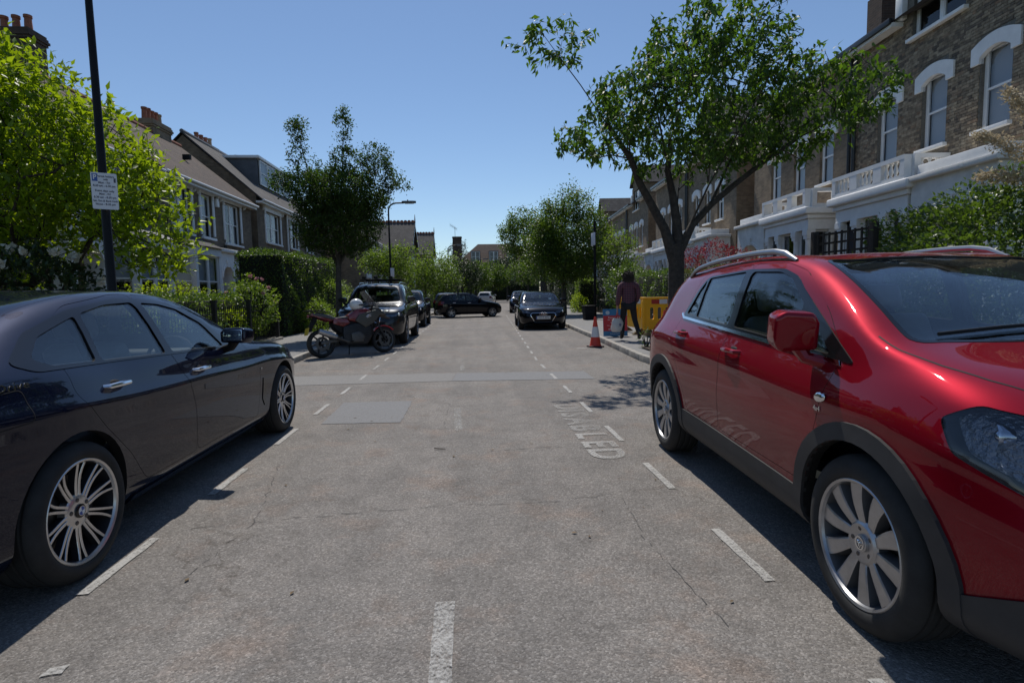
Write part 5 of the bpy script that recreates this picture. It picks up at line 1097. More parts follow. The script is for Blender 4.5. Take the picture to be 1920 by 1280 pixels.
def seat(parent, x, y, z0, m='seat_leather'):
    s = rbox('seat', .5, .52, .16, m, parent, (x, y, z0), (R(8), 0, 0), .05)
    rbox('backrest', .48, .14, .62, m, s, (0, -.24, .10), (R(18), 0, 0), .06)
    rbox('headrest', .24, .10, .17, m, s, (0, -.46, .74), (R(12), 0, 0), .045)
    return s
def build_car(name, label, S, pm, loc, yaw, group=None, cat='car', detail=True, extras=None):
    root = empty(name, loc, yaw, label, cat, group)
    LF = Loft(S, 84 if detail else 46, 4 if detail else 3)
    body = LF.off(0)
    yc0, yc1 = S['cabin']
    cab = boo(LF.off(-.05), MB().box(-1.5, 1.5, yc0, yc1, S.get('floor', .34), 3).mesh('b', ang=None), 'INTERSECT')
    body = boo(body, cab, 'DIFFERENCE')
    deep = LF.skin(.03, -.075); dskin = LF.skin(.03, -.022); panel = LF.skin(0, -.02); pane = LF.skin(-.004, -.009); trim = LF.skin(.004, -.014)
    def isect(sk, poly, rng, axis): return boo(sk, prism_mesh(poly, rng[0], rng[1], axis), 'INTERSECT')
    # openings
    sw = [rounded(p, .03, 3) for p in S['windows']]
    fin = []
    for p in sw: body = boo(body, isect(deep, p, (-1.4, 1.4), 'x'), 'DIFFERENCE')
    ends = []
    for key in ('windscreen', 'rear_window'):
        if key in S:
            ax, p, rng = S[key]; p = rounded(p, .06, 4); ends.append((key, ax, p, rng)); body = boo(body, isect(deep, p, rng, ax), 'DIFFERENCE')
    r, wid, wx = S['wheel_r'], S['wheel_w'], S['track']
    for yy in S['axles']:
        for s_ in (-1, 1):
            c = MB().lathe([(S.get('arch_r', r + .055), .55), (S.get('arch_r', r + .055), 1.3)], 40, 'x', c=(0, yy, r + .005)).mesh('c', ang=None)
            if s_ < 0: c.transform(Matrix.Scale(-1, 4, (1, 0, 0))); c.flip_normals()
            body = boo(body, c, 'DIFFERENCE')
    doors = []
    for p in S.get('doors', []):
        pr = rounded(p, .05, 3)
        body = boo(body, isect(dskin, pr, (-1.4, 1.4), 'x'), 'DIFFERENCE'); doors.append(pr)
    lamps = []
    for (nm, ax, p, rng, m) in S.get('lamps', []):
        p = rounded(p, .02, 3)
        for s_ in ((1, -1) if rng[1] - rng[0] < 50 else (1,)):
            if ax == 'x': q = p; rg = (rng[0], rng[1]) if s_ > 0 else (-rng[1], -rng[0])
            else: q = [(a * s_, b) for a, b in p]; rg = rng
            body = boo(body, isect(deep, q, rg, ax), 'DIFFERENCE'); lamps.append((nm, ax, q, rg, m))
    if 'grille' in S:
        gp = rounded(S['grille'], S.get('grille_round', .05), 4); body = boo(body, isect(deep, gp, (S['yf'] - .6, S['yf'] + .2), 'y'), 'DIFFERENCE')
    LF.finish(body); b = link('body', body, [pm, 'blackm'], root)
    for i, p in enumerate(doors):
        for s_ in (1, -1):
            d = isect(panel, inset2d(p, .003), (.3, 1.4) if s_ > 0 else (-1.4, -.3), 'x')
            for q in sw: d = boo(d, prism_mesh(q, -1.5, 1.5), 'DIFFERENCE')
            for yy in S['axles']: d = boo(d, MB().lathe([(S.get('arch_r', r + .055), -1.3), (S.get('arch_r', r + .055), 1.3)], 40, 'x', c=(0, yy, r + .005)).mesh('c', ang=None), 'DIFFERENCE')
            LF.finish(d); do = link('door', d, [pm, 'blackm'], root)
            if i < len(S.get('handles', [])):
                hy, hz = S['handles'][i]; hx = abs(LF.hitx(hy, hz)); h = MB()
                h.T = Matrix.Translation((s_ * hx, hy, hz))
                h.tube([(s_ * -.01, .10, 0), (s_ * .028, .085, 0), (s_ * .036, 0, .002), (s_ * .028, -.085, .0), (s_ * -.01, -.10, 0)], [.011, .014, .015, .014, .011], 8)
                h.build('handle', S.get('handle_mat', 'chrome'), do)
                h = MB(); h.T = Matrix.Translation((s_ * (hx - .012), hy, hz - .01)); h.sphere((0, 0, 0), (.0135, .075, .036), 14, 8); h.build('handle_recess', 'blackm', do)
    if 'dlo' in S:
        for s_ in (1, -1):
          t = boo(trim, prism_mesh(rounded(S['dlo'], .04, 4), *((.25, 1.4) if s_ > 0 else (-1.4, -.25))), 'INTERSECT')
          for q in sw: t = boo(t, prism_mesh(q, -1.5, 1.5), 'DIFFERENCE')
          LF.finish(t, .03); link('window_trim', t, [S.get('trim_mat', 'gloss_black'), 'blackm'], root)
    if 'bright' in S:
        for s_ in (1, -1): t = boo(LF.skin(.009, -.005), prism_mesh(S['bright'], *((.25, 1.4) if s_ > 0 else (-1.4, -.25))), 'INTERSECT'); LF.finish(t, .03); link('bright_strip', t, ['chrome', 'chrome'], root)
    for q in sw:
        for s_ in (1, -1):
            g = isect(pane, inset2d(q, -.002), (.25, 1.4) if s_ > 0 else (-1.4, -.25), 'x'); LF.finish(g, .03); link('window', g, ['car_glass', 'car_glass'], root)
    for key, ax, p, rng in ends:
        g = isect(pane, inset2d(p, -.002), rng, ax); LF.finish(g, .03); link(key, g, ['screen_glass' if key == 'windscreen' else 'car_glass'] * 2, root)
        ring = boo(isect(LF.skin(.002, -.008), inset2d(p, -.008), rng, ax), prism_mesh(inset2d(p, .012), rng[0] - .1, rng[1] + .1, ax), 'DIFFERENCE')
        LF.finish(ring, .03); link('screen_seal', ring, ['gloss_black', 'blackm'], root)
    for (nm, ax, q, rg, m) in lamps:
        g = isect(LF.skin(.003, -.004), inset2d(q, .002), rg, ax); LF.finish(g, .03); lo = link(nm, g, [m, m], root)
        if m == 'lamp_glass':
            back = isect(LF.skin(-.05, -.07), inset2d(q, .004), rg, ax); link('housing', back, 'lamp_inner', lo)
            vs = [v.co for v in back.vertices]
            if vs:
                cc = sum(vs, Vector()) / len(vs); sx = max(v.x for v in vs) - min(v.x for v in vs); sy = max(v.y for v in vs) - min(v.y for v in vs)
                for t_ in (-.22, .18):
                    pl = MB(); pl.sphere((cc.x + sx * t_ * .9, cc.y - sy * t_ * .6 * (1 if ax == 'x' or True else 1) * (1 if cc.x > 0 else 1) + .03, cc.z), .042, 14, 8); pl.build('projector', 'chrome', lo)
    for (nm, sk, poly, ax, rng, m) in [(a_, b_, c_, d_, r_, e_) for (a_, b_, c_, d_, e0_, e_) in S.get('panels', []) for r_ in ((.25, 1.4), (-1.4, -.25))]:
        t = isect(LF.skin(*sk), poly if len(poly) > 12 else rounded(poly, .02, 3), rng, ax)
        for yy in S['axles']: t = boo(t, MB().lathe([(S.get('arch_r', r + .055), -1.3), (S.get('arch_r', r + .055), 1.3)], 40, 'x', c=(0, yy, r + .005)).mesh('c', ang=None), 'DIFFERENCE')
        LF.finish(t, .04); link(nm, t, [m, m], root)
    if S.get('arch_clad'):
        k_ = LF.skin(.014, -.012)
        for yy in S['axles']:
            for s_ in (1, -1):
                t = boo(k_, MB().lathe([(r + .125, .4), (r + .125, 1.3)], 44, 'x', c=(0, yy, r + .005)).mesh('c', ang=None) if s_ > 0 else MB().lathe([(r + .125, -1.3), (r + .125, -.4)], 44, 'x', c=(0, yy, r + .005)).mesh('c', ang=None), 'INTERSECT')
                t = boo(t, MB().lathe([(S.get('arch_r', r + .055), -1.3), (S.get('arch_r', r + .055), 1.3)], 44, 'x', c=(0, yy, r + .005)).mesh('c', ang=None), 'DIFFERENCE')
                LF.finish(t, .04); link('arch_cladding', t, ['clad', 'clad'], root)
    if 'grille' in S:
        fr_ = boo(isect(LF.skin(.014, -.03), inset2d(gp, -.018), (S['yf'] - .6, S['yf'] + .2), 'y'), prism_mesh(gp, -3, 3, 'y'), 'DIFFERENCE')
        LF.finish(fr_, .04); gr = link('grille', fr_, [S.get('grille_mat', 'chrome')] * 2, root)
        gi = isect(LF.skin(-.035, -.05), gp, (S['yf'] - .6, S['yf'] + .2), 'y'); link('grille_mesh', gi, 'blackm', gr)
        z0 = min(p[1] for p in gp); z1 = max(p[1] for p in gp); x1 = max(p[0] for p in gp)
        for i in range(1, 7):
            z = z0 + (z1 - z0) * i / 7; t = isect(LF.skin(-.008, -.035), [(-x1, z - .006), (x1, z - .006), (x1, z + .006), (-x1, z + .006)], (S['yf'] - .6, S['yf'] + .2), 'y')
            t = boo(t, prism_mesh(gp, -3, 3, 'y'), 'INTERSECT'); link('grille_bar', t, 'gloss_black', gr)
    # wheels
    wk = S['wheel']; w0 = make_wheel(wk[0], r, wid, wk[1], wk[2], wk[3], root, detail)
    for i, yy in enumerate(S['axles']):
        for s_ in (1, -1):
            w_ = w0 if (i == 0 and s_ == 1) else copy_tree(w0, root)
            w_.location = (s_ * (wx - wid / 2), yy, r); st = S.get('steer', 0) if yy > 0 else 0
            w_.rotation_euler = (random.random() * 6 if i else .2, 0, (0 if s_ > 0 else math.pi) + st)
    # mirrors
    my, mz = S['mirror']; mx = abs(LF.hitx(my, mz)); big = S.get('mirror_s', 1.)
    for s_ in (1, -1):
        mh = S.get('mirror_h', .08); m_ = MB(); m_.prism([(-.115 * big * s_, -mh * .9), (.085 * big * s_, -mh), (.115 * big * s_, -mh * .5), (.11 * big * s_, mh * .75), (.06 * big * s_, mh), (-.09 * big * s_, mh * .92), (-.12 * big * s_, mh * .4)], -.06, .07, 'y')
        mo = m_.build('mirror', pm, root, (s_ * (mx + S.get('mirror_x', .13)), my + .02, mz + mh + .03), (R(-4), 0, R(-10) * s_), bevel=.04, bseg=4, ang=75)
        MB().box(-.085 * big, .085 * big, -.066, -.055, -mh * .7, mh * .75).build('mirror_glass', 'mirror_glass', mo, bevel=.008)
        ox = S.get('mirror_x', .13); MB().tube([(s_ * -(ox + .015), .06, -mh - .05), (s_ * -(ox * .5), .03, -mh - .03), (s_ * -.02, 0, -mh * .55)], [.03, .032, .042], 10).build('mirror_arm', 'blackm' if not S.get('arm_paint') else pm, mo)
    # interior
    zf = S.get('floor', .34)
    if S.get('interior', True):
        sy = S.get('seat_y', .05)
        for sx in (.37, -.37): seat(root, sx, sy, zf + .14)
        rbs = rbox('rear_seat', 1.2, .5, .16, 'seat_leather', root, (0, sy - .95, zf + .12), (R(8), 0, 0), .05)
        rbox('rear_backrest', 1.2, .14, .55, 'seat_leather', rbs, (0, -.24, .1), (R(20), 0, 0), .05)
        for sx in (.36, -.36): rbox('headrest', .24, .1, .16, 'seat_leather', rbs, (sx, -.43, .66), (R(12), 0, 0), .04)
        dy = sy + .62
        da = MB().box(-.66, .66, -.06, .34, 0, .20).build('dashboard', 'dash', root, (0, dy, zf + .42), bevel=.06, bseg=3, ang=50)
        st = MB()
        st.lathe([(.185 + .014 * math.cos(a), .014 * math.sin(a)) for a in np.linspace(0, 2 * math.pi, 9)[:-1]], 28, 'y', closed=True)
        st.box(-.18, .18, -.008, .012, -.02, .02); st.box(-.015, .015, -.008, .012, -.18, 0); st.sphere((0, 0, 0), (.06, .03, .05), 10, 6)
        st.build('steering_wheel', 'blackm', root, (.37, dy - .14, zf + .56), (R(-22), 0, 0))
    if extras: extras(root, LF)
    return root
# ------------------------------------------------------------------ car specifications (y forward, x lateral, z up, metres)
def wscr(yb, wb, yt, wt): return ('z', [(-wb, yb - .07), (-wb * .5, yb), (0, yb + .015), (wb * .5, yb), (wb, yb - .07), (wt, yt), (-wt, yt)], (.6, 2.5))
SALOON = dict(yr=-2.58, yf=2.36,
    top=[(-2.58, .78), (-2.56, .95), (-2.5, 1.07), (-2.4, 1.105), (-2.1, 1.125), (-1.95, 1.16), (-1.6, 1.29), (-1.2, 1.40), (-.8, 1.452), (-.4, 1.466), (-.05, 1.44), (.2, 1.375), (.5, 1.245), (.95, 1.035), (1.1, 1.0), (1.5, .955), (1.9, .88), (2.15, .80), (2.28, .72), (2.34, .62), (2.36, .52)],
    belt=[(-2.58, .76), (-2.5, 1.0), (-2.2, 1.05), (-1.6, 1.03), (-1, .985), (0, .955), (.7, .93), (1, .93), (1.5, .895), (1.9, .825), (2.2, .73), (2.34, .6), (2.36, .5)],
    zb=[(-2.58, .35), (-2.4, .24), (-2, .19), (0, .165), (2, .18), (2.3, .22), (2.36, .30)],
    wm=[(-2.58, .60), (-2.5, .76), (-2.3, .86), (-2, .91), (-1.5, .932), (-.9, .915), (0, .91), (.8, .915), (1.45, .93), (1.7, .915), (2.05, .85), (2.25, .74), (2.33, .62), (2.36, .5)],
    we=[(-2.58, .5), (-2.3, .68), (-1.95, .64), (-1.2, .57), (-.4, .585), (0, .60), (.4, .66), (.8, .72), (1.2, .70), (1.9, .62), (2.36, .4)],
    tb=[(-2.58, .06), (-2, .075), (-1.4, .085), (0, .065), (.8, .065), (1.3, .075), (2.36, .06)],
    fr=[(-2.58, .6), (-2.2, .7), (-1.9, .82), (-1.5, .88), (-.4, .90), (.2, .88), (.6, .82), (1.0, .65), (2.36, .6)],
    cabin=(-1.75, .8), sill=.05, sh=.002, led=.03, floor=.32, seat_y=-.05,
    windows=[[(.36, .985), (-.40, 1.01), (-.40, 1.365), (-.2, 1.352), (-.02, 1.31), (.20, 1.19)],
             [(-.475, 1.012), (-1.10, 1.035), (-1.0, 1.31), (-.75, 1.358), (-.475, 1.37)],
             [(-1.145, 1.038), (-1.48, 1.055), (-1.56, 1.10), (-1.40, 1.20), (-1.05, 1.298)]],
    dlo=[(.50, .965), (-1.60, 1.04), (-1.70, 1.09), (-1.45, 1.225), (-1.05, 1.335), (-.6, 1.40), (-.2, 1.385), (.02, 1.335), (.30, 1.175)],
    windscreen=wscr(.86, .62, .10, .50), rear_window=('z', [(-.60, -1.85), (.60, -1.85), (.46, -1.32), (-.46, -1.32)], (.6, 2.5)),
    wheel_r=.338, wheel_w=.26, track=.925, axles=(-1.4875, 1.4875), arch_r=.385, wheel=('bmw', .247, 'machined', 'rim_dark'),
    doors=[[(.84, .30), (-.27, .30), (-.30, .62), (-.43, 1.0), (-.43, 1.425), (-.1, 1.41), (.12, 1.34), (.42, 1.19), (.70, .99), (.88, .7)],
           [(-.276, .30), (-.90, .30), (-1.06, .50), (-1.28, .70), (-1.45, .90), (-1.40, 1.20), (-1.05, 1.36), (-.6, 1.425), (-.436, 1.428), (-.436, 1.0), (-.306, .62)]],
    handles=[(-.15, .865), (-1.12, .905)], mirror=(.27, .975), mirror_s=.92, mirror_h=.062, mirror_x=.14,
    panels=[('sill_blade', (.012, -.01), [(1.02, .185), (-1.02, .185), (-1.02, .245), (1.02, .235)], 'x', None, 'PAINT'),
            ('fender_vent', (.006, -.006), [(.99, .36), (.92, .44), (.93, .64), (1.01, .56)], 'x', (-1.4, 1.4), 'gloss_black')],
    lamps=[('tail_lamp', 'x', [(-2.02, .84), (-2.6, .80), (-2.6, .93), (-2.08, .92)], (.4, 1.4), 'tail_red'),
           ('headlamp', 'x', [(1.80, .70), (2.4, .62), (2.4, .72), (1.9, .79)], (.4, 1.4), 'lamp_glass')])
CROSS = dict(yr=-2.07, yf=2.21,
    top=[(-2.07, .75), (-2.05, .95), (-1.98, 1.12), (-1.86, 1.33), (-1.72, 1.51), (-1.6, 1.565), (-1.2, 1.605), (-.5, 1.632), (-.05, 1.615), (.2, 1.57), (.5, 1.46), (.8, 1.31), (1.05, 1.18), (1.2, 1.135), (1.6, 1.085), (1.9, 1.01), (2.06, .92), (2.16, .80), (2.21, .62)],
    belt=[(-2.07, .72), (-1.95, 1.05), (-1.5, 1.13), (-1, 1.105), (0, 1.06), (.7, 1.03), (1.1, 1.03), (1.6, .975), (1.9, .89), (2.12, .76), (2.21, .58)],
    zb=[(-2.07, .38), (-1.9, .28), (0, .22), (1.7, .23), (2.1, .26), (2.21, .34)],
    wm=[(-2.07, .62), (-2.0, .74), (-1.85, .83), (-1.5, .885), (-1.1, .885), (-.3, .872), (.6, .878), (1.25, .893), (1.6, .882), (1.9, .81), (2.08, .70), (2.17, .58), (2.21, .45)],
    we=[(-2.07, .5), (-1.85, .58), (-1.6, .58), (-1.0, .60), (-.3, .615), (.1, .625), (.6, .68), (1.0, .74), (1.4, .70), (1.9, .58), (2.21, .35)],
    tb=[(-2.07, .08), (-1.5, .12), (-.8, .09), (0, .075), (.7, .07), (1.2, .085), (2.21, .06)],
    fr=[(-2.07, .6), (-1.8, .8), (-1.5, .9), (-.4, .915), (.3, .89), (.7, .82), (1.1, .62), (2.21, .6)],
    cabin=(-1.75, .95), sill=.04, sh=.012, floor=.40, seat_y=.0,
    windows=[[(.37, 1.085), (-.34, 1.125), (-.34, 1.515), (.0, 1.50), (.16, 1.45), (.37, 1.30)],
             [(.41, 1.08), (.72, 1.065), (.41, 1.275)],
             [(-.43, 1.13), (-1.13, 1.165), (-1.13, 1.49), (-.43, 1.52)],
             [(-1.165, 1.168), (-1.46, 1.185), (-1.28, 1.40), (-1.165, 1.482)]],
    dlo=[(.90, 1.04), (-1.50, 1.16), (-1.55, 1.18), (-1.30, 1.43), (-1.15, 1.505), (-.4, 1.535), (.01, 1.52), (.19, 1.465), (.46, 1.30)],
    bright=[(.82, 1.028), (-1.50, 1.14), (-1.60, 1.178), (-1.585, 1.19), (-1.49, 1.160), (.80, 1.048)],
    windscreen=wscr(1.04, .66, .26, .52), rear_window=('y', [(-.55, 1.14), (.55, 1.14), (.48, 1.47), (-.48, 1.47)], (-2.3, -1.5)),
    wheel_r=.347, wheel_w=.225, track=.872, axles=(-1.2775, 1.2775), arch_r=.40, wheel=('mokka', .245, 'alloy', 'rim_grey'), arch_clad=True,
    doors=[[(.66, .46), (-.37, .46), (-.37, 1.57), (.0, 1.56), (.24, 1.495), (.56, 1.29), (.80, 1.07), (.74, .80)],
           [(-.376, .46), (-.86, .46), (-.96, .62), (-1.16, .80), (-1.35, .95), (-1.40, 1.12), (-1.20, 1.50), (-1.05, 1.54), (-.376, 1.572)]],
    handles=[(-.22, .985), (-1.12, 1.03)], handle_mat='PAINT', mirror=(.84, 1.045), mirror_s=.82, mirror_h=.092, mirror_x=.115, arm_paint=True, trim_mat='gloss_black',
    lamps=[('headlamp', 'x', [(1.62, .93), (1.70, .83), (1.95, .74), (2.25, .72), (2.25, .86), (1.92, .955), (1.70, .985)], (.3, 1.4), 'lamp_glass'),
           ('tail_lamp', 'x', [(-1.78, .80), (-2.1, .80), (-2.1, 1.06), (-1.86, 1.10)], (.4, 1.4), 'tail_red')],
    panels=[('sill_cladding', (.010, -.01), [(.95, .20), (-.95, .20), (-.95, .46), (.95, .42)], 'x', (-1.4, 1.4), 'clad'),
            ('front_valance', (.010, -.01), [(1.60, .20), (2.4, .2), (2.4, .52), (1.95, .48), (1.76, .40), (1.62, .36)], 'x', (-1.4, 1.4), 'clad'),
            ('rear_valance', (.010, -.01), [(-1.60, .20), (-2.3, .2), (-2.3, .58), (-1.9, .5), (-1.62, .40)], 'x', (-1.4, 1.4), 'clad')])
def shift_cabin(S):
    """moves the crossover's cabin forward over its wheels"""
    mw = lambda y: float(np.interp(y, [-1.6, -1.46, -1.165, -1.13, -.43, -.34, 0, 1.0, 2.3], [-1.13, -1.03, -.83, -.80, -.19, -.10, .25, 1.25, 2.3]))
    md = lambda y: float(np.interp(y, [-1.5, -1.4, -.86, -.37, 0, .8], [-1.2, -1.12, -.72, -.135, .25, 1.06]))
    mt = lambda y: float(np.interp(y, [-2.07, -1.6, -.5, 0, 1.2, 1.6, 1.9, 2.21], [-2.07, -1.52, -.28, .25, 1.42, 1.68, 1.92, 2.21]))
    for k in ('top', 'we', 'fr', 'belt', 'tb'): S[k] = [(mt(y), v) for y, v in S[k]]
    for k in ('windows',): S[k] = [[(mw(y), z) for y, z in p] for p in S[k]]
    for k in ('dlo', 'bright'): S[k] = [(mw(y), z) for y, z in S[k]]
    S['doors'] = [[(md(y), z) for y, z in p] for p in S['doors']]
    S['handles'] = [(md(y), z) for y, z in S['handles']]
    S['windscreen'] = ('z', [(x, y + (.30 if i < 5 else .18)) for i, (x, y) in enumerate(S['windscreen'][1])], (.6, 2.5)); S['cabin'] = (-1.65, 1.22); S['seat_y'] = .2
def squash(S, z0, k):
    g = lambda z: z if z < z0 else z0 + (z - z0) * k
    S['top'] = [(y, g(z)) for y, z in S['top']]; S['windows'] = [[(y, g(z)) for y, z in p] for p in S['windows']]; S['doors'] = [[(y, g(z)) for y, z in p] for p in S['doors']]; S['dlo'] = [(y, g(z)) for y, z in S['dlo']]
    if 'bright' in S: S['bright'] = [(y, g(z)) for y, z in S['bright']]
    if S['rear_window'][0] == 'y': S['rear_window'] = ('y', [(x, g(z)) for x, z in S['rear_window'][1]], S['rear_window'][2])
shift_cabin(CROSS); squash(CROSS, 1.10, .88); squash(SALOON, 1.05, .935)
def generic(Lg, Wd, Ht, wb, kind='hatch', r=.32, mat_wheel='alloy'):
    """side profile scaled from saloon / hatchback / off-roader proportions"""
    fo = (Lg - wb) * .47; yf = wb / 2 + fo; yr = yf - Lg; h = Ht; w = Wd / 2; suv = kind == 'suv'
    hb = .66 * h if not suv else .645 * h       # bonnet at the cowl
    cy = wb / 2 - .42; ry = cy - (.85 if not suv else .72)
    be = .645 * h
    S = dict(yr=yr, yf=yf,
        top=[(yr, .45 * h), (yr + .02, .6 * h), (yr + .08, .70 * h), (yr + .26, .88 * h), (yr + .42, .955 * h), (yr + .9, .99 * h), (ry - .5, h), (ry - .1, .985 * h), (ry + .15, .945 * h), ((ry + cy) / 2 + .05, .83 * h), (cy, hb + .025), (cy + .2, hb - .01), (yf - .5, hb - .075), (yf - .2, hb - .15), (yf - .07, hb - .24), (yf, .40 * h)],
        belt=[(yr, .43 * h), (yr + .12, .66 * h), (yr + .6, .675 * h), (0, be), (cy, be - .03), (yf - .6, hb - .13), (yf - .2, hb - .22), (yf, .38 * h)],
        zb=[(yr, .3), (yr + .2, .22), (0, .18 if not suv else .24), (yf - .15, .2 if not suv else .26), (yf, .3)],
        wm=[(yr, w - .26), (yr + .1, w - .10), (yr + .3, w - .03), (-wb / 2, w), (0, w - .015), (wb / 2, w), (yf - .45, w - .03), (yf - .18, w - .13), (yf - .05, w - .26), (yf, w - .4)],
        we=[(yr, w * .6), (yr + .4, w * .66), (0, w * .69), (ry, w * .70), (cy, w * .80), (yf - .5, w * .72), (yf, w * .45)],
        tb=[(yr, .08), (-wb / 2, .10), (0, .075), (cy, .07), (yf, .06)], fr=[(yr, .6), (yr + .3, .85), (0, .90), (ry + .1, .88), (cy - .2, .78), (cy + .15, .62), (yf, .6)],
        cabin=(yr + .25, cy - .1), floor=.32 if not suv else .42, seat_y=-.08, wheel_r=r, wheel_w=.22, track=w - .015, axles=(-wb / 2, wb / 2), arch_r=r + .05,
        wheel=('five', r * .68, mat_wheel, 'rim_dark'))
    z0 = be + .035; zt = .925 * h; b = -.30
    S['windows'] = [[(cy - .42, z0), (b, z0 + .012), (b, zt), (ry - .02, zt - .015), (ry + .2, zt - .10)],
                    [(b - .08, z0 + .013), (b - .80, z0 + .03), (b - .80, zt - .005), (b - .08, zt)]]
    if suv or kind == 'estate': S['windows'].append([(b - .86, z0 + .03), (yr + .42, z0 + .045), (yr + .55, zt - .06), (b - .86, zt - .01)])
    else: S['windows'].append([(b - .85, z0 + .035), (yr + .62, z0 + .06), (b - .95, zt - .07), (b - .85, zt - .01)])
    S['dlo'] = [(cy - .26, z0 - .02), (yr + .40, z0 + .02), (yr + .55, zt - .02), (b - .85, zt + .028), (ry, zt + .022), (ry + .24, zt - .08)]
    S['windscreen'] = wscr(cy - .05, w * .73, ry + .14, w * .58)
    S['rear_window'] = ('y', [(-w * .6, .70 * h), (w * .6, .70 * h), (w * .54, .89 * h), (-w * .54, .89 * h)], (yr - .2, yr + .5))
    S['doors'] = [[(cy - .12, .30), (b - .04, .30), (b - .04, zt + .04), (ry, zt + .035), (cy - .1, be)],
                  [(b - .047, .30), (-wb / 2 + .42, .30), (-wb / 2 + .30, .62 * h * .7), (-wb / 2 + .02, be - .05), (-wb / 2 + .02, z0 + .1), (b - .82, zt + .035), (b - .047, zt + .04)]]
    S['handles'] = [(b + .14, be - .08), (b - .74, be - .06)]; S['mirror'] = (cy - .35, be + .02); S['mirror_s'] = .95
    S['lamps'] = [('headlamp', 'y', [(w * .50, hb - .34), (w * .86, hb - .31), (w * .93, hb - .19), (w * .52, hb - .245)], (yf - .55, yf + .2), 'lamp_glass'),
                  ('tail_lamp', 'y', [(w * .62, .52 * h), (w * .95, .52 * h), (w * .93, .66 * h), (w * .66, .66 * h)], (yr - .2, yr + .35), 'tail_red')]
    S['grille'] = [(-w * .36, .30 * h), (w * .36, .30 * h), (w * .42, .42 * h), (-w * .42, .42 * h)]
    return S
def paintfix(S, pm):
    S = dict(S)
    if S.get('handle_mat') == 'PAINT': S['handle_mat'] = pm
    if 'panels' in S: S['panels'] = [tuple(pm if q == 'PAINT' else q for q in p) for p in S['panels']]
    return S
def plate(parent, loc, rz, txt, m='white_paint', blue=False):
    p = MB().box(-.26, .26, -.006, .006, -.055, .055).build('number_plate', m, parent, loc, (0, 0, rz), bevel=.004)
    t = textmesh(txt, .098, .001); link('plate_text', t, 'ink_black', p, (.02 if blue else 0, -.0075, -.002), (R(90), 0, 0), (.82, 1, 1))
    if blue: MB().box(-.258, -.222, -.0075, -.006, -.05, .05).build('plate_band', 'badge_blue', p)
    return p
# ------------------------------------------------------------------ the two near cars
def saloon_extras(root, LF):
    for s_ in (1,):
        x = LF.hitx(-1.80, 1.0, s_)
        t = textmesh('eDrive', .060, .0015); o = link('badge', t, 'chrome', root, (x + .004, -1.80, 1.0), (R(90), R(0), R(90))); o.rotation_euler = (R(84), 0, R(90)); o.scale = (1.35, .8, 1)
        x = LF.hitx(.93, .715, s_); t = textmesh('M', .035, .001); link('badge', t, 'chrome', root, (x + .003, .90, .72), (R(90), 0, R(90)))
    # fuel flap seam
    t = boo(LF.skin(.001, -.004), prism_mesh(rounded([(-2.08, .83), (-1.74, .84), (-1.74, .985), (-2.08, .975)], .03, 3), .3, 1.4), 'INTERSECT')
    t = boo(t, prism_mesh(rounded([(-2.076, .834), (-1.744, .844), (-1.744, .981), (-2.076, .971)], .03, 3), .2, 1.5), 'DIFFERENCE')
    LF.finish(t, .03); link('fuel_flap_seam', t, ['blackm', 'blackm'], root)
    ant = MB(); ant.add([(-.02, -1.30, 1.37), (.02, -1.30, 1.37), (.012, -1.08, 1.415), (-.012, -1.08, 1.415), (0, -1.30, 1.435), (0, -1.16, 1.435)], [(0, 1, 2, 3), (0, 4, 1), (1, 4, 5, 2), (0, 3, 5, 4), (3, 2, 5)]); ant.build('aerial', 'gloss_black', root)
build_car('saloon_car', 'very dark blue saloon with multi-spoke alloy wheels parked by the parking-sign lamp column', paintfix(SALOON, 'paint_navy'), 'paint_navy', (-2.84, 4.29, 0), R(0), extras=saloon_extras)
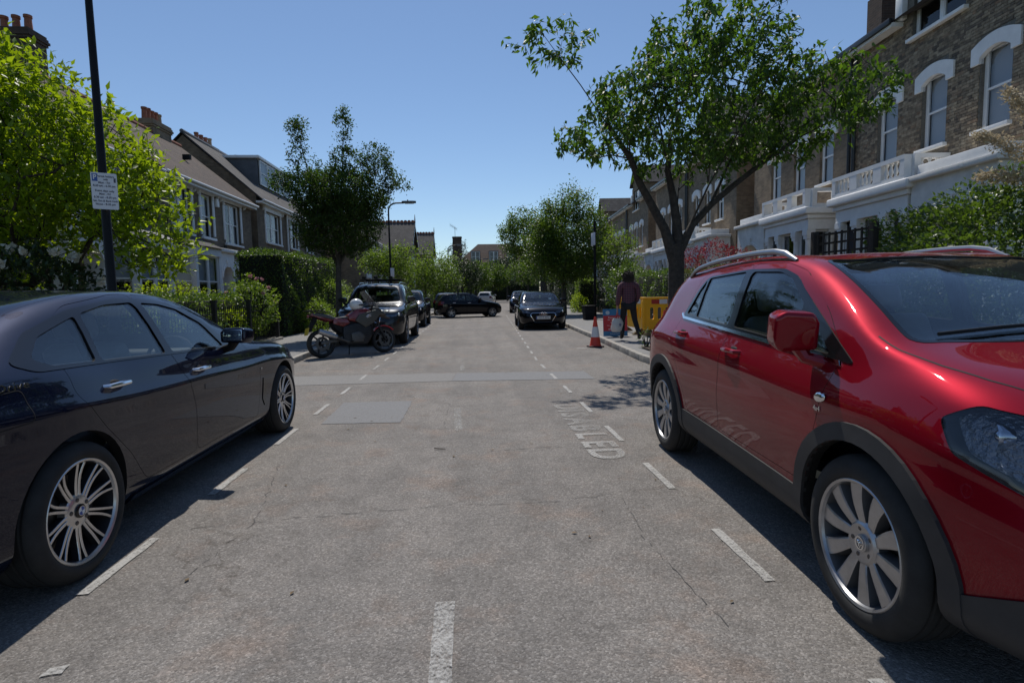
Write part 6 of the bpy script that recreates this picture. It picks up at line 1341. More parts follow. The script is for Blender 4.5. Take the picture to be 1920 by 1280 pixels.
def cross_extras(root, LF):
    for s_ in (1, -1):
        pts = []; 
        for i, y in enumerate(np.linspace(.30, -1.38, 15)):
            t = i / 14; h = LF.bvh.ray_cast(Vector((s_ * .60, y, 3)), Vector((0, 0, -1)))[0]
            lift = .046 * min(1, math.sin(math.pi * min(max(t, 0.0), 1)) * 3.2); pts.append((s_ * .60, y, h.z + lift + .004))
        rail = MB(); rail.tube(pts, [.010] + [.018] * 13 + [.010], 8); rail.build('roof_rail', 'silver_rail', root)
        # side repeater and small emblem on the wing
        x = LF.hitx(1.02, .86, s_); r_ = MB(); r_.sphere((0, 0, 0), (.010, .042, .022), 12, 8); r_.build('side_repeater', 'chrome', root, (x + s_ * .004, 1.02, .885), (R(12), 0, 0))
        t = textmesh('4x4', .034, .001); link('badge', t, 'chrome', root, (LF.hitx(1.0, .83, s_) + s_ * .004, 1.0, .832), (R(90), 0, R(90) * s_))
        P = [(.735, 1.17), (.738, 1.30), (.722, 1.48), (.69, 1.64), (.63, 1.80), (.55, 1.93)]; q = [(s_ * a, b) for a, b in P] + [(s_ * (a - .007), b) for a, b in P[::-1]]
        t = boo(LF.skin(.001, -.012), prism_mesh(q, .6, 2.2, 'z'), 'INTERSECT'); LF.finish(t, .03); link('bonnet_gap', t, ['blackm', 'blackm'], root)
        for (y, z, r_) in ((1.78, .90, .040), (1.92, .86, .050), (2.04, .82, .042)):
            x = LF.hitx(y, z, s_); b = MB(); b.T = Matrix.Translation((x - s_ * .045, y - .02, z)) @ Matrix.Rotation(R(62) * s_, 4, 'Z') @ Matrix.Rotation(R(90), 4, 'Y' if False else 'X')
            b.lathe([(r_ * .5, -.02), (r_, .012), (r_ * 1.08, .016), (r_ * 1.08, .004), (r_ * .6, -.03)], 18, 'z', closed=True); b.build('lamp_reflector', 'chrome', root); b = MB(); b.sphere((x - s_ * .05, y - .02, z), r_ * .55, 12, 8); b.build('lamp_projector', 'mirror_glass', root)
    # wiper blades, tax disc, dashboard lip
    for x0, x1 in ((.55, -.05), (-.05, -.60)):
        pts = [LF.bvh.ray_cast(Vector((x0 + (x1 - x0) * t, 1.25 - .03 * t, 3)), Vector((0, 0, -1)))[0] + Vector((0, 0, .012)) for t in np.linspace(0, 1, 6)]
        MB().tube(pts, .008, 6).build('wiper', 'blackm', root)
    MB().tube([(.2, -1.55, 1.54), (.2, -1.66, 1.63), (.2, -1.72, 1.70)], [.006, .004, .003], 6).build('aerial', 'blackm', root)
    rbox('dash_top', 1.2, .55, .05, 'dash_pale', root, (0, 1.0, .98), (0, 0, 0), .02)
mat('dash_pale', (.20, .22, .22), .55)
build_car('crossover_car', 'metallic red crossover with silver roof rails and ten-spoke wheels', paintfix(CROSS, 'paint_red'), 'paint_red', (2.42, 3.27, 0), R(180 - 2.46), extras=cross_extras)
# ------------------------------------------------------------------ cars further down the street
def suv_spec(): return generic(4.95, 1.92, 1.74, 2.984, 'suv', .375)
S = suv_spec(); S['grille'] = [(-.30, .60), (.30, .60), (.34, .86), (-.34, .86)]; S['grille_round'] = .04
S['lamps'][0] = ('headlamp', 'y', [(.46, .78), (.92, .80), (.95, .92), (.48, .885)], (S['yf'] - .55, S['yf'] + .2), 'lamp_glass')
def rack_extras(root, LF):
    for s in (1, -1):
        pts = [(s * .60, y, LF.bvh.ray_cast(Vector((s * .60, y, 3)), Vector((0, 0, -1)))[0].z + .05) for y in np.linspace(.3, -1.6, 8)]; MB().tube(pts, .018, 6).build('roof_rail', 'gloss_black', root)
    z = 1.84
    for y in (0, -1.0): b = MB(); b.tube([(-.62, y, z), (.62, y, z)], .022, 6); b.build('roof_bar', 'blackm', root)
    for x in (-.35, .1, .45):
        b = MB(); b.tube([(x, .25, z + .04), (x, -1.3, z + .04)], .018, 6); b.tube([(x, .0, z + .04), (x + .05, -.15, z + .11), (x, -.3, z + .05)], .012, 5); b.box(x - .05, x + .05, .16, .28, z + .03, z + .10); b.build('cycle_carrier', 'blackm', root)
    gx = MB(); gx.tube([(-.28, S['yf'] - .0, .62), (.28, S['yf'] - .0, .84)], .012, 6); gx.build('grille_bar', 'chrome', root); plate(root, (0, S['yf'] + .03, .42), math.pi, 'LK16 VRN')
build_car('estate_suv', 'dark grey off-roader with black roof bars parked behind the motorcycle', S, 'paint_grey', (-2.78, 17.5, 0), R(180), extras=rack_extras, detail=False)
S2 = generic(4.4, 1.82, 1.60, 2.66, 'suv', .35)
build_car('parked_car', 'dark parked crossover directly behind the roof-bar off-roader', S2, 'paint_dark', (-2.88, 25.55, 0), R(180), detail=False, group='cars parked along the kerb beyond the motorcycle')
S3 = generic(3.84, 1.66, 1.44, 2.44, 'hatch', .29)
def bars(root, LF):
    for y in (.0, -.75):
        for s in (1, -1):
            z = LF.bvh.ray_cast(Vector((s * .5, y, 3)), Vector((0, 0, -1)))[0].z; MB().prism([(y - .06, z - .03), (y + .06, z - .03), (y + .015, z + .11), (y - .015, z + .11)], s * .5 - .03, s * .5 + .03, 'x').build('roof_bar_foot', 'blackm', root, ang=None)
        MB().tube([(-.5, y, z + .10), (.5, y, z + .10)], .012, 6).build('roof_bar', 'blackm', root)
build_car('hatchback', 'black small hatchback turning across the road with roof bar feet', S3, 'paint_black', (-.15, 33.2, 0), R(-77), detail=False, extras=bars)
S4 = generic(4.31, 1.785, 1.43, 2.637, 'hatch', .325)
S4['grille'] = [(-.40, .62), (-.46, .56), (-.30, .30), (.30, .30), (.46, .56), (.40, .62)]; S4['grille_round'] = .03
def audi(root, LF):
    yf = S4['yf']; plate(root, (0, yf + .012, .455), math.pi, 'KO17 AXU', blue=True); rg = MB()
    for k in range(4): rg.lathe([(.042 + .006 * math.cos(a), .006 * math.sin(a)) for a in np.linspace(0, 2 * math.pi, 7)[:-1]], 18, 'y', c=(-.096 + .064 * k, 0, 0), closed=True)
    rg.build('ring_emblem', 'chrome', root, (0, yf - .005, .585)); MB().box(-.05, .05, -.002, .002, -.04, .04).build('permit', 'white_paint', root, (-.42, S4['windscreen'][1][0][1] - .32, 1.12), (R(30), 0, 0))
build_car('parked_car', 'black hatchback with four-ring grille parked beyond the traffic cone', S4, 'paint_black', (2.66, 22.2, 0), R(178), detail=False, extras=audi)
S5 = generic(4.5, 1.82, 1.5, 2.7, 'estate', .33)
c5 = build_car('parked_car', 'dark blue parked car directly behind the four-ring hatchback', S5, 'paint_navy', (3.62, 40, 0), R(176), detail=False, group='cars parked along the kerb beyond the cone')
c = copy_tree(c5); c.location = (4.6, 47.5, 0); c['label'] = 'farther dark car whose roof shows above the dark blue parked one'; c.rotation_euler = (0, 0, R(172))
S6 = generic(4.4, 1.84, 1.62, 2.65, 'suv', .35)
build_car('parked_car', 'white off-roader seen from behind, far down the street', S6, 'paint_white', (1.80, 66, 0), R(-9), detail=False, group='cars parked along the kerb beyond the motorcycle')
c = copy_tree(c5); c.location = (-1.55, 39.5, 0); c.rotation_euler = (0, 0, R(-4)); c['label'] = 'dark estate half hidden behind the turning hatchback'; c['group'] = 'cars parked along the kerb beyond the motorcycle'
# ------------------------------------------------------------------ motorcycle
mat('helmet_white', (.68, .68, .68), .25, coat=.6); mat('plate_yellow', (.55, .42, .05), .5)
mat('mudguard_red', (.50, .012, .02), .3, coat=.8); mat('bike_red', (.17, .008, .012), .25, .2, coat=1.); mat('bike_grey', (.085, .078, .066), .45, .4); mat('bike_seat', (.07, .07, .072), .5); mat('engine', (.028, .028, .03), .45, .5, var=.3, vs=12); mat('engine_alloy', (.11, .105, .10), .45, .7, var=.2, vs=14); glass('fly_screen', (.72, .77, .82), 1., .03, .28)
def bike_wheel(root, y, r, wd, m='tyre'):
    b = MB(); b.lathe([(r - .075, wd * .3), (r - .062, wd * .36), (r - .085, wd * .3), (r - .095, 0), (r - .085, -wd * .3), (r - .062, -wd * .36), (r - .075, -wd * .3)], 36, 'x', 0, closed=True)
    for k in range(6):
        a = 2 * math.pi * k / 6; spoke(b, .04, r - .09, a, a + .2, .035, .022, .02, .02, .04, n=4)
    b.lathe([(.05, .06), (.05, -.06)], 16, 'x', 1); w_ = b.build('wheel', ['rim_grey' if y > 0 else 'rim_dark', 'blackm'], root, (0, y, r), fix=False, ang=40)
    t = MB(); t.lathe([(r - .075, wd * .36), (r - .05, wd * .48), (r - .02, wd * .44), (r - .004, wd * .22), (r, 0), (r - .004, -wd * .22), (r - .02, -wd * .44), (r - .05, -wd * .48), (r - .075, -wd * .36)], 44, 'x', closed=True); t.build('tyre', 'tyre', w_)
    d = MB(); d.lathe([(.09, wd * .42), (.09, wd * .42 + .006), (.155, wd * .42 + .006), (.155, wd * .42)], 28, 'x', closed=True); d.build('brake_disc', 'engine_alloy', w_)
    return w_
def motorcycle():
    root = empty('motorcycle', (-2.74, 13.12, 0), R(-54), 'red and grey motorcycle with tall screen parked nose-out at the kerb', 'motorcycle'); root.rotation_euler = (0, R(-7), R(-54))
    bike_wheel(root, .765, .31, .135); bike_wheel(root, -.765, .315, .175)
    def pz(name, poly, w_, m, bev=.02, x0=0.): return MB().prism(poly, x0 - w_, x0 + w_, 'x').build(name, m, root, bevel=bev, bseg=3, ang=50)
    for s in (1, -1): MB().tube([(s * .10, .775, .31), (s * .10, .66, .58), (s * .10, .53, .90)], [.026, .03, .022], 8).build('fork_leg', 'engine', root)
    fd = []; 
    for i in range(9): a = R(40 + 12.5 * i); fd.append((.765 - math.cos(a) * -.345 * -1, .31 + math.sin(a) * .345))
    MB().prism(fd + [(.765 - (.765 - p[0]) * .93, .31 + (p[1] - .31) * .93) for p in fd[::-1]], -.065, .065, 'x').build('front_mudguard', 'mudguard_red', root, bevel=.006)
    pz('engine_block', [(-.22, .24), (.28, .22), (.42, .42), (.40, .66), (.05, .74), (-.28, .66), (-.30, .40)], .17, 'engine', .04); pz('crankcase_cover', [(-.1, .28), (.16, .28), (.22, .42), (.1, .54), (-.12, .5)], .20, 'engine_alloy', .03)
    pz('radiator', [(.40, .42), (.46, .44), (.42, .80), (.36, .80)], .16, 'blackm', .01); pz('frame', [(-.45, .62), (-.30, .50), (.0, .70), (.40, .78), (.42, .86), (-.1, .84), (-.5, .76)], .12, 'blackm', .02)
    pz('fuel_tank', [(-.14, .80), (.10, .74), (.42, .80), (.50, .98), (.34, 1.07), (.10, 1.06), (-.12, .92)], .155, 'bike_red', .05)
    for s in (1, -1):
        pz('side_fairing', [(.02, .78), (.26, .62), (.48, .72), (.66, .92), (.56, 1.02), (.36, .98), (.12, .92)], .02, 'bike_grey', .012, s * .165); pz('side_panel', [(-.50, .74), (-.26, .66), (-.10, .74), (-.16, .84), (-.48, .86)], .018, 'bike_red', .01, s * .13); pz('tail_panel', [(-.98, .95), (-.56, .80), (-.42, .84), (-.52, .90), (-.96, 1.0)], .015, 'bike_red', .008, s * .11)
        em = MB(); em.tube([(s * .19, .28, .86), (s * .19, .34, .90), (s * .19, .42, .92)], [.004, .012, .004], 5); em.tube([(s * .19, .30, .84), (s * .19, .36, .87), (s * .19, .42, .88)], [.004, .010, .003], 5); em.build('wing_emblem', 'chrome', root)
    pz('seat', [(-.14, .84), (-.44, .82), (-.92, .95), (-.96, 1.0), (-.60, .955), (-.42, .875), (-.16, .90)], .14, 'bike_seat', .03)
    nose = [(.44, .90), (.70, .88), (.84, .86), (.80, .95), (.66, 1.08), (.50, 1.10)]; pz('nose_fairing', nose, .15, 'bike_grey', .05); pz('beak', [(.70, .86), (.98, .80), (.90, .86), (.74, .92)], .06, 'bike_grey', .015)
    MB().sphere((0, .79, .97), (.10, .05, .06), 16, 10).build('headlamp', 'lamp_inner', root)
    sc = MB(); rows = []
    for i in range(7):
        t = i / 6; y = .74 - .34 * t; z = .98 + .52 * t; w_ = .21 - .07 * t * t
        for j in range(9): u = -1 + j / 4; sc.v.append((u * w_, y - .06 * u * u, z - .02 * u * u))
        if i: 
            for j in range(8): a = (i - 1) * 9 + j; sc.f.append((a, a + 1, a + 10, a + 9)); sc.m.append(0)
    sc.build('fly_screen', 'fly_screen', root, fix=False, ang=80)
    MB().tube([(-.40, .30, 1.10), (-.30, .42, 1.10), (-.1, .48, 1.06), (.1, .48, 1.06), (.30, .42, 1.10), (.40, .30, 1.10)], .013, 8).build('handlebar', 'blackm', root)
    for s in (1, -1):
        MB().tube([(s * .32, .40, 1.105), (s * .43, .27, 1.10)], .019, 8).build('grip', 'blackm', root); m_ = MB(); m_.tube([(s * .28, .44, 1.11), (s * .34, .42, 1.25)], .007, 6); m_.sphere((s * .36, .42, 1.28), (.065, .018, .04), 12, 8); m_.build('mirror', 'blackm', root)
    MB().tube([(.12, .1, .30), (.15, -.22, .32), (.19, -.42, .40), (.21, -.56, .47)], [.026, .03, .04, .05], 10).build('exhaust_pipe', 'engine_alloy', root); MB().tube([(.205, -.48, .43), (.22, -.66, .50), (.225, -.88, .585)], [.058, .075, .058], 12).build('silencer', 'alloy', root)
    for s in (1, -1): MB().prism([(-.80, .29), (-.20, .36), (-.16, .46), (-.30, .44), (-.80, .35)], s * .11 - .014, s * .11 + .014, 'x').build('swingarm', 'engine_alloy', root, bevel=.006)
    MB().prism([(-.98, .60), (-1.04, .60), (-.88, .92), (-.80, .92)], -.08, .08, 'x').build('plate_hanger', 'blackm', root, bevel=.008); MB().box(-.11, .11, -.006, .006, -.08, .08).build('number_plate', 'plate_yellow', root, (0, -1.06, .60), (R(-14), 0, 0)); MB().sphere((0, -1.0, .93), (.07, .03, .03), 10, 6).build('tail_lamp', 'tail_red', root)
    rk = MB()
    for s in (1, -1): rk.tube([(s * .11, -.6, 1.0), (s * .11, -.85, 1.06), (s * .10, -1.06, 1.07)], .010, 6)
    for y in (-.72, -.84, -.96): rk.tube([(-.11, y, 1.05), (.11, y, 1.05)], .008, 6)
    rk.build('luggage_rack', 'blackm', root); st = MB(); st.tube([(-.12, -.05, .30), (-.26, -.02, .02)], .012, 6); st.build('side_stand', 'blackm', root); MB().tube([(.14, -.15, .30), (.30, -.10, .33)], .012, 6).build('foot_peg', 'engine_alloy', root)
    return root
mk = motorcycle(); bpy.context.view_layer.update()
hm = empty('helmet', tuple(mk.matrix_basis @ Vector((.02, .14, 1.03))), R(-54), 'white motorcycle helmet resting on the motorcycle tank', 'helmet')
hs = MB(); hs.sphere((0, 0, .135), (.135, .16, .145), 24, 14); hs.build('shell', 'helmet_white', hm); vz = MB(); vz.sphere((0, .012, .13), (.137, .157, .066), 24, 12); vz.build('visor', 'gloss_black', hm); MB().lathe([(.09, .0), (.105, .02), (.085, .02)], 20, 'z', closed=True).build('rim', 'blackm', hm)

# ------------------------------------------------------------------ street furniture
mat('ink_grey', (.09, .09, .12), .6); mat('logo_pale', (.45, .55, .62), .5); mat('post_black', (.006, .006, .007), .5, var=.3, vs=10, spec=.2); mat('lamp_grey', (.10, .105, .11), .4, .5); mat('lamp_lens', (.55, .58, .6), .2); mat('sign_white', (.66, .67, .70), .45, var=.04, vs=4)
def text_on(parent, s, size, m, x, z, y=-.004, sx=1., nm='lettering', bold=0.): return link(nm, textmesh(s, size, .0006, 'CENTER', bold), m, parent, (x, y, z), (R(90), 0, 0), (sx, 1, 1))
def lamp_post(label, x, y, h=6., arm=1.0, rz=0., plate_=True, r=.065):
    root = empty('lamp_post', (x, y, .12), rz, label, 'lamp post', 'black street lamp columns')
    MB().lathe([(r * 1.35, 0), (r * 1.35, .9), (r * 1.25, .95), (r * .95, .99), (r * .62, h - .7)], 16, 'z').build('column', 'post_black', root); k = MB()
    pts = [(0, 0, h - .72)] + [(.38 * (1 - math.cos(R(a))), 0, h - .42 + .38 * math.sin(R(a))) for a in (0, 22, 45, 68, 90)] + [(arm * .62, 0, h - .03)]; k.tube(pts, r * .62, 10); k.build('bracket', 'post_black', root)
    hd = MB(); x0 = arm * .55; hd.prism([(x0, -.07), (x0 + .15, -.12), (x0 + .55, -.13), (x0 + .72, -.05), (x0 + .72, .05), (x0 + .55, .13), (x0 + .15, .12), (x0, .07)], h - .05, h + .06, 'z'); ho = hd.build('lantern', 'lamp_grey', root, bevel=.02, bseg=2); MB().box(x0 + .16, x0 + .6, -.09, .09, h - .075, h - .051).build('lens', 'lamp_lens', ho, bevel=.01); MB().lathe([(.03, h + .06), (.03, h + .12), (.02, h + .13)], 10, 'z', c=(x0 + .3, 0, 0)).build('photocell', 'blackm', ho)
    return root
lp = lamp_post('near black lamp column carrying the white parking sign', -4.27, 7.0, 6., 1.0, R(20), r=.056)
sg = empty('parking_sign', (-4.27 + .06, 7.0 - .085, 2.42), R(30), 'white parking permit sign with blue letter P on the near lamp column', 'sign'); sg.scale = (.80, 1, .90)
MB().prism(rounded([(-.155, 0), (.155, 0), (.155, .46), (-.155, .46)], .02, 3), -.002, .002, 'y').build('plate', 'sign_white', sg, ang=None); MB().box(-.14, -.075, -.0035, -.0021, .35, .445).build('blue_square', 'badge_blue', sg, ang=None); text_on(sg, 'P', .085, 'white_paint', -.108, .40, bold=.002); MB().box(.115, .14, -.0035, -.0021, .345, .40).build('symbol', 'ink_grey', sg, ang=None)
for i, (t, z, s) in enumerate([('Permit holders', .415, .034), ('only', .378, .032), ('Mon - Fri', .335, .036), ('8.30 am - 6.30 pm', .295, .036), ('Event days only', .232, .036), ('Mon - Fri', .192, .036), ('8.30 am - 8.30 pm', .150, .036), ('Sat, Sun & Bank Hols', .105, .034), ('Noon - 8.30 pm', .063, .036)]): text_on(sg, t, s, 'ink_grey', .02 if i < 2 else 0, z, bold=.0006)
MB().box(-.03, .03, .0021, .03, .06, .10).build('clip', 'steel_dark', sg, ang=None); MB().box(-.03, .03, .0021, .03, .36, .40).build('clip', 'steel_dark', sg, ang=None)
lamp_post('slim black street lamp with curved arm rising behind the grey roof-bar car', -4.1, 29.2, 5.95, 1.25); s2 = empty('parking_sign', (-4.0, 29.1, 2.3), R(60), 'small white plate on the second lamp column', 'sign'); MB().box(-.15, .15, -.003, .003, 0, .46).build('plate', 'sign_white', s2, bevel=.001)
lamp_post('third street lamp with curved arm among the pale trees', -2.1, 54, 5.9, 1.3); lamp_post('farthest street lamp at the bend of the road', 1.0, 76, 5.9, 1.3)
sp = empty('sign_pole', (5.48, 24.5, .13), 0, 'black pole with a white sign seen edge-on, above the black bin', 'pole'); MB().lathe([(.075, 0), (.06, .5), (.055, 4.25), (.05, 4.3)], 12, 'z').build('pole', 'post_black', sp); MB().box(-.012, .0, -.26, .16, 3.25, 3.80).build('sign_plate', 'sign_white', sp, loc=(-.085, 0, 0), rot=(0, 0, R(12)), bevel=.002)
bn = empty('litter_bin', (5.12, 24.2, .14), R(8), 'black square bin at the foot of the sign pole', 'bin'); MB().prism([(-.20, 0), (.20, 0), (.24, .56), (-.24, .56)], -.2, .2, 'y').build('body', 'blackm', bn, bevel=.02); MB().box(-.26, .26, -.23, .23, .561, .62).build('lid', 'blackm', bn, bevel=.02)
mat('cone_red', (.62, .045, .02), .5, var=.12, vs=8); mat('cone_white', (.68, .66, .66), .45, var=.06, vs=8)
def cone(label, x, y, z, rz):
    root = empty('traffic_cone', (x, y, z), rz, label, 'traffic cone', 'orange traffic cones')
    MB().prism(rounded([(-.175, -.175), (.175, -.175), (.175, .175), (-.175, .175)], .05, 3), 0, .035, 'z').build('base', 'blackm' if False else 'cone_base', root, bevel=.006)
    f = lambda h: .145 + (.028 - .145) * (h / .74)
    MB().lathe([(f(.035) + .01, .035), (f(.06), .06), (f(.24), .24), (f(.52), .52), (f(.72), .72), (f(.74) - .008, .745), (.012, .745)], 24, 'z').build('body', 'cone_red', root); MB().lathe([(f(.25) + .003, .25), (f(.50) + .003, .50)], 24, 'z').build('reflective_sleeve', 'cone_white', root, ang=60)
mat('cone_base', (.045, .02, .018), .7); cone('red and white traffic cone standing in the gutter', 3.02, 13.5, .0, .2); cone('red and white traffic cone on the pavement in front of the yellow barrier', 4.66, 13.2, .135, .5)
mat('barrier_yellow', (.86, .42, .005), .4, var=.1, vs=5); mat('strip_red', (.42, .03, .02), .4); mat('foot_rubber', (.10, .07, .025), .8, var=.4, vs=10)
def barrier(label, x, y, rz, W=1.9):
    root = empty('barrier', (x, y, .15), rz, label, 'barrier', 'yellow plastic pedestrian barriers'); z0, z1 = .16, 1.0; cut = []
    p = MB().box(0, W, -.03, .03, z0, z1).mesh('panel', ang=None, bevel=.012)
    n = 7
    for k in range(n):
        xc = .24 + (W - .48) * k / (n - 1); q = rounded([(xc - .055, z0 + .28), (xc + .055, z0 + .28), (xc + .055, z1 - .24), (xc - .055, z1 - .24)], .05, 4); p = boo(p, prism_mesh(q, -.2, .2, 'y'), 'DIFFERENCE')
    for xc in (.55, W - .55): p = boo(p, prism_mesh([(xc - .10, z0 - .05), (xc + .10, z0 - .05), (xc + .06, z0 + .16), (xc - .06, z0 + .16)], -.2, .2, 'y'), 'DIFFERENCE')
    p.materials.clear(); link('panel', p, 'barrier_yellow', root)
    MB().box(-.02, W + .02, -.045, .045, z1 - .012, z1 + .03).build('top_rail', 'barrier_yellow', root, bevel=.015)
    MB().box(-.03, .05, -.05, .05, z0 + .05, z1 - .05).build('end_post', 'barrier_yellow', root, bevel=.015); MB().box(W - .05, W + .03, -.05, .05, z0 + .05, z1 - .05).build('end_post', 'barrier_yellow', root, bevel=.015)
    for k in range(6):
        a = .22 + (W - .44) * k / 6; b = .22 + (W - .44) * (k + 1) / 6
        MB().box(a, b - .002, -.0345, -.0305, z1 - .15, z1 - .03).build('reflective_strip', 'strip_red' if k % 2 == 0 else 'cone_white', root, ang=None)
    for xc in (.16, W - .16): MB().prism([(-.30, 0), (.30, 0), (.22, .07), (.06, .17), (-.06, .17), (-.22, .07)], xc - .06, xc + .06, 'x').build('foot', 'foot_rubber', root, bevel=.01)
barrier('yellow plastic barrier with red and white strip crossing the pavement behind the cherry trunk', 4.56, 14.6, R(1), 1.75); barrier('yellow plastic barrier seen nearly end-on behind the walking person', 4.60, 16.9, R(-86), 1.9)
mat('board_blue', (.04, .19, .36), .5); mat('board_red', (.48, .025, .03), .5)
bd = empty('notice_board', (3.88, 14.85, .145), R(-4), 'blue and red roadworks notice board leaning beside the kerb', 'sign'); bd.rotation_euler = (R(-8), 0, R(-4))
MB().box(-.33, .33, -.005, .005, 0, .74).build('panel', 'board_blue', bd, bevel=.002); MB().box(-.325, .325, -.0075, -.0052, .14, .56).build('red_field', 'board_red', bd, ang=None)
for t, z, s, m in [('Responsible', .505, .07, 'white_paint'), ('for water leaks', .445, .06, 'white_paint'), ('working here', .375, .045, 'white_paint'), ('thank you for your patience', .29, .036, 'white_paint'), ('call us on', .235, .036, 'white_paint'), ('0800 714 614', .185, .062, 'white_paint'), ('here to help', .065, .05, 'white_paint')]: text_on(bd, t, s, m, -.02, z, -.0082)
dr = MB(); dr.lathe([(.055, -.0062), (.055, -.0056), (.001, -.0056)], 20, 'y', c=(-.20, 0, .64)); dr.build('logo', 'logo_pale', bd); MB().prism([(-.2, 0), (.0, 0), (-.02, .5), (-.18, .5)], .0, .02, 'y').build('back_stay', 'steel_dark', bd, loc=(.1, .25, 0), rot=(R(22), 0, 0))
# ------------------------------------------------------------------ person walking away with a carrier bag
def plaid():
    m = bpy.data.materials.new('plaid'); m.use_nodes = True; nt = m.node_tree; p = nt.nodes['Principled BSDF']; MT['plaid'] = m; tc = nt.nodes.new('ShaderNodeTexCoord'); sp = nt.nodes.new('ShaderNodeSeparateXYZ'); L(nt, tc.outputs['Object'], sp.inputs[0]); c = None
    def stripes(sock, f, w_):
        a = nt.nodes.new('ShaderNodeMath'); a.operation = 'MULTIPLY'; a.inputs[1].default_value = f; L(nt, sock, a.inputs[0]); b = nt.nodes.new('ShaderNodeMath'); b.operation = 'FRACT'; L(nt, a.outputs[0], b.inputs[0]); d = nt.nodes.new('ShaderNodeMath'); d.operation = 'LESS_THAN'; d.inputs[1].default_value = w_; L(nt, b.outputs[0], d.inputs[0]); return d.outputs[0]
    base = (.14, .045, .065, 1)
    prev = None
    for sock, f, w_, col in ((sp.outputs[0], 17, .45, (.03, .018, .035, 1)), (sp.outputs[2], 17, .45, (.03, .018, .035, 1)), (sp.outputs[0], 17, .08, (.20, .14, .15, 1)), (sp.outputs[2], 17, .08, (.20, .14, .15, 1))):
        x = nt.nodes.new('ShaderNodeMix'); x.data_type = 'RGBA'; s_ = stripes(sock, f, w_); h = nt.nodes.new('ShaderNodeMath'); h.operation = 'MULTIPLY'; h.inputs[1].default_value = .55; L(nt, s_, h.inputs[0]); L(nt, h.outputs[0], x.inputs[0])
        if prev is None: x.inputs[6].default_value = base
        else: L(nt, prev, x.inputs[6])
        x.inputs[7].default_value = col; prev = x.outputs[2]
    L(nt, prev, p.inputs['Base Color']); p.inputs['Roughness'].default_value = .9
plaid(); mat('skin', (.42, .24, .17), .55); mat('hair', (.07, .05, .04), .6, var=.4, vs=30); mat('trousers', (.011, .011, .013), .8); mat('boot', (.009, .009, .010), .4); mat('bag_white', (.58, .57, .54), .5, var=.1, vs=8); mat('bag_red', (.50, .03, .03), .5); mat('bag_print', (.22, .22, .32), .6)
def skin(name, V, E, Rr, m, parent, sub=2):
    me = bpy.data.meshes.new(name); me.from_pydata(V, E, []); o = bpy.data.objects.new('tmp', me); TMP.collection.objects.link(o); md = o.modifiers.new('s', 'SKIN'); md.use_smooth_shade = True
    for i, r in enumerate(Rr): me.skin_vertices[0].data[i].radius = r if isinstance(r, tuple) else (r, r)
    me.skin_vertices[0].data[0].use_root = True; sb = o.modifiers.new('u', 'SUBSURF'); sb.levels = sub; vl = TMP.view_layers[0]; vl.update(); res = bpy.data.meshes.new_from_object(o.evaluated_get(vl.depsgraph)); bpy.data.objects.remove(o); res.materials.clear()
    res.polygons.foreach_set('use_smooth', [True] * len(res.polygons)); return link(name, res, m, parent)
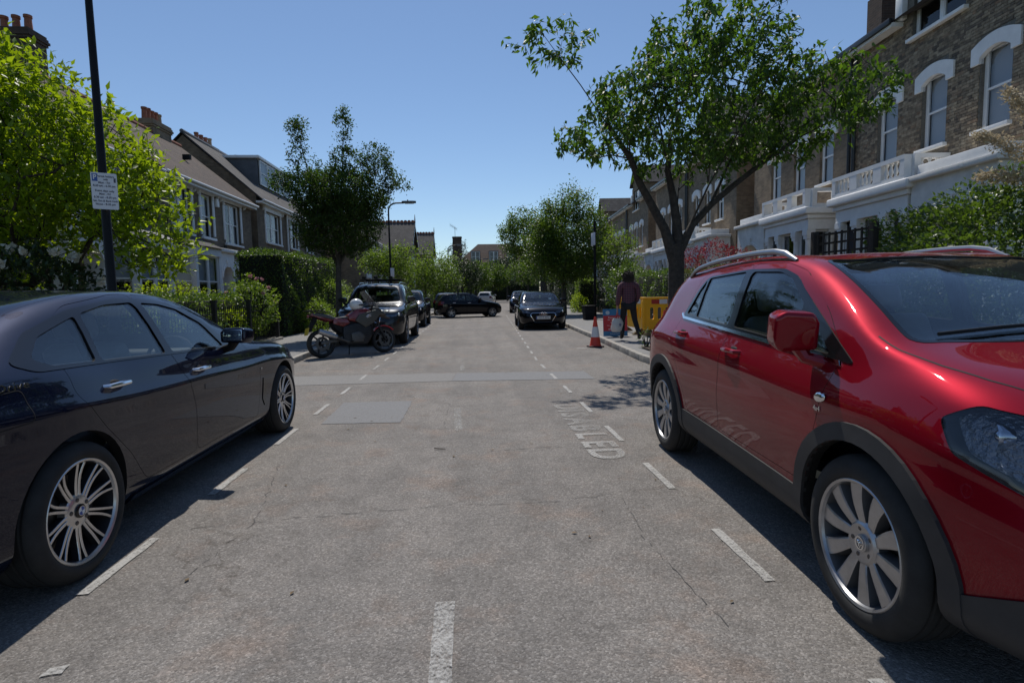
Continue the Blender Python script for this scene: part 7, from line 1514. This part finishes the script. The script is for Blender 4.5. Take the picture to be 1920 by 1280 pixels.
def person():
    root = empty('person', (3.90, 13.66, .145), R(-6), 'person in plaid shirt and black trousers walking away with a carrier bag', 'person')
    # x right, y forward (walking direction), z up; left leg forward, right leg trailing
    V = [(0, 0, .92), (0, .01, 1.10), (0, .02, 1.28), (0, .02, 1.40), (0, .03, 1.48), (0, .045, 1.58), (0, .05, 1.66),
         (-.10, .02, .86), (-.125, .13, .50), (-.15, .06, .10), (-.155, .17, .045), (.10, -.0, .86), (.155, .02, .50), (.235, -.16, .14), (.245, -.05, .045),
         (-.20, .0, 1.37), (-.245, -.03, 1.10), (-.265, .04, .84), (-.268, .06, .76), (.20, .0, 1.37), (.245, .02, 1.10), (.215, .16, .92), (.205, .22, .86)]
    E_ = [(0, 1), (1, 2), (2, 3), (3, 4), (4, 5), (5, 6), (0, 7), (7, 8), (8, 9), (9, 10), (0, 11), (11, 12), (12, 13), (13, 14), (3, 15), (15, 16), (16, 17), (17, 18), (3, 19), (19, 20), (20, 21), (21, 22)]
    Rr = [(.145, .105), (.135, .10), (.15, .105), (.12, .085), .055, (.075, .095), (.07, .085), .085, .06, .042, .035, .085, .06, .042, .035, .058, .046, .034, .028, .058, .046, .034, .028]
    body = skin('body', V, E_, Rr, 'skin', root)
    for s, (hx, hy, hz) in ((-1, (-.268, .062, .74)), (1, (.203, .235, .845))):      # hands: palm and five fingers
        H = MB(); H.T = Matrix.Translation((hx, hy, hz)); H.sphere((0, 0, -.03), (.022, .042, .048), 10, 8)
        for k, l in enumerate((.06, .068, .064, .05)): y = .03 - .02 * k; H.tube([(0, y, -.06), (-.012 * s * -1, y, -.06 - l * .5), (.014 * s * -1 * -1, y, -.06 - l * .85)], [.0095, .009, .007], 6)
        H.tube([(0, .035, -.02), (-.02 * s, .055, -.05), (-.02 * s, .05, -.08)], [.011, .0095, .008], 6); H.build('hand', 'skin', body)
    sh = [0, 1, 2, 3, 4, 15, 16, 17, 19, 20, 21]; mp = {v: i for i, v in enumerate([1, 0, 2, 3, 4, 15, 16, 17, 19, 20, 21])}
    Vs = [V[k] for k in mp]; Vs[1] = (0, -.0, .80); Vs[4] = (0, .025, 1.455); Es = [(mp[a], mp[b]) for a, b in E_ if a in mp and b in mp]; rs = {1: (.185, .135), 0: (.195, .145), 2: (.185, .135), 3: (.15, .11), 4: .07, 15: .085, 16: .068, 17: .055, 19: .085, 20: .068, 21: .055}
    skin('shirt', Vs, Es, [rs[k] for k in mp], 'plaid', root)
    tv = [0, 7, 8, 9, 11, 12, 13]; mt = {v: i for i, v in enumerate(tv)}; skin('trousers', [V[k] for k in tv], [(mt[a], mt[b]) for a, b in E_ if a in mt and b in mt], [(.165, .125), .10, .072, .056, .10, .072, .056], 'trousers', root)
    for pts in ([(-.15, .06, .26), (-.15, .05, .10), (-.155, .12, .05), (-.158, .20, .045)], [(.225, -.13, .28), (.238, -.17, .12), (.242, -.12, .055), (.246, -.03, .045)]): skin('boot', pts, [(0, 1), (1, 2), (2, 3)], [.060, .056, .05, .042], 'boot', root)
    n = 2600; d = RNG.normal(size=(n, 3)); d /= np.linalg.norm(d, axis=1, keepdims=True); d[:, 1] = np.where(d[:, 1] > .35, -d[:, 1], d[:, 1]); P = d * np.array([.100, .112, .125]) + np.array([0, .03, 1.575]) + RNG.normal(0, .012, (n, 3)); A = d * .35 + np.array([0, -.1, -.9]) + RNG.normal(0, .35, (n, 3))
    hb = MB(); hb.sphere((0, .03, 1.57), (.098, .11, .122), 16, 10); hb.sphere((0, -.03, 1.475), (.10, .06, .10), 14, 8); h = hb.build('hair', 'hair', root); me, _ = leaf_mesh('strands', P, A, .075, .16, (0, -1, 0), .4, 'rh'); so = link('strands', me, 'hair', h); so['kind'] = 'stuff'
    for s in (1, -1): MB().sphere((s * .085, .075, 1.56), (.012, .025, .035), 8, 6).build('ear', 'skin', body)
    f = MB(); f.sphere((0, .145, 1.555), (.014, .02, .028), 8, 6); f.build('nose', 'skin', body)
    for s in (1, -1): MB().sphere((s * .034, .132, 1.585), (.015, .01, .009), 8, 6).build('eye', 'ink_black', body)
    MB().sphere((0, .138, 1.515), (.028, .008, .007), 8, 6).build('mouth', 'bag_red', body)
    return root
pe = person(); bpy.context.view_layer.update(); M_ = pe.matrix_basis; hp = M_ @ Vector((-.272, .062, .66))
bg_ = empty('carrier_bag', (hp.x, hp.y, .145 + .20), R(20), 'white plastic carrier bag with red handles hanging from the hand', 'bag'); bb = MB(); nu, nv = 20, 11
for i in range(nv):
    t = i / (nv - 1); w_ = (.05 + .10 * math.sin(math.pi * min(1, .10 + (1 - t) * .62)) ** .8) * (1 if i else .75); z = .34 * t
    for j in range(nu): a = 2 * math.pi * j / nu; k = 1 + .10 * math.sin(3 * a + 5 * t) + .06 * math.sin(7 * a - 9 * t); bb.v.append((w_ * k * math.cos(a) * 1.15, w_ * k * math.sin(a) * .75, z))
for i in range(nv - 1):
    for j in range(nu): a = i * nu + j; b = i * nu + (j + 1) % nu; bb.f.append((a, b, b + nu, a + nu)); bb.m.append(0)
bb.f.append(tuple(range(nu))[::-1]); bb.m.append(0); bb.build('sack', 'bag_white', bg_, ang=70); MB().sphere((0.0, -.085, .17), (.07, .02, .055), 12, 8).build('print', 'bag_print', bg_)
for s in (1, -1): MB().tube([(s * .035, 0, .32), (s * .03, 0, .40), (s * .005, 0, hp.z - .345 + .03)], [.016, .012, .009], 6).build('handle', 'bag_red', bg_)
bpy.data.scenes.remove(TMP)
